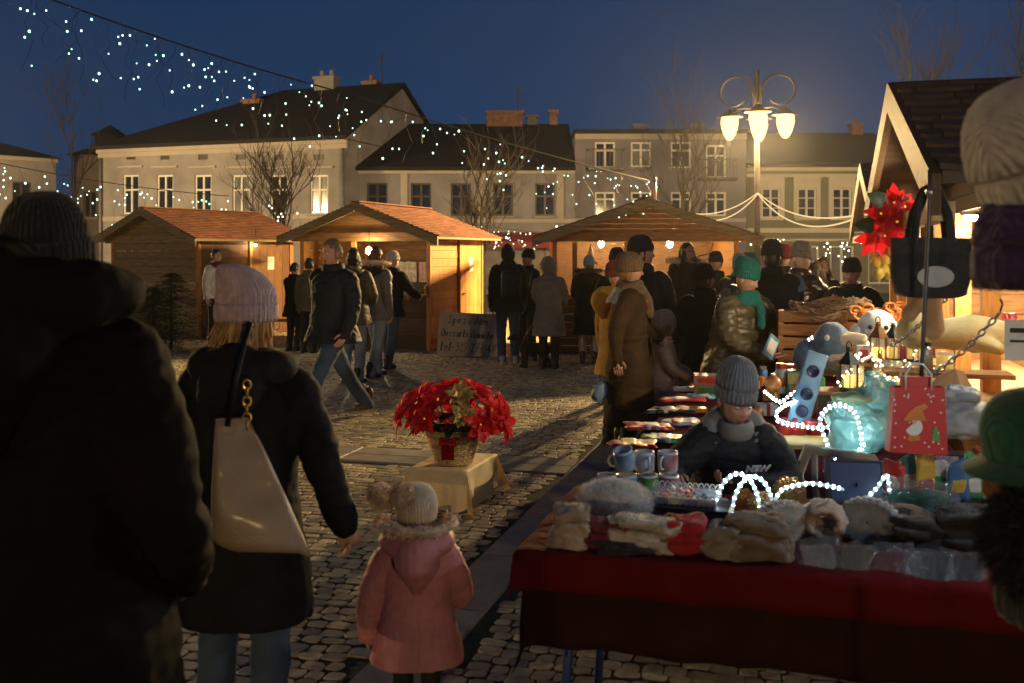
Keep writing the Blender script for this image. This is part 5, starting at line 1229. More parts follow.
def knitted(name, label, cat, px, py, size, m, rz=0, seed=0, fz=0, kind='fold', z=None, group='woollens on the near table'):
    p = tp(px, py, ZN if z is None else z); t = thing(name, label, cat, p, SR + rz, group); w, d, h = size; r_ = random.Random(seed)
    b = MB()
    if kind == 'fold':
        lump(b, (0,0,h*.20), (w,d,h*.42), .42, .008, seed, freq=20); lump(b, (w*.02,d*.02,h*.50), (w*.97,d*.96,h*.38), .42, .010, seed+9, freq=20); b.build('lower_fold', M[m], t, True); b2 = MB(); lump(b2, (-w*.01,d*.04,h*.80), (w*.93,d*.92,h*.40), .45, .013, seed+3, freq=20); b2.build('upper_fold', M[m], t, True)
        if fz: f = fuzz(b2, fz, .012, .0009, r_); f2 = fuzz(b, fz//2, .012, .0009, r_); f.add(f2.v, f2.f); f.build('fuzz', M[m], t)
    elif kind == 'hat':                                     # beanie lying flat with its folded cuff to the front
        n = 120; rings = []
        for i in range(13):
            u = i/12; s = math.sqrt(max(0, 1-((u-.12)/.90)**2)) if u > .12 else 1.0; ring = []
            for j in range(n):
                a = 2*math.pi*j/n; rr = 1 + .035*math.cos(26*a)
                ring.append(Vector((w/2*s*rr*math.cos(a), -d/2 + d*u, max(0, h/2 + h/2*s*rr*math.sin(a)))))
            rings.append(ring)
        b.loft(rings); b.build('crown', M[m], t, True); b2 = MB(); rings = []
        for y, s in ((-d/2-.012, .06), (-d/2-.016, .55), (-d/2-.013, .93), (-d/2-.016, 1.04), (-d/2+.02, 1.12), (-d/2+.05, 1.10), (-d/2+.055, 1.0)):
            rings.append([Vector((w/2*s*(1+.035*math.cos(26*q))*math.cos(q), y, max(-.004, h/2 + h/2*s*(1+.035*math.cos(26*q))*math.sin(q)))) for q in [2*math.pi*j/n for j in range(n)]])
        b2.loft(rings, cap=False); b2.build('cuff', M[m], t, True)
        if fz: f = fuzz(b, fz, .010, .0008, r_); f.build('fuzz', M[m], t)
    elif kind == 'roll':                                    # a rolled snood with its hole to the front
        rings = []; n = 36
        for i in range(20):
            q = 2*math.pi*i/20; ring = []
            for j in range(n):
                a = 2*math.pi*j/n; r = h*.33 + h*.17*math.cos(q) + .003*math.cos(9*a+q*2); ring.append(Vector((r*1.12*math.cos(a)*w/h, d/2*math.sin(q)*(1+.08*math.cos(3*a)), h*.5 + r*math.sin(a))))
            rings.append(ring)
        b.loft(rings, 0, False, True); b.build('roll', M[m], t, True); b2 = MB(); lump(b2, (0,d*.2,h*.30), (w*.8,d*.6,h*.5), .6, .01, seed); b2.build('inner_fold', M[m], t, True)
    return t
knitted('wool_socks', 'beige fuzzy folded socks at the left front corner of the near table', 'socks', 571, 545, (.115,.10,.115), 'knit_beige', .0, 1, 1500)
knitted('gloves', 'dark maroon folded gloves with a paper tag on the near table', 'gloves', 606, 545, (.115,.11,.075), 'knit_maroon', .1, 2)
t = thing('price_tag', 'small grey paper tag lying on the maroon gloves', 'tag', tp(613, 545) + V(0,.0,.079), SR+.4); b = MB(); b.rbox((0,0,0), (.028,.05,.002), .0008, 1, Matrix.Rotation(R(20),3,'X')); b.build('tag_card', M['paper'], t); b = MB(); b.tube([(0,.02,.006),(.0,.045,-.002)], .0012, 4); b.build('string', M['cable'], t)
knitted('fluffy_hat', 'pale fluffy folded hat between maroon gloves and red knit', 'hat', 643, 548, (.205,.12,.095), 'knit_pale', -.05, 3, 2600)
knitted('red_knit', 'bright red folded knit on the near table edge', 'knitwear', 688, 551, (.125,.13,.105), 'knit_crimson', .15, 4)
knitted('taupe_knit', 'taupe folded knit beside the red knit', 'knitwear', 724, 556, (.115,.12,.10), 'knit_warmgrey', -.2, 5)
knitted('brown_knit', 'brown taupe folded cap behind the taupe knit', 'hat', 757, 556, (.19,.16,.12), 'knit_taupe', .1, 6)
knitted('ribbed_beanie', 'pale ribbed beanie lying among the hoop lights and rolled snood', 'hat', 779, 533, (.165,.17,.115), 'knit_pale', .35, 7, 0, 'hat')
knitted('rolled_snood', 'rolled beige snood with its open hole facing front', 'snood', 824, 538, (.135,.14,.125), 'knit_beige', -.05, 8, 0, 'roll')
knitted('grey_beanie', 'plump grey folded beanie beside the rolled snood', 'hat', 870, 535, (.175,.18,.13), 'knit_grey', -.15, 9, 0, 'hat')
knitted('black_scarf', 'black folded woollen scarf right of the grey beanie', 'scarf', 920, 545, (.17,.18,.10), 'knit_black', .1, 10)
knitted('black_fur_hat', 'black fluffy hat at the right end of the near table', 'hat', 967, 548, (.18,.18,.12), 'knit_black', -.1, 11, 1800)
knitted('dark_gloves', 'dark gloves under the pale fluffy hat at the table front', 'gloves', 628, 553, (.16,.06,.03), 'knit_black', 0, 12)
t = thing('fur_beret', 'round white fur beret standing behind the folded woollens', 'hat', tp(614, 523), SR); r_ = random.Random(4); b = MB(); Mx = Matrix.Rotation(R(-62), 4, 'X'); lump(b, (0,0,.075), (.245,.145,.12), .95, .006, 5, 40, 22, False)
b.build('crown', M['fur_white'], t, True); f = fuzz(b, 9000, .024, .0009, r_); f.build('fur', M['fur_white'], t); b = MB(); b.tube([(.11*math.cos(a), .05*math.sin(a), .012) for a in [2*math.pi*i/24 for i in range(24)]], .012, 6, closed=True); b.build('band', M['knit_pale'], t, True)
# mugs
M['mug_white'] = mat('mug_white', (.62,.62,.6), .18, .04, 5, spec=.6)
for nm, ca, cb_ in (('mug_blue', (.04,.20,.45), (.55,.6,.62)), ('mug_red', (.45,.03,.02), (.6,.55,.5)), ('mug_green', (.06,.30,.06), (.3,.45,.1)), ('mug_stripe', (.40,.03,.03), (.5,.5,.5)), ('mug_dark', (.04,.05,.06), (.5,.1,.1))):
    M[nm] = mat(nm, ca, .2, .1, 9, spec=.6, col2=cb_)
def mug(label, p, m, tilt=None, rz=0):
    t = thing('mug', label, 'mug', p, SR+rz, 'mugs stacked on the near table')
    if tilt: t.rotation_euler = (R(tilt[0]), R(tilt[1]), SR+rz)
    b = MB(); b.lathe([(.0,.004),(.036,.003),(.041,.010),(.043,.05),(.044,.098),(.0405,.098),(.039,.05),(.036,.014),(.0,.012)], 28); b.build('cup', M['mug_white'], t, True)
    b = MB(); b.lathe([(.0436,.014),(.0452,.05),(.0456,.088)], 28); b.build('printed_band', M[m], t, True)
    b = MB(); b.tube([(-.042,0,.080),(-.062,0,.078),(-.073,0,.055),(-.065,0,.030),(-.041,0,.024)], .006, 8); b.build('handle', M['mug_white'], t, True); t.scale = (.86,.86,.86)
row = [tp(px, 496) for px in (607, 627, 648, 669)]
for p, m, lb in zip(row, ('mug_red', 'mug_blue', 'mug_green', 'mug_stripe'), ('red spotted mug, leftmost of the bottom row of mugs', 'blue patterned mug in the bottom row under the tilted mug', 'green mug in the bottom row of mugs', 'red and white striped mug at the right of the bottom row')): mug(lb, p, m, rz=.3)
mug('light blue tilted mug lying on top of the stack', row[1] + V(-.002,-.01,.104), 'mug_blue', (14, -12), .2); mug('white bowl-like mug on top of the green mug', row[2] + V(-.012,.01,.087), 'mug_white', None, 2.0); mug('red, white and dark striped mug topmost at the right of the stack', row[3] + V(-.004,.004,.087), 'mug_stripe', None, 1.2)
# lace tray with trinkets, on a dark box
t = thing('dark_box', 'flat dark box lying under the lace tray', 'box', tp(690, 524), SR-.05); b = MB(); b.rbox((0,.03,.028), (.27,.16,.056), .004, 1); b.build('carton', M['plastic_black'], t); b = MB(); b.rbox((0,.03,.060), (.274,.164,.008), .003, 1); b.build('lid', M['plastic_black'], t)
M['lace'] = mat('lace', (.62,.62,.64), .6, .08, 30); t = thing('lace_tray', 'white tray with scalloped lace edge full of trinkets', 'tray', tp(684, 524) + V(0,.035,.066), SR-.05); b = MB(); b.rbox((0,.03,.006), (.235,.14,.010), .003, 1); b.build('base', M['lace'], t)
for sy, y in ((-1, -.042), (1, .102)):
    b = MB()
    for i in range(12):
        x = -.11 + .02*i; b.tube([(x-.010, y+sy*.004, .0), (x-.010, y+sy*.010, .030), (x-.004, y+sy*.013, .042), (x+.004, y+sy*.013, .042), (x+.010, y+sy*.010, .030), (x+.010, y+sy*.004, .0)], .0026, 4); b.tube([(x-.006,y+sy*.009,.022),(x,y+sy*.011,.032),(x+.006,y+sy*.009,.022)], .002, 4)
        b.box((x,y+sy*.004,.014), (.019,.003,.022))
    b.build('lace_edge', M['lace'], t)
r_ = random.Random(9)
for i in range(14):
    cn = ('gift_pink','gift_teal','gift_white','gift_blue','gift_orange','gift_red')[i % 6]; q = thing('trinket', 'small shiny coloured trinket in the lace tray', 'trinket', t.location + Matrix.Rotation(SR,3,'Z') @ V(r_.uniform(-.10,.10), r_.uniform(-.02,.08), .02), r_.uniform(0,6), 'trinkets in the lace tray'); b = MB(); s = r_.uniform(.009,.016); b.ball((0,0,s*.7), (s*1.2,s,s*.7), 12, 8); b.build('bead', M[cn], q, True); b = MB(); b.lathe([(s*.4,s*1.3),(s*.25,s*1.6)], 8, cap=True); b.build('cap', M['metal'], q, True)
M['doily'] = mat('doily', (.5,.18,.36), .7, .4, 60, col2=(.6,.5,.5))
t = thing('pink_mat', 'pink and white lacy mat beside the tray', 'mat', tp(712, 505), SR+.5); b = MB(); b.lathe([(.0,.012),(.07,.012),(.085,.004),(.083,.001)], 30); b.build('disc', M['doily'], t, True); b = MB(); b.tube([(.088*math.cos(a), .088*math.sin(a), .005+.004*math.sin(a*14)) for a in [2*math.pi*i/56 for i in range(56)]], .003, 5, closed=True); b.build('lace_edge', M['lace'], t)
# glowing hoops and rope lights
def rope(label, pts, r=.006, name='rope_light', cat='string lights', group='white rope lights on the stall'):
    pts = [Vector(p) for p in pts]; P_ = []
    for i in range(len(pts)-1):
        p0 = pts[max(0,i-1)]; p1 = pts[i]; p2 = pts[i+1]; p3 = pts[min(len(pts)-1,i+2)]
        for u in (0, .2, .4, .6, .8): P_.append(.5*((2*p1) + (p2-p0)*u + (2*p0-5*p1+4*p2-p3)*u*u + (3*p1-p0-3*p2+p3)*u**3))
    P_.append(pts[-1]); t = thing(name, label, cat, pts[0], 0, group); o = pts[0]
    b = MB(); b.tube([p-o for p in P_], r, 8); b.build('tube', M['rope_sleeve'], t, True)
    L_ = 0; nx = .0; k = 0
    for i in range(len(P_)-1):
        d = P_[i+1]-P_[i]; l = d.length; s = nx - L_
        while s < l and k < 95:
            q = bpy.data.objects.new('diode', bulb_mesh(r*1.05, 'rope_light')); COL.objects.link(q); q.parent = t; q.location = P_[i] + d*(s/l) - o; s += .024; nx += .024; k += 1
        L_ += l
    return t
M['rope_sleeve'] = mat('rope_sleeve', (.6,.75,.78), .3, .05, 5, emis=.45, ecol=(.65,.93,1.0))
for cx_, rr, dz, lb in ((737, .088, 0, 'left glowing white hoop standing on the near table'), (754, .080, .012, 'right glowing white hoop crossing the other hoop')):
    p = tp(cx_, 521) + V(0,.02*(cx_ > 740),0); rope(lb, [p + V(rr*math.cos(a), .03*math.cos(a), max(.004, .010 + 1.75*rr*math.sin(a))) for a in [math.pi*1.0 - math.pi*i/12 for i in range(13)]], .0055, 'light_hoop')
rope('rope light winding over the pale beanie and rolled snood', [tp(764, 531) + V(0,-.0,.02), tp(771, 530) + V(0,.02,.055), tp(783, 528) + V(0,.03,.118), tp(797, 528) + V(0,.05,.13), tp(815, 530) + V(0,.05,.145), tp(836, 530) + V(0,.05,.135), tp(850, 530) + V(0,.07,.12)], .005)
rope('rope light bent in a peak over the clear bag', [tp(872, 520) + V(0,.06,.06), tp(884, 520) + V(0,.06,.10), tp(893, 520) + V(0,.06,.145), tp(896, 520) + V(0,.055,.08)], .005)
# pine cones
M['cone_gold'] = mat('cone_gold', (.42,.26,.12), .4, .3, 20, metal=.3); M['cone_orange'] = mat('cone_orange', (.42,.16,.03), .4, .3, 20)
def pine_cone(label, p, r, m):
    t = thing('pine_cone', label, 'pine cone', p, .3, 'big pine cones on the near table'); b = MB(); b.ball((0,0,r*.95), (r*.6,r*.6,r*.9), 12, 8); b.build('core', M[m], t, True); b = MB()
    for i in range(90):
        u = i/90; z = r*(.12 + 1.75*u); a = i*2.39996; R_ = r*(.55 + .5*math.sin(math.pi*min(1, .15+u*.9))); d = V(math.cos(a), math.sin(a), .35 - .3*u); s = V(-math.sin(a), math.cos(a), 0); c0 = V(0,0,z); w_ = r*.19
        b.add([c0 + d*R_*.5 - s*w_*.5, c0 + d*R_*.5 + s*w_*.5, c0 + d*R_ + s*w_, c0 + d*R_*1.08 + V(0,0,r*.06), c0 + d*R_ - s*w_, c0 + d*R_*.9 - V(0,0,r*.10)], [(0,1,2,3,4),(0,4,5),(1,5,2),(4,3,5),(3,2,5),(0,5,1)])
    b.build('scales', M[m], t)
pine_cone('large golden pine cone behind the hoops', tp(789, 508), .058, 'cone_gold'); pine_cone('brown pine cone in front of the golden cone', tp(757, 518) + V(.02,.03,0), .045, 'cone_gold'); pine_cone('orange painted cone inside the hoops', tp(747, 515) + V(0,.07,0), .040, 'cone_orange')
# dark tablet-like board
t = thing('chalk_board', 'small blank dark blue board propped up behind the snood', 'board', tp(866, 517) + V(0,.08,.0), SR+.12); b = MB(); Mx = Matrix.Rotation(R(-24), 4, 'X'); b.rbox((0,0,.105), (.185,.008,.145), .003, 1); b.xf(Mx)
M['slate'] = mat('slate', (.025,.035,.085), .35, .1, 4); b.build('panel', M['slate'], t); b = MB()
for s in (-1, 1): b.box((s*.0955, -.001, .105), (.006,.014,.157))
b.box((0,-.001,.1805), (.185,.014,.006)); b.box((0,-.001,.0295), (.185,.014,.006)); b.xf(Mx); b.build('frame', M['plastic_black'], t); b = MB(); b.tube([(0,.02,.1),(0,.09,.0)], .004, 5); b.build('prop', M['plastic_black'], t)
# clear packets with dark gloves
M['film'] = mat('film', (.16,.16,.17), .10, .05, 5, spec=1.0, alpha=.30, bump=1.0, bscale=34, bdist=.02); M['film_teal'] = mat('film_teal', (.25,.55,.52), .12, .15, 5, spec=.8, bump=.5, bscale=18, bdist=.02)
for i, (px, py, w_, rz_, cc, lb) in enumerate(((817, 572, .110, .0, 'knit_warmgrey', 'clear packet of grey gloves, leftmost of the packets'), (853, 574, .110, -.35, 'knit_taupe', 'clear packet of taupe gloves, second from left'), (886, 577, .110, -.35, 'knit_maroon', 'clear packet of dark maroon gloves in the middle of the packets'), (906, 579, .11, -.3, 'knit_grey', 'clear packet of grey gloves leaning on the maroon one'), (931, 583, .125, -.15, 'knit_black', 'clear packet of black gloves, second from right'), (962, 585, .135, -.3, 'knit_black', 'clear packet of black gloves, rightmost of the packets'))):
    p = tp(px, py-8) + V(0,.01,.002); t = thing('glove_packet', lb, 'packet', p, SR+rz_, 'clear packets of gloves'); Mx = Matrix.Rotation(R(38), 4, 'X')
    b = MB(); lump(b, (0,0,.010), (w_*.84,.105,.014), .35, .004, i); b.xf(Mx); b.build('gloves', M[cc], t, True)
    b = MB(); lump(b, (0,0,.011), (w_,.130,.022), .22, .006, i+20, freq=34); b.xf(Mx); b.build('film', M['film'], t)
t = thing('clear_bag', 'crumpled clear bag with dark knitwear at the right of the board', 'bag', tp(925, 522) + V(0,.05,0), SR); b = MB(); lump(b, (0,0,.05), (.19,.12,.09), .6, .01, 3); b.build('knitwear', M['knit_dgreen'], t, True); b = MB(); lump(b, (0,0,.06), (.235,.16,.125), .6, .018, 7, freq=20); b.build('film', M['film'], t)
# white plastic chair, tall carton, discs
M['plastic_white'] = mat('plastic_white', (.55,.60,.60), .35, .05, 4, spec=.5)
t = thing('plastic_chair', 'white plastic chair with slatted back behind the near table', 'chair', V(X(868,4.55), 4.55, 0), SR + R(150)); b = MB(); b.rbox((0,0,.43), (.42,.42,.03), .012, 2); b.build('seat', M['plastic_white'], t, True)
b = MB(); b.tube([(-.2,.2,.44),(-.21,.25,.70),(-.15,.27,.82),(.15,.27,.82),(.21,.25,.70),(.2,.2,.44)], [(.026,.014)]*6, 8)
for i in range(5): x = -.12+.06*i; b.tube([(x,.21,.46),(x*1.05,.255,.66),(x*1.0,.268,.80)], [(.016,.005)]*3, 6)
b.build('backrest', M['plastic_white'], t, True)
for sx in (-1, 1):
    for sy in (-1, 1): b = MB(); b.tube([(sx*.18,sy*.18,.42),(sx*.21,sy*.22,0)], [.022,.018], 8); b.build('leg', M['plastic_white'], t, True)
    b = MB(); b.tube([(sx*.21,.24,.64),(sx*.24,.05,.64),(sx*.23,-.17,.62),(sx*.2,-.19,.43)], [(.022,.012)]*4, 8); b.build('armrest', M['plastic_white'], t, True)
t = thing('tall_carton', 'plain yellow-brown cardboard carton behind the boy', 'carton', V(X(812,4.78), 4.78, 0), SR); b = MB(); b.rbox((0,0,.40), (.42,.30,.80), .006, 1); M['carton_yellow'] = mat('carton_yellow', (.42,.29,.10), .8, .1, 3); b.build('carton', M['carton_yellow'], t); b = MB(); b.box((0,-.1505,.40), (.05,.001,.79)); b.build('tape', M['cardboard'], t)
for i, (px, py, lb) in enumerate(((961, 482, 'flat film case with coloured cover lying right of the clear bag'), (1006, 478, 'flat red-edged film case partly behind the dark pompom'))):
    t = thing('film_case', lb, 'case', tp(px, py) + V(0,.10,.04), SR+.05*i, 'film cases on the near table'); b = MB(); b.rbox((0,0,.03), (.15,.10,.06), .003, 1); b.build('case', M['gift_red' if i else 'plastic_black'], t); b = MB(); b.box((-.02,-.0505,.032), (.09,.001,.045)); b.build('cover', M['mug_dark' if i else 'doily'], t)
# ------------------------------------------------------------------ goods on the long table
Z2 = TZ + .036
for i, (px, py, w_, d_, cc, c2, rz_, lb) in enumerate(((632,446,.20,.12,'gift_red','gift_yellow',.2,'red packet with yellow strip at the near left corner of the long table'), (664,440,.2,.12,'gift_green','gift_white',.1,'green packet near the boy'), (648,428,.22,.12,'gift_red','gift_white',.25,'red packet with white strip behind the first red packet'), (680,424,.18,.12,'gift_white','gift_red',.1,'white packet with red strip beside the boy'), (668,412,.24,.10,'plastic_black','gift_white',.3,'black packet in the middle of the long table'), (692,411,.16,.1,'gift_orange','gift_yellow',.1,'orange packet at the boy\'s shoulder'), (684,401,.26,.09,'gift_red','gift_white',.35,'long red packet slanting beside the peach child'), (704,398,.18,.1,'gift_teal','gift_white',.2,'teal packet by the box stack'), (690,390,.2,.09,'gift_white','gift_green',.3,'pale packet below the box stack'), (706,386,.2,.09,'gift_red','gift_white',.3,'red packet farthest back by the box stack'))):
    t = thing('flat_packet', lb, 'packet', tp(px, py, Z2), SR+rz_, 'flat packets on the long table'); b = MB(); lump(b, (0,0,.010), (w_,d_*1.25,.020), .3, .005, i, freq=22); b.build('wrapper', M[cc], t, True); b = MB(); lump(b, (w_*.08*(i % 3-1),0,.0115), (w_*.34,d_*1.2,.0225), .3, .004, i, freq=22); b.build('printed_strip', M[c2], t, True)
M['box_print'] = mat('box_print', (.62,.60,.52), .5, .5, 14, col2=(.4,.12,.06)); 
for i in range(2):
    for j in range(2):
        t = thing('white_box', ('lower left white printed box of the stack', 'upper left white printed box of the stack', 'lower right white printed box of the stack', 'upper right white printed box of the stack')[j*2+i], 'box', tp(706 + 24*j, 393, Z2) + V(0,0,.062*i), SR+.08+.05*i, 'printed boxes by the green hat'); b = MB(); b.rbox((0,0,.03), (.155,.17,.06), .003, 1); b.build('carton', M['box_print'], t); b = MB(); b.box((0,-.0855,.03), (.11,.001,.035)); b.build('print', M['gift_red' if i else 'gift_green'], t)
def lpt(px, py, d): return at(px, py, d)
# blue long box leaning, jar, green label box, red pots
M['holo_blue'] = mat('holo_blue', (.08,.28,.50), .2, .35, 8, spec=.8, col2=(.25,.45,.6)); p = lpt(797, 425, 5.0); t = thing('blue_box', 'long shiny blue toy box leaning back with round windows', 'box', p, SR+.1); Mx = Matrix.Rotation(R(17), 4, 'Y') @ Matrix.Rotation(R(-12), 4, 'X'); b = MB(); b.rbox((0,0,.19), (.105,.06,.38), .005, 1); b.xf(Mx); b.build('carton', M['holo_blue'], t)
for z in (.07, .16, .28): b = MB(); b.lathe([(.0,.0305),(.032,.0305),(.032,.0325),(.024,.0325),(.024,.031)], 20, (0,0,0), Matrix.Rotation(R(90),3,'X')); b.xf(Matrix.Translation((0,0,z))); b.xf(Mx); b.build('round_window', M['slate'], t, True)
t = thing('snack_box', 'green and yellow box with a bright label among the jars', 'box', lpt(801, 395, 5.6), SR); b = MB(); b.rbox((0,0,.07), (.15,.08,.14), .004, 1); b.build('carton', M['gift_green'], t); b = MB(); b.box((0,-.0405,.095), (.14,.001,.06)); b.build('label', M['gift_yellow'], t); b = MB(); b.box((0,-.0405,.035), (.12,.001,.04)); b.build('picture', M['gift_orange'], t)
for i, (px, cc, lb) in enumerate(((781, 'gift_white', 'jar with red cap left of the green box'), (791, 'gift_pink', 'pinkish round jar behind the green box'))):
    t = thing('sweet_jar', lb, 'jar', lpt(px, 393, 5.65 + .12*i), SR, 'jars on the long table'); b = MB(); b.lathe([(.03,0),(.034,.02),(.034,.12),(.026,.14)], 16, cap=True); b.build('glass', M[cc], t, True); b = MB(); b.lathe([(.030,.141),(.030,.168)], 16, cap=True); b.build('lid', M['gift_red'], t); b = MB(); b.lathe([(.0346,.04),(.0346,.09)], 16); b.build('label', M['gift_orange'], t, True)
t = thing('orange_ball', 'orange ball ornament beside the boy\'s hat', 'ornament', lpt(773, 392, 5.4), 0); b = MB(); b.ball((0,0,.045), .045, 18, 12); b.build('ball', M['gift_orange'], t, True); b = MB(); b.lathe([(.012,.089),(.012,.10)], 10, cap=True); b.build('cap', M['metal'], t)
for i, (px, py, lb) in enumerate(((798, 441, 'red pot nearest the teal sack'), (815, 437, 'red pot right of the other pot'), (786, 436, 'shiny dark red bowl behind the pots'))):
    t = thing('red_pot', lb, 'pot', lpt(px, py, 4.95), SR, 'red pots on the long table'); b = MB(); b.lathe([(.0,.002),(.036,.002),(.05,.075),(.054,.08),(.050,.082),(.046,.074),(.034,.01),(.0,.01)], 22); b.build('pot', M['gift_red'], t, True); b = MB(); b.lathe([(.0515,.062),(.056,.078),(.054,.086)], 22); b.build('rim', M['gift_red' if i < 2 else 'maroon'], t, True)
rope('rope light looped beside the blue box', [lpt(802, 425, 4.9), lpt(785, 424, 4.9), lpt(776, 415, 4.9), lpt(784, 406, 4.95), lpt(798, 401, 5.0), lpt(806, 398, 5.0)], .007)
rope('rope light running from the blue box to the teal sack', [lpt(778, 421, 4.85), lpt(800, 426, 4.8), lpt(822, 428, 4.75), lpt(838, 424, 4.72)], .007)
rope('rope light curve hanging behind the plush whale', [lpt(799, 368, 6.0), lpt(800, 350, 6.0), lpt(808, 340, 6.0), lpt(818, 335, 6.0)], .007); rope('rope light zigzag under the green box', [lpt(765, 392, 5.3), lpt(780, 402, 5.2), lpt(790, 395, 5.2), lpt(803, 388, 5.2)], .007)
# teal sack with rope light
t = thing('teal_sack', 'shiny teal sack hanging at the middle of the goods with a rope light ring', 'sack', lpt(856, 462, 4.62), SR); b = MB(); lump(b, (.0,0,.16), (.26,.14,.30), .75, .028, 5, 50, 30, True, 10); lump(b, (.085,.0,.30), (.17,.10,.20), .7, .03, 8, 40, 22, False, 13, 0, Matrix.Rotation(R(25),3,'Y')); b.build('fabric', M['film_teal'], t, True)
b = MB(); lump(b, (-.03,-.05,.30), (.17,.08,.05), .8, .008, 4); b.build('rim_fold', mat('sack_green', (.28,.36,.20), .5, .2, 9), t, True)
rope('rope light ring lying on the front of the teal sack', [lpt(863, 445, 4.46), lpt(850, 462, 4.46), lpt(835, 458, 4.46), lpt(824, 436, 4.46), lpt(820, 420, 4.46), lpt(828, 408, 4.47), lpt(842, 405, 4.47), lpt(854, 412, 4.46), lpt(860, 428, 4.45), lpt(862, 445, 4.45), lpt(862, 466, 4.45)], .0075)
# plush whale, plush ball
M['plush_blue'] = mat('plush_blue', (.10,.16,.24), .9, .2, 20, .4, 200, sheen=.4); M['plush_cream'] = mat('plush_cream', (.52,.44,.32), .9, .15, 20, .4, 200, sheen=.4); M['plush_white'] = mat('plush_white', (.58,.62,.66), .9, .1, 20, .4, 200, sheen=.4); M['plush_yellow'] = mat('plush_yellow', (.60,.48,.22), .9, .1, 20, .4, 200, sheen=.4)
t = thing('plush_whale', 'blue-grey plush whale with pale snout behind the blue box', 'plush toy', lpt(832, 371, 5.75), SR-.2); b = MB(); lump(b, (0,0,.15), (.20,.22,.26), .9, .01, 2, flat=False); b.build('body', M['plush_blue'], t, True); b = MB(); lump(b, (.06,-.03,.18), (.26,.12,.09), .9, .008, 3, flat=False, M_=Matrix.Rotation(R(-8),3,'Y')); b.build('snout', M['plush_cream'], t, True); b = MB(); lump(b, (-.14,-.03,.09), (.14,.08,.17), .9, .01, 4, flat=False, M_=Matrix.Rotation(R(25),3,'Y')); b.build('fin', M['plush_blue'], t, True); b = MB(); b.ball((-.01,-.108,.20), (.016,.010,.018), 10, 8); b.build('eye', M['gift_white'], t, True); b = MB(); lump(b, (.02,-.06,.07), (.18,.10,.12), .9, .008, 6, flat=False); b.build('belly', M['plush_cream'], t, True)
# stepped display with candle glasses and lanterns
def stepbox(label, px, py, d, w_, dd): 
    p = lpt(px, py, d); t = thing('display_step', label, 'display step', V(p.x, p.y, Z2), SR, 'display steps on the long table'); h = p.z - Z2; b = MB(); b.b2((-w_/2,-dd/2,h-.018),(w_/2,dd/2,h)); b.build('top_board', M['wood_x'], t); b = MB(); b.b2((-w_/2+.01,-dd/2+.01,0),(w_/2-.01,dd/2-.01,h-.019)); b.build('box', M['wood_dark'], t); return t, p.z
_, zA = stepbox('low wooden step holding the front row of candle glasses', 880, 391, 5.30, .66, .20); _, zB = stepbox('high wooden step holding the lanterns', 892, 362, 5.55, .60, .20)
M['glass_clear'] = mat('glass_clear', (.8,.8,.75), .05, .02, 5, spec=.8, alpha=.28); M['wax_glow'] = mat('wax_glow', (.72,.48,.06), .4, .1, 6, emis=.55, ecol=(1,.62,.10)); M['wax_lit'] = mat('wax_lit', (.8,.5,.1), .4, .1, 6, emis=2.2, ecol=(1,.60,.12)); M['flame'] = emat('flame', (1,.72,.25), 40); M['bronze'] = mat('bronze', (.28,.13,.04), .3, .2, 10, metal=.7); M['lant_black'] = mat('lant_black', (.03,.03,.035), .35, .1, 10, metal=.5)  # unlit wax glows by itself: candle light put into its colour
def candle_glass(label, px, d, z, r=.034, h=.13, fill=.6, lit=False):
    t = thing('candle_glass', label, 'candle', V(X(px,d), d, z), 0, 'candle glasses on the steps'); b = MB(); b.lathe([(r*.9,.002),(r,.01),(r,h),(r*.93,h),(r*.93,.012)], 22); b.build('glass', M['glass_clear'], t, True); b = MB(); b.lathe([(.0,.013),(r*.9,.013),(r*.9,h*fill),(.0,h*fill-.002)], 20); b.build('wax', M['wax_lit' if lit else 'wax_glow'], t, True)
    b = MB(); b.tube([(0,0,h*fill-.002),(0,0,h*fill+.012)], .0015, 5); b.build('wick', M['ink'], t)
    if lit: b = MB(); b.ball((0,0,h*fill+.024), (.006,.006,.014), 8, 8); b.build('flame', M['flame'], t, True)
def lantern(label, px, d, z, s=1.0, m='lant_black', lit=False):
    t = thing('lantern', label, 'lantern', V(X(px,d), d, z), .3, 'small lanterns on the steps'); b = MB(); b.lathe([(.050,.118),(.038,.135),(.018,.158),(.012,.17),(.016,.178),(.004,.19)], 6, cap=True); b.tube([(-.012,0,.185),(-.012,0,.205),(0,0,.214),(.012,0,.205),(.012,0,.185)], .003, 5); b.xf(Matrix.Scale(s,4)); b.build('cage_top', M[m], t); b = MB(); b.lathe([(.045,0),(.045,.012),(.036,.018)], 6, cap=True); b.xf(Matrix.Scale(s,4)); b.build('foot', M[m], t)
    b = MB()
    for k in range(6): a = k*math.pi/3; b.tube([(.038*math.cos(a), .038*math.sin(a), .016), (.040*math.cos(a), .040*math.sin(a), .12)], .003, 4)
    b.xf(Matrix.Scale(s,4)); b.build('bars', M[m], t); b = MB(); b.lathe([(.034,.018),(.035,.118)], 6); b.xf(Matrix.Scale(s,4)); b.build('panes', M['glass_clear'], t); b = MB(); b.lathe([(.0,.019),(.02,.019),(.02,.07),(.0,.068)], 12); b.xf(Matrix.Scale(s,4)); b.build('candle', M['wax_lit' if lit else 'wax_glow'], t, True)
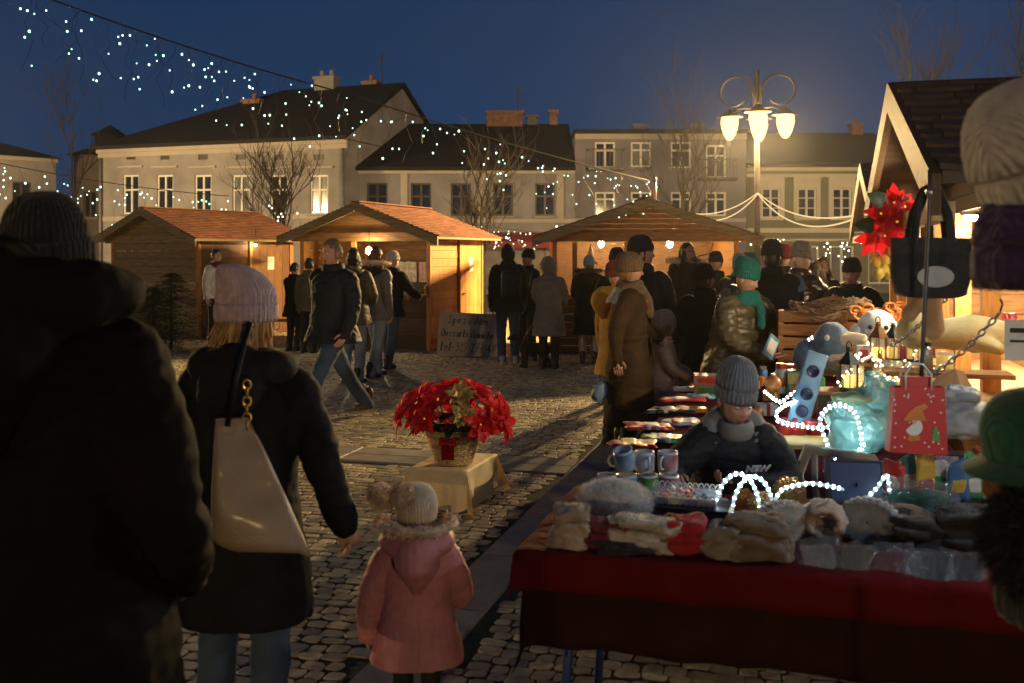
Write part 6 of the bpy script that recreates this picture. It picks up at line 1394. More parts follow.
lantern('lit dark lantern at the left of the front candle row', 849, 5.28, zA, 1.25, 'lant_black', True); candle_glass('low lit candle glass beside the dark lantern', 866, 5.24, zA, .040, .10, .5, True); candle_glass('tall candle glass in the middle of the front row', 886, 5.26, zA, .032, .17, .55); candle_glass('candle glass third from the right of the row', 903, 5.28, zA, .030, .16, .6); candle_glass('candle glass second from the right of the row', 915, 5.30, zA, .034, .13, .65, False); candle_glass('short candle glass between lantern and tall glass', 876, 5.34, zA, .030, .10, .6, True)
lantern('bronze lantern on the high step, leftmost', 878, 5.52, zB, 1.2, 'bronze', True); lantern('black lantern second on the high step', 893, 5.55, zB, 1.15); lantern('black lantern at the right of the high step', 912, 5.52, zB, 1.2); lantern('small bronze lantern in front of the high step', 880, 5.40, zA, 1.0, 'bronze', True); lantern('tiny black lantern at the right of the front row', 925, 5.27, zA, .8)
for i, (px, cc, lb) in enumerate(((862, 'gift_white', 'white boxed candle at the left end of the high step'), (901, 'gift_pink', 'pink boxed candle between the black lanterns'), (922, 'gift_orange', 'orange boxed candle at the right end of the high step'))):
    t = thing('boxed_candle', lb, 'box', V(X(px,5.6), 5.58, zB), SR, 'boxed candles on the high step'); b = MB(); b.rbox((0,0,.045), (.075,.075,.09), .003, 1); b.build('carton', M[cc], t); b = MB(); b.box((0,-.038,.045), (.045,.001,.05)); b.build('label', M['gift_red'], t)
t = thing('plush_ball', 'round white and blue plush behind the lanterns', 'plush toy', lpt(877, 349, 6.1), SR); b = MB(); lump(b, (0,0,.12), (.24,.22,.24), 1.0, .006, 3, flat=False); b.build('body', M['plush_white'], t, True)
for s in (-1, 1): b = MB(); lump(b, (s*.12,-.02,.10), (.07,.10,.10), 1.0, .006, 3, flat=False); b.build('paw', M['gift_blue' if s > 0 else 'plush_white'], t, True)
b = MB(); b.ball((.045,-.105,.14), (.014,.01,.014), 8, 6); b.ball((-.045,-.105,.14), (.014,.01,.014), 8, 6); b.build('eyes', M['ink'], t, True)
# crates and twig wreaths at the far end
for i, (px, py, d, h, lb) in enumerate(((812, 345, 7.6, .20, 'slatted wooden crate below the twig wreaths'), (840, 345, 7.9, .22, 'slatted wooden crate in front of the seller'))):
    p = lpt(px, py, d); t = thing('wooden_crate', lb, 'crate', V(p.x, p.y, Z2), SR, 'crates at the far end of the tables'); H_ = 1.28 - Z2 
    for y in (-.15, .15):
        b = MB()
        for q in range(5): b.b2((-.24,y-.008,q*H_/5),(.24,y+.008,(q+.82)*H_/5))
        b.build('slat_side', M['wood_x'], t)
    b = MB()
    for x in (-.23, .23): b.b2((x-.02,-.139,0),(x+.02,.139,H_-.02))
    b.build('end_boards', M['wood_v'], t); b = MB(); b.b2((-.22,-.13,H_-.06),(.22,.13,H_-.03)); b.build('tray', M['wood_x'], t)
M['twig'] = mat('twig', (.30,.19,.10), .7, .4, 20, island=.4); M['straw'] = mat('straw', (.55,.42,.25), .7, .3, 20, island=.4)
for i, (px, py, d, r, m, lb) in enumerate(((806, 308, 7.5, .10, 'twig', 'dark twig wreath at the left of the crates'), (822, 303, 7.55, .12, 'twig', 'large twig wreath under the reaching hand'), (838, 308, 7.7, .11, 'straw', 'pale straw wreath in the middle of the crates'), (853, 304, 7.8, .12, 'straw', 'pale straw wreath before the seller'), (866, 311, 7.9, .10, 'twig', 'brown twig wreath at the right of the crates'), (828, 316, 7.45, .09, 'straw', 'small straw wreath in front of the crate pile'))):
    t = thing('twig_wreath', lb, 'wreath', lpt(px, py, d), rn.uniform(0,6), 'wreaths at the far end'); r_ = random.Random(i+40)
    for lay in range(2):
        b = MB()
        for q in range(24):
            a0 = r_.uniform(0, 6.28); ln = r_.uniform(1.2, 2.6); dr = r_.uniform(-.35,.35)*r; pts = [V((r+dr*math.sin(u*2+q))*math.cos(a0+u*ln), (r+dr)*math.sin(a0+u*ln), r_.uniform(-.25,.25)*r + .3*r*math.sin(a0+u*ln)) for u in (0,.25,.5,.75,1.0)]; b.tube(pts, [.006,.007,.006,.005,.003], 4, cap=False)
        b.build('twigs' if lay else 'woven_ring', M[m], t)
t = thing('orange_wreath', 'curly orange garland behind the plush ball', 'garland', lpt(880, 316, 6.6), SR); b = MB(); r_ = random.Random(3)
for q in range(26): x = r_.uniform(-.16,.16); z = r_.uniform(-.06,.07); b.tube([(x+.035*math.cos(a), r_.uniform(-.01,.01)-.02, z+.028*math.sin(a)) for a in [u*.7 for u in range(8)]], .010, 6)
b.build('curls', M['gift_orange'], t, True); b = MB(); b.tube([(-.17,.01,.03),(0,.012,.05),(.17,.01,.02)], .008, 6); b.build('cord', M['twig'], t)

# small goods filling the long table
rs = random.Random(77); used = []
cols = (('red','gift_red'),('blue','gift_blue'),('green','gift_green'),('white','gift_white'),('yellow','gift_yellow'),('orange','gift_orange'),('teal','gift_teal'),('pink','gift_pink'))
for kind in ('box', 'jar', 'bauble'):
    for cn, cm in cols:
        for _ in range(60):
            a, b_ = rs.uniform(.50, 1.42), rs.uniform(1.95, 4.4)
            if b_ < 2.35 and a < .75: continue
            if 2.35 < b_ < 3.1 and a > .75: continue
            if all(math.hypot(a-u, b_-v) > .135 for u, v in used): break
        used.append((a, b_)); lb = {'box': 'little %s gift box among the goods on the long table', 'jar': 'small %s jar with metal lid among the goods on the long table', 'bauble': 'shiny %s bauble lying among the goods on the long table'}[kind] % cn
        t = sthing({'box': 'gift_box', 'jar': 'small_jar', 'bauble': 'bauble'}[kind], lb, kind, a, b_, Z2 + .002, rs.uniform(0, 3), 'small goods on the long table'); b = MB()
        if kind == 'box':
            s = rs.uniform(.05,.09); b.rbox((0,0,s*.4), (s*1.4,s,s*.8), .004, 1); b.build('carton', M[cm], t); b = MB(); b.box((0,0,s*.4), (s*.25,s+.003,s*.8+.003)); b.build('ribbon', M['gift_white' if cn != 'white' else 'gift_red'], t)
        elif kind == 'jar':
            b.lathe([(.028,0),(.032,.01),(.032,.075),(.024,.09)], 16, cap=True); b.build('glass', M[cm], t, True); b = MB(); b.lathe([(.027,.0905),(.027,.108)], 14, cap=True); b.build('lid', M['metal'], t)
        else:
            b.ball((0,0,.032), .032, 16, 10); b.build('ball', M[cm], t, True); b = MB(); b.lathe([(.010,.062),(.010,.072)], 10, cap=True); b.build('cap', M['metal'], t)
# ------------------------------------------------------------------ things hanging on the stall front
M['petal_red'] = mat('petal_red', (.66,.010,.018), .5, .22, 30, .3, 60, island=.22, spec=.4, transl=.45); M['petal_gold'] = mat('petal_gold', (.42,.27,.07), .45, .3, 40, .3, 80, island=.35, metal=.4); M['leaf_green'] = mat('leaf_green', (.03,.075,.022), .55, .3, 20, .3, 50, island=.3); M['leaf_dark'] = mat('leaf_dark', (.015,.03,.012), .6, .3, 20, island=.3)
def petal(mb, base, d, up, L_, W_, cup=.25, curl=.2, m=0, rn=random):
    d = d.normalized(); s = d.cross(up).normalized(); n = s.cross(d).normalized(); prof = ((0,.12),(.2,.62),(.42,1.0),(.65,.85),(.85,.45),(1.0,.02)); vs_ = []; w0 = rn.uniform(-.06,.06)
    for u, w in prof:
        c = base + d*L_*u + n*L_*(curl*u - curl*1.4*u*u + w0*math.sin(u*9)*.3)
        for q in (-1, -.5, 0, .5, 1): vs_.append(c + s*W_*w*q*.5 + n*W_*cup*(abs(q)*w)*.5 + n*rn.uniform(-.03,.03)*W_)
    fs = []
    for i in range(5):
        for j in range(4): fs.append((i*5+j, i*5+j+1, (i+1)*5+j+1, (i+1)*5+j))
    mb.add(vs_, fs, m)
def poinsettia(root, c, nrm, r, m, rn, name='flower'):
    b = MB(); nrm = nrm.normalized(); a0 = rn.uniform(0, 6); t1 = nrm.orthogonal().normalized(); t2 = nrm.cross(t1)
    for ring, (k, sc, tilt) in enumerate(((6, 1.0, .15), (6, .82, .45), (5, .5, .9))):
        for i in range(k):
            a = a0 + ring*.5 + 2*math.pi*(i + rn.uniform(-.15,.15))/k; d = (t1*math.cos(a) + t2*math.sin(a) + nrm*tilt).normalized(); petal(b, c + nrm*.004*ring, d, nrm, r*sc*rn.uniform(.85,1.12), r*.55*sc, .3, .22, 0, rn)
    f = b.build(name, M[m], root, True); b = MB()
    for i in range(7): b.ball(c + nrm*.012 + t1*rn.uniform(-.012,.012) + t2*rn.uniform(-.012,.012), .006, 6, 5)
    b.build('stamens', M['wax_glow'] if m != 'petal_gold' else M['petal_gold'], f, True)  # stamens share the self-glowing yellow of the unlit wax
# basket of poinsettias on the covered crate
cr = thing('wooden_crate', 'low pale crate standing on the cobbles under the cream cloth', 'crate', gp(466, 514), R(-18)); b = MB(); b.b2((-.385,.012,.0),(-.012,.575,.27)); M['crate_grey'] = mat('crate_grey', (.34,.31,.27), .7, .15, 4); b.build('box', M['crate_grey'], cr); b = MB(); b.b2((-.388,.009,.225),(-.009,.578,.265)); b.build('rim_board', M['crate_grey'], cr)
M['cloth_cream'] = mat('cloth_cream', (.74,.58,.30), .65, .1, 5, .5, 13, bdist=.02)
def table_cover(label, root, x0, x1, y0, y1, z, fun, m, seed):
    t = thing('tablecloth', label, 'tablecloth', root.location, root.rotation_euler.z); b = MB(); nx, ny = 70, 80; E = .42; g_ = []
    W_, D_ = x1-x0, y1-y0
    for j in range(ny+1):
        for i in range(nx+1):
            xx = -E + (W_+2*E)*i/nx; yy = -E + (D_+2*E)*j/ny; ox = -xx if xx < 0 else max(0, xx-W_); oy = -yy if yy < 0 else max(0, yy-D_); x = min(max(xx,0),W_); y = min(max(yy,0),D_)
            sx = -1 if xx < 0 else 1; sy = -1 if yy < 0 else 1; lim = fun(xx, yy, W_, D_); h = ox+oy if not (ox and oy) else math.hypot(ox,oy); k = min(1, lim/E); h2 = h*k
            if ox and oy:
                q = min(ox, oy)*k; x += sx*(.012 + q*.42); y += sy*(.012 + q*.42); h2 = min(h*k, z-.012+.0)
            elif ox: x += sx*(.012 + .10*h2 + .020*math.sin(yy*15+seed)*min(1, h2*6))
            elif oy: y += sy*(.012 + .10*h2 + .020*math.sin(xx*16+seed)*min(1, h2*6))
            g_.append((x0+x, y0+y, max(.012, z - h2 + .0025*math.sin(xx*31)*math.sin(yy*27))))
    b.add(g_, [(j*(nx+1)+i, j*(nx+1)+i+1, (j+1)*(nx+1)+i+1, (j+1)*(nx+1)+i) for j in range(ny) for i in range(nx)]); b.build('cloth', M[m], t, True); return t
def coverfun(xx, yy, W_, D_):
    if yy < 0: return .20 + .04*math.sin(xx*9) + (.06 if xx > W_*.8 else 0) + .03*(xx < 0)
    if xx > W_: return .115 + .03*math.sin(yy*7) + (.10 if yy > D_*.88 else 0) + (.05 if yy < .08 else 0)
    return .17
table_cover('cream cloth draped over the low crate below the flower basket', cr, -.392, -.002, -.002, .586, .279, coverfun, 'cloth_cream', 2)
fb = thing('flower_basket', 'wicker basket of red poinsettias with one golden flower on cream cloth', 'flower basket', cr.location + Matrix.Rotation(R(-18),3,'Z') @ V(-.165,.20,.285)); fb['label'] = 'wicker basket of red poinsettias with one golden flower on the cream cloth'
M['wicker'] = mat('wicker', (.50,.34,.15), .6, .3, 20, island=.25); b = MB()
for i in range(15):
    z = .008 + i*.0155; r_ = .115 + .075*(z/.24)
    b.tube([V((r_ + .006*(1 if (k + i) % 2 else -1))*math.cos(2*math.pi*k/44), (r_ + .006*(1 if (k+i) % 2 else -1))*math.sin(2*math.pi*k/44), z) for k in range(44)], .0085, 6, closed=True)
for k in range(22): a = 2*math.pi*(k+.5)/22; b.tube([(.116*math.cos(a), .116*math.sin(a), .0), (.192*math.cos(a), .192*math.sin(a), .24)], .006, 5)
bk = b.build('basket', M['wicker'], fb, True); b = MB(); b.lathe([(.02,.01),(.10,.01),(.175,.22)], 24); b.build('lining', M['leaf_dark'], bk, True)
b = MB(); b.box((0,0,0), (.085,.004,.15)); 
for i in range(len(b.v)): x, y, z = b.v[i]; b.v[i] = (x-.03, -.168 - (z)*.33, z+.12)
b.tube([(-.03,-.19,.17),(-.075,-.20,.20),(-.08,-.2,.16),(-.03,-.19,.165),(.02,-.20,.20),(.02,-.2,.155),(-.03,-.19,.165)], [(.004,.016)]*7, 6); b.build('ribbon', M['petal_red'], bk, True)
rf_ = random.Random(12)
spots = []
for i in range(150):
    a = rf_.uniform(0, 6.28); e = rf_.uniform(-.12, 1.35); v = V(math.cos(a)*math.cos(e), math.sin(a)*math.cos(e)*.8, math.sin(e)); p = V(v.x*.34, v.y*.31, .31 + v.z*.19)
    if all((p-q).length > .112 for q, _ in spots): spots.append((p, v))
for p, v in spots[:38]:
    if (p - V(.03,-.16,.40)).length < .10: continue
    poinsettia(fb, p, v + V(0,-.15,.25), rf_.uniform(.125,.165), 'petal_red', rf_)
poinsettia(fb, V(.045,-.17,.46), V(.05,-.8,.6), .125, 'petal_gold', rf_); poinsettia(fb, V(.07,-.235,.35), V(.1,-.9,.3), .095, 'petal_gold', rf_)
b = MB()
for i in range(70):
    a = rf_.uniform(0, 6.28); d = V(math.cos(a), math.sin(a), rf_.uniform(-.35,.35)); petal(b, V(0,0,.27) + V(math.cos(a),math.sin(a),0)*.15, d, V(0,0,1), rf_.uniform(.10,.19), .07, .2, .3, 0, rf_)
b.build('leaves', M['leaf_dark'], fb, True)
b = MB()
for p, v in spots[:34]: b.tube([(0,0,.1), p*.5 + V(0,0,.06), p], .004, 4, cap=False)
b.build('stems', M['leaf_dark'], fb)

# ---- stall front: flower swag, hanging toys, black bag on its rod, red gift bag, chains
def lp(px, py, d): return at(px, py, d)
t = thing('flower_swag', 'swag of red cloth poinsettias and green leaves under the stall gable', 'flower swag', lp(884, 205, 5.3)); rs = random.Random(6); o_ = t.location
for px, py, r_ in ((893,203,.10),(880,214,.09),(904,207,.085),(873,238,.105),(885,236,.10),(897,222,.08),(882,196+26,.07)):
    poinsettia(t, lp(px, py, 5.25 + rs.uniform(-.08,.08)) - o_, V(-.2+rs.uniform(-.3,.3), -1, .1), r_, 'petal_red', rs)
b = MB()
for px, py in ((898,212),(893,232),(907,218),(888,206),(904,228),(878,226)):
    a = rs.uniform(0,6.28); petal(b, lp(px, py, 5.22) - o_, V(math.cos(a), -.3, math.sin(a)), V(0,-1,0), .14, .09, .2, .2, 0, rs)
b.build('leaves', M['leaf_green'], t, True); b = MB(); b.tube([lp(866,216,5.9)-o_, lp(880,210,5.4)-o_, lp(900,203,5.25)-o_, lp(910,198,5.1)-o_], .008, 5); b.build('cord', M['twig'], t)
for i, (px, py, d, cc, lb) in enumerate(((872,250,5.5,'gift_white','silvery white bauble hanging in the bunch'), (883,247,5.4,'gift_pink','pink bauble hanging in the bunch'), (880,257,5.45,'gift_blue','blue bauble hanging lowest in the bunch'), (889,252,5.35,'gift_orange','orange bauble hanging in the bunch'), (876,262,5.4,'gift_yellow','yellow bauble at the bottom left of the bunch'))):
    t = thing('hanging_bauble', lb, 'ornament', lp(px, py, d), 0, 'baubles hanging under the flower swag'); b = MB(); b.ball((0,0,0), (.030,.030,.036), 16, 10); b.build('ball', M[cc], t, True); b = MB(); b.lathe([(.010,.035),(.010,.045)], 8, cap=True); b.tube([(0,0,.045),(.003,0,.15)], .0015, 4); b.build('cap', M['metal'], t)
M['toy_yellow'] = mat('toy_yellow', (.65,.46,.06), .6, .12, 10)
t = thing('yellow_plush', 'bunch of small yellow plush animals hanging below the baubles', 'plush toy', lp(884, 268, 5.35)); b = MB()
for dx, dz, s in ((-.045,.03,.026),(.0,.045,.03),(.045,.02,.026),(-.03,-.03,.032),(.030,-.035,.03),(.06,.06,.02),(-.055,.075,.02),(.0,-.005,.024)): b.ball((dx,0,dz), (s*.95,s*.9,s*1.1), 14, 10)
me = remesh(b, .004, 1); me.materials.append(M['toy_yellow']); link('bodies', me, t, True); b = MB(); b.tube([(0,0,.06),(-.005,0,.2)], .002, 4); b.build('string', M['cable'], t)
t = thing('dangling_plush', 'beige plush toy dangling by the stall post, only its long legs showing below the bag', 'plush toy', lp(926, 285, 4.5)); b = MB(); b.limb([V(0,0,.02), V(-.02,.0,-.06), V(-.075,0,-.13)], [.035,.032,.036], 12); b.limb([V(.03,0,.02), V(.035,0,-.12), V(.028,-.01,-.20)], [.038,.040,.05], 12); b.ball((.0,.0,.07), (.075,.06,.09), 16, 12); me = remesh(b, .008, 2); M['plush_tan'] = mat('plush_tan', (.38,.24,.12), .9, .15, 20, .4, 200, sheen=.3); me.materials.append(M['plush_tan']); link('body', me, t, True); b = MB(); b.tube([(.0,.0,.15),(.0,.0,.30)], .003, 4); b.build('string', M['cable'], t)
# rod with bag
DB = 3.95
t = thing('hanging_rod', 'thin dark metal rod with a hook hanging from the stall eave, holding the bags', 'rod', lp(930, 178, DB)); o_ = t.location; b = MB(); b.tube([lp(930,170,DB)-o_, lp(930,192,DB)-o_, lp(927,260,DB)-o_, lp(922,360,DB)-o_, lp(921,384,DB)-o_], .009, 8); b.build('shaft', M['metal_dark'], t, True); b = MB(); b.ball(lp(930,192,DB)-o_, .018, 10, 8); b.tube([lp(921,380,DB)-o_, lp(919,388,DB-.02)-o_, lp(922,393,DB-.04)-o_, lp(926,388,DB-.05)-o_], .005, 6); b.build('hook', M['metal'], t, True)
t = thing('tote_bag', 'black furry tote bag with a plain pale oval patch hanging on the rod', 'bag', lp(931, 298, DB+.12)); b = MB(); s_ = DB/F; w_, h_ = 82*s_, 62*s_
rings = []; n = 48
for i in range(13):
    u = i/12; ww = w_/2*(.86 + .14*min(1, u*3.0)); dd = .035*(1 - .45*u) + .01; zz = h_*u - .02*(1-u)*0; ring = []
    for j in range(n): a = 2*math.pi*j/n; ring.append(V(math.copysign(abs(math.cos(a))**.45, math.cos(a))*ww, math.copysign(abs(math.sin(a))**.7, math.sin(a))*dd, zz + .018*(abs(math.cos(a))**2)*(1-u)))
    rings.append(ring)
b.loft(rings); M['plush_black'] = mat('plush_black', (.018,.015,.013), .95, .3, 40, .5, 220, sheen=.3); b.build('body', M['plush_black'], t, True); f = fuzz(b, 2600, .010, .0009, random.Random(2)); f.build('fuzz', M['plush_black'], t)
for y in (-.03, .03): b = MB(); b.tube([V(-.085,y,h_-.02), V(-.065,y*.8,h_+.10), V(-.025,y*.5,h_+.195), V(.0,y*.4,h_+.212), V(.025,y*.5,h_+.195), V(.06,y*.8,h_+.10), V(.075,y,h_-.02)], [(.017,.006)]*7, 8); b.build('handle', M['plush_black'], t, True)
M['patch'] = mat('patch', (.34,.32,.30), .9, .1, 30); b = MB(); b.lathe([(.0,.006),(.06,.005),(.075,.0)], 32); b.xf(Matrix.Translation((.0,-.046,.088)) @ Matrix.Diagonal((1.0,1,.58,1)) @ Matrix.Rotation(R(90),4,'X')); b.build('oval_patch', M['patch'], t, True)
t = thing('gift_bag', 'red paper gift bag with snow dots, a gnome and a small tree', 'gift bag', lp(916, 451, DB-.02), R(-2)); M['bag_red'] = mat('bag_red', (.42,.014,.028), .45, .1, 4, spec=.5); b = MB(); w_, h_ = .225, .255; b.add([(-w_/2,-.03,0),(w_/2,-.03,-.01),(w_/2-.012,-.03,h_),(-w_/2+.02,-.03,h_),(-w_/2,.03,0),(w_/2,.03,-.01),(w_/2-.012,.03,h_),(-w_/2+.02,.03,h_)], [(0,1,2,3),(5,4,7,6),(1,5,6,2),(4,0,3,7),(4,5,1,0)]); b.build('paper', M['bag_red'], t)
for y in (-.028, .028): b = MB(); b.tube([V(-.05,y,h_-.01), V(-.05,y,h_+.05), V(-.02,y*.6,h_+.09), V(.02,y*.6,h_+.09), V(.05,y,h_+.05), V(.05,y,h_-.01)], .004, 6); b.build('handle', M['plastic_white'], t, True)
b = MB(); b.box((0,.0,h_+.015), (.11,.03,.05)); b.build('tissue', M['bag_red'], t)
r_ = random.Random(5); b = MB()
for i in range(34):
    x, z = r_.uniform(-.095,.095), r_.uniform(.01,h_-.02); b.add([V(x+.004*math.cos(a), -.0312, z+.004*math.sin(a)) for a in [k*math.pi/3 for k in range(6)]], [(0,1,2,3,4,5)])
b.build('snow_dots', M['plastic_white'], t)
def flat(root, name, pts, y, m): b = MB(); b.add([V(x,y,z) for x, z in pts] + [V(x,y-.0015,z) for x, z in pts], [tuple(range(len(pts)))[::-1], tuple(range(len(pts), 2*len(pts)))] + [(i, (i+1) % len(pts), (i+1) % len(pts)+len(pts), i+len(pts)) for i in range(len(pts))]); return b.build(name, M[m], root)
flat(t, 'gnome_beard', [(-.02-.034*math.cos(a), .10+.034*math.sin(a)) for a in [R(-20)+R(220)*i/14*-1 for i in range(15)]][::-1] + [], -.0316, 'plastic_white'); flat(t, 'gnome_hat', [(-.062,.125),(.028,.125),(.012,.165),(.035,.178),(.022,.192),(-.018,.178),(-.045,.152)], -.0334, 'gift_orange'); flat(t, 'gnome_nose', [(-.02+.010*math.cos(a), .122+.008*math.sin(a)) for a in [k*math.pi/4 for k in range(8)]], -.0350, 'skin'); flat(t, 'gnome_boots', [(-.045,.048),(-.022,.045),(-.02,.062),(-.018,.045),(.005,.048),(.0,.068),(-.04,.068)], -.0316, 'gift_orange'); flat(t, 'small_tree', [(.045,.045),(.085,.045),(.073,.062),(.082,.062),(.070,.082),(.077,.082),(.064,.108),(.052,.082),(.058,.082),(.047,.062),(.056,.062)], -.0316, 'gift_green')
def chain(label, p0, p1, sag, lk=.035):
    t = thing('metal_chain', label, 'chain', p0, 0, 'chains hanging at the stall front'); d = p1-p0; n = int(d.length/(lk*.72)); b = MB()
    for i in range(n):
        u = (i+.5)/n; c = d*u + V(0,0,-4*sag*u*(1-u)); tg = (d + V(0,0,-4*sag*(1-2*u))).normalized(); s = tg.orthogonal().normalized(); s = s if i % 2 else tg.cross(s); b.tube([c + tg*math.cos(a)*lk*.5 + s*math.sin(a)*lk*.27 for a in [2*math.pi*k/10 for k in range(10)]], .0042, 5, closed=True)
    h = MB(); h.tube([d*1.0 + V(0,0,.0), d + V(.01,0,.03), d + V(.0,0,.05)], .004, 5)
    b.build('links', M['metal'], t, True); h.build('end_hook', M['metal_dark'], t)
chain('steel chain running up to the right past the long plush', lp(902, 390, 4.1), lp(1000, 312, 3.8), .04); chain('thin steel chain behind the black bag by the post', lp(892, 345, 4.9), lp(952, 292, 4.5), .02, .03)
# plush lying on the counter, cardboard, glass of yellow wax, pale bag
t = thing('lying_plush', 'big cream plush toy lying on the stall counter', 'plush toy', lp(985, 352, 5.1), SR); b = MB(); b.limb([V(-.26,0,.08), V(-.05,0,.10), V(.12,.0,.08)], [.07,.10,.07], 14); b.limb([V(.08,-.03,.06), V(.20,-.08,.035)], [.05,.036], 12); b.limb([V(-.05,-.05,.06), V(.04,-.12,.03)], [.05,.034], 12); b.ball((-.33,.0,.10), (.10,.09,.10), 16, 12); me = remesh(b, .010, 3); me.materials.append(M['plush_yellow']); link('body', me, t, True)
for s in (-1, 1): b = MB(); b.ball((-.36,.06*s,.19), (.03,.025,.04), 10, 8); b.build('ear', M['plush_yellow'], t, True)
for i, (px, rz_, lb) in enumerate(((1003, .2, 'red ribbon strip standing behind the lying plush, left'), (1013, -.1, 'red ribbon strip standing behind the lying plush, right'))): t = thing('red_ribbon', lb, 'ribbon', lp(px, 345, 5.35), SR+rz_, 'red ribbon strips'); b = MB(); b.tube([V(0,0,0), V(.01,.01,.09), V(-.005,0,.17)], [(.022,.004)]*3, 6); b.build('strip', M['gift_red'], t, True); b = MB(); b.box((0,0,-.004), (.06,.03,.012)); b.build('clip', M['metal_dark'], t)
t = thing('cardboard_piece', 'brown folded cardboard piece leaning by the red gift bag', 'cardboard', lp(944, 402, 4.55), SR); b = MB(); b.add([(-.11,0,0),(.09,0,0),(.055,.04,.15),(-.02,.05,.11),(-.11,.01,0),(.09,.01,0),(.055,.05,.15),(-.02,.06,.11)], [(0,1,2,3),(7,6,5,4),(0,4,5,1),(1,5,6,2),(2,6,7,3),(3,7,4,0)]); b.build('panel', M['cardboard'], t); b = MB(); b.add([(.09,0.002,0),(.16,.06,.0),(.10,.09,.13),(.055,.042,.15)], [(0,1,2,3)]); b.build('flap', M['cardboard'], t)
p = lp(945, 371, 4.9); candle_glass('wide glass of yellow wax standing by the stall post', 945, 4.9, p.z, .042, .095, .75)
t = thing('jar', 'small grey metal jar beside the wide wax glass', 'jar', lp(926, 372, 4.95)); b = MB(); b.lathe([(.03,0),(.032,.01),(.032,.11),(.024,.13)], 16, cap=True); b.build('body', M['metal'], t, True); b = MB(); b.lathe([(.026,.131),(.026,.15)], 14, cap=True); b.build('lid', M['metal_dark'], t)
t = thing('wall_shelf', 'plank shelf at the stall post under the wax glass', 'shelf', V(p.x+.02, p.y, p.z-.024), SR); b = MB(); b.b2((-.30,-.10,0),(.28,.12,.022)); b.build('board', M['wood_x'], t); b = MB(); b.b2((.02,-.09,-.28),(.05,.11,-.001)); b.build('bracket', M['wood_v'], t)
t = thing('pale_bag', 'crumpled pale blue and white bag beside the red gift bag', 'bag', lp(957, 438, 4.35), SR); M['bag_pale'] = mat('bag_pale', (.45,.50,.52), .5, .35, 9, .4, 20, bdist=.01); b = MB(); lump(b, (0,0,.085), (.26,.16,.17), .8, .022, 5, 44, 26, True, 12); b.build('body', M['bag_pale'], t, True); b = MB(); lump(b, (.01,0,.19), (.17,.11,.07), .8, .02, 7, 36, 20, False, 16); b.build('top_fold', M['bag_pale'], t, True)

# ---- stand of hats at the right edge, close to the viewer
DH = 1.9
t = thing('hat_stand', 'dark pole stand of hats at the right edge, close to the viewer', 'hat stand', V(X(1048,DH)+.23, DH, 0)); b = MB(); b.tube([(0,0,.02),(0,0,2.05)], .014, 8); b.build('pole', M['metal_dark'], t, True)
for a in (0, 2.09, 4.19): b = MB(); b.tube([(0,0,.10),(.22*math.cos(a),.22*math.sin(a),.012)], .012, 6); b.build('leg', M['metal_dark'], t, True)
for z in (1.93, 1.66, 1.36, 1.18): b = MB(); b.tube([(0,0,z),(-.15,0,z+.02),(-.26,-.01,z+.03)], .006, 6); b.build('arm', M['metal_dark'], t, True)
def stand_hat(label, px, py, m, kw, tilt, sc=1.0, fz=0, d=DH, brim=False):
    q = thing('hat', label, 'hat', lp(px, py, d), R(20), 'hats on the stand'); q.rotation_euler = (R(tilt[0]), R(tilt[1]), R(20)); b = beanie_mesh(1.12*sc, **kw); b.xf(Matrix.Translation((0,0,-.08))); b.build('crown', M[m], q, True)
    if fz: f = fuzz(b, fz, .02, .0011, random.Random(3)); f.build('fuzz', M[m], q)
    if brim: b = MB(); b.lathe([(.092,-.062),(.125,-.078),(.135,-.086),(.125,-.088),(.090,-.074)], 40); b.build('brim', M[m], q, True)
    else: b = MB(); b.lathe([(.080,-.070),(.078,-.03),(.05,.02),(.005,.04)], 24); b.build('lining', M['knit_black'], q, True)
    return q
stand_hat('cream brimmed hat, topmost on the stand', 1043, 163, 'knit_pale', dict(ribs=10, cuff=True, tall=.04, puff=1.12), (-8,-24), 1.1)
q = stand_hat('dark purple fluffy hat, second from the top of the stand', 1048, 252, 'knit_purple', dict(ribs=12, cuff=True, tall=.02, puff=1.1), (0,0), 1.12, 2500)
stand_hat('green brimmed felt hat on the stand', 1036, 425, 'knit_dgreen', dict(ribs=0, cuff=False, tall=-.01, puff=1.05), (0,-4), .88, 0, DH, True)
q = stand_hat('black hat with big fur pompom, lowest on the stand', 1064, 585, 'knit_black', dict(ribs=20, cuff=True, tall=.02), (0,0), 1.0)
b = MB(); fur_ball(b, (-.06,-.02,.10), .085, 3200, .06, random.Random(8), .0022); b.ball((-.06,-.02,.10), .08, 14, 10); b.build('pompom', M['knit_black'], q)
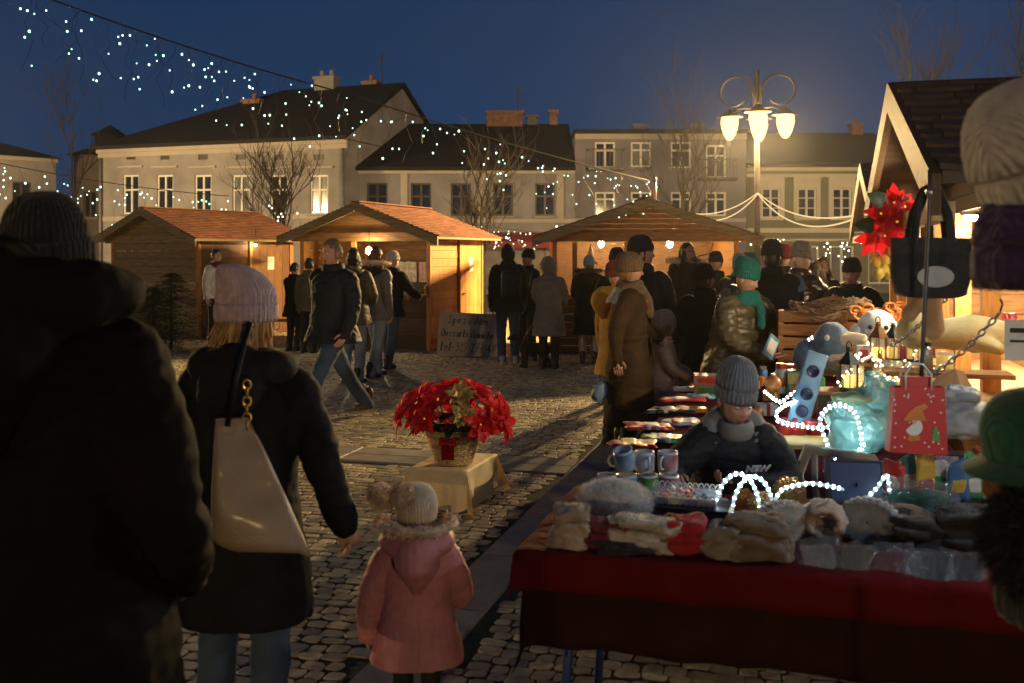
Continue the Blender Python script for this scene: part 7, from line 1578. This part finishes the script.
# ---- things carried by people
q = thing('tote_bag', 'large beige leather tote bag hanging from the shoulder of the lilac beanie woman', 'bag', at(262, 545, 2.95), R(18)); M['leather_dark'] = mat('leather_dark', (.10,.07,.045), .5); M['leather_beige'] = mat('leather_beige', (.36,.265,.175), .48, .12, 5, .2, 120, spec=.5, coat=.1); b = MB(); rings = []; n = 48
for i in range(15):
    u = i/14; ww = .142 - .095*u**1.15; dd = .062*(1-u) + .012; cxx = -.085*u + .0; zz = .38*u; ring = []
    for j in range(n): a = 2*math.pi*j/n; e = .35; ring.append(V(cxx + math.copysign(abs(math.cos(a))**e, math.cos(a))*ww, math.copysign(abs(math.sin(a))**e, math.sin(a))*dd*(1+.10*math.sin(u*6+a)), zz + (.10-.0*u)*(-.45*(math.cos(a)))*(1-u)*.9))
    rings.append(ring)
b.loft(rings)
for i in range(len(b.v)): p_ = Vector(b.v[i]); n_ = noise.noise((p_.x*9, p_.y*9+2, p_.z*7)); b.v[i] = (p_.x, p_.y*(1+.0) - .034*n_*(p_.y < 0) - .005*math.exp(-((p_.x-.02+.15*p_.z)/.05)**2)*math.sin(p_.z*13+.6)*(p_.y < 0), p_.z + .006*n_)
q_ = b.build('body', M['leather_beige'], q, True)
for y in (-.02, .03):
    b = MB(); b.tube([V(-.10,y,.36), V(-.075,y,.50), V(-.05,y+.02,.60), V(-.03,y+.06,.655), V(-.02,y+.12,.64)], [(.008,.0025)]*5, 6); b.build('strap', M['black_shell'], q, True)
b = MB()
for i in range(6): b.tube([V(-.045+.012*math.cos(a)*(i % 2), -.03+.012*math.cos(a)*(1-i % 2), .36+.024*i+.015*math.sin(a)) for a in [2*math.pi*k/10 for k in range(10)]], .003, 5, closed=True)
M['gold'] = mat('gold', (.6,.38,.10), .3, .1, 10, metal=.9); b.build('chain', M['gold'], q, True)
q = thing('blue_pack', 'flat blue and white packet held by the woman in the green beanie', 'packet', at(771, 347, 7.35), .3); b = MB(); b.rbox((0,0,0), (.10,.02,.19), .004, 1, Matrix.Rotation(R(38),3,'Y') @ Matrix.Rotation(R(-20),3,'X')); b.build('pack', M['holo_blue'], q); b = MB(); b.box((0,0,0), (.07,.023,.12), Matrix.Rotation(R(38),3,'Y') @ Matrix.Rotation(R(-20),3,'X')); b.build('print', M['gift_white'], q)
q = thing('pale_blue_bag', 'small pale blue bag in the hand of the brown coat woman', 'bag', at(601, 392, 8.0), .2); b = MB(); lump(b, (0,0,0), (.13,.06,.15), .6, .012, 3, flat=False); M['bag_blue'] = mat('bag_blue', (.16,.24,.34), .5, .2, 9); b.build('body', M['bag_blue'], q, True); b = MB(); b.tube([V(-.03,0,.06), V(-.02,.0,.13), V(.02,0,.13), V(.03,0,.06)], .005, 5); b.build('handle', M['bag_blue'], q, True)
# black dog on a lead between the hut visitors
q = thing('dog', 'small black dog on a lead at the feet of the grey quilted coat', 'dog', gx(535, 14.75), R(-70)); b = MB()
b.limb([V(0,.20,.27), V(0,.02,.28), V(0,-.16,.31)], [.085,.09,.105], 14); b.limb([V(0,-.18,.33), V(0,-.26,.45)], [.075,.06], 12); b.limb([V(0,-.27,.48), V(0,-.33,.47), V(0,-.41,.445)], [.065,.05,.028], 12); b.limb([V(0,.24,.30), V(0,.33,.34), V(0,.38,.44)], [.028,.022,.014], 8)
for s in (-1, 1):
    b.limb([V(s*.06,-.17,.28), V(s*.065,-.16,.14), V(s*.065,-.17,.02)], [.045,.028,.024], 10); b.limb([V(s*.065,-.17,.022), V(s*.065,-.21,.020)], [.024,.020], 8); b.limb([V(s*.06,.17,.26), V(s*.07,.11,.17), V(s*.07,.22,.10), V(s*.07,.20,.02)], [.065,.045,.026,.022], 10); b.limb([V(s*.07,.20,.022), V(s*.07,.155,.020)], [.022,.019], 8); b.limb([V(s*.045,-.25,.53), V(s*.06,-.245,.60)], [.024,.010], 8)
me = remesh(b, .010, 2); M['dog_fur'] = mat('dog_fur', (.014,.012,.011), .8, .4, 20, .4, 90); me.materials.append(M['dog_fur']); link('body', me, q, True); b = MB(); b.tube([(0,-.22+.075*math.cos(a)*.5,.40+.03*math.cos(a)) if False else (.07*math.cos(a), -.215+.035*math.sin(a), .395+.055*math.sin(a)) for a in [2*math.pi*k/16 for k in range(16)]], .009, 6, closed=True); b.build('collar', M['gift_red'], q, True); b = MB(); b.tube([V(0,-.18,.43), V(.08,-.10,.62), V(.2,.02,.80)], .005, 5); b.build('lead', M['leather_beige'], q)
def chest_pt(x, z):
    q = Ub(x, -.15, z); c = [o for o in pb.children if o.name.startswith('coat')][0]; best = min((v.co/kb for v in c.data.vertices if abs(v.co.x/kb-q.x) < .03 and abs(v.co.z/kb-q.z) < .03), key=lambda v: v.y); return Vector((q.x, best.y-.03, q.z))
# lettering on the boy's jacket
for s, x, z, sz in (('NEW', .09, 1.375, .062),):
    Mx = Sb @ Matrix.Translation(chest_pt(x, z)) @ Matrix.Rotation(R(14),4,'Z') @ Matrix.Rotation(R(90+32),4,'X'); text(pb, s, sz, Mx, 'mug_white', 'chest_lettering', .004, bold=.003)

# warm fairy lights and more candle glasses around the steps
r_ = random.Random(31); p0 = at(838, 392, 5.15); t = thing('fairy_lights', 'warm fairy lights strewn among the lanterns and candle glasses', 'string lights', p0); pts = []
for i in range(44):
    u = i/43; q = at(838 + 96*u, 388 - 34*abs(math.sin(u*5.5)) + r_.uniform(-6,6), 5.14 + .25*abs(math.sin(u*5.5)) + r_.uniform(-.03,.03)); pts.append(q-p0); o = bpy.data.objects.new('bulb', bulb_mesh(.0065, 'led_warm')); COL.objects.link(o); o.parent = t; o.location = q-p0; o.scale = (r_.uniform(.7,1.3),)*3
b = MB(); b.tube(pts, .0018, 4); b.build('wire', M['cable'], t)
for i, (px, d, h, f_, lb) in enumerate(((858,5.42,.12,.6,'candle glass behind the low lit one at the left'), (896,5.40,.15,.5,'candle glass behind the middle of the front row'), (909,5.42,.10,.7,'low candle glass behind the right of the front row'), (932,5.34,.12,.6,'candle glass at the far right end of the low step'), (868,5.66,.11,.6,'candle glass at the back left of the high step'), (903,5.68,.12,.5,'candle glass at the back of the high step'))):
    candle_glass(lb, px, d, zA if d < 5.5 else zB, .031, h, f_, i % 2 == 0)

# crate with sachets between the two tables
t = sthing('wooden_crate', 'plain upright wooden crate between the two tables, holding coloured sachets', 'crate', 1.34, 1.24); b = MB()
for k in range(5): b.b2((-.2,-.14,.15*k),(.2,-.125,.15*k+.135)); b.b2((-.2,.125,.15*k),(.2,.14,.15*k+.135)); b.b2((-.2,-.124,.15*k),(-.185,.124,.15*k+.135)); b.b2((.185,-.124,.15*k),(.2,.124,.15*k+.135))
b.build('slats', M['wood_dull'], t); b = MB(); b.b2((-.184,-.124,.69),(.184,.124,.71)); b.build('tray', M['wood_dull'], t)
for k, (cn, cm, c2) in enumerate((('red', 'gift_red', 'gift_white'), ('teal', 'gift_teal', 'gift_white'), ('yellow', 'gift_yellow', 'gift_red'), ('white', 'gift_white', 'gift_green'), ('blue', 'gift_blue', 'gift_yellow'), ('green', 'gift_green', 'gift_white'))):
    q = sthing('sachet', 'upright %s sachet in the crate between the tables' % cn, 'sachet', 1.34 - .15 + .06*k, 1.20 + .05*(k % 2), .711, .3*(k % 3 - 1), 'sachets in the crate'); b = MB(); lump(b, (0,0,.075 + .01*(k % 3)), (.075,.028,.15 + .02*(k % 3)), .4, .005, k, 30, 16, True, 24); b.build('wrapper', M[cm], q, True); b = MB(); lump(b, (0,-.004,.07), (.055,.026,.06), .4, .003, k, 24, 12, False, 24); b.build('label', M[c2], q, True)

# ------------------------------------------------------------------ thin haze, added for the glow round the lamps
hz = MB(); hz.b2((-70,-60,-1.0),(70,75,13.5)); hzm = bpy.data.materials.new('haze'); hzm.use_nodes = True
hn = hzm.node_tree.nodes; hn.remove(hn['Principled BSDF']); pv = hn.new('ShaderNodeVolumePrincipled'); pv.inputs['Color'].default_value = (.9,.92,.95,1); pv.inputs['Density'].default_value = .0003; pv.inputs['Anisotropy'].default_value = .75
hzm.node_tree.links.new(pv.outputs[0], hn['Material Output'].inputs['Volume'])
tag(hz.build('haze', hzm), kind='stuff')
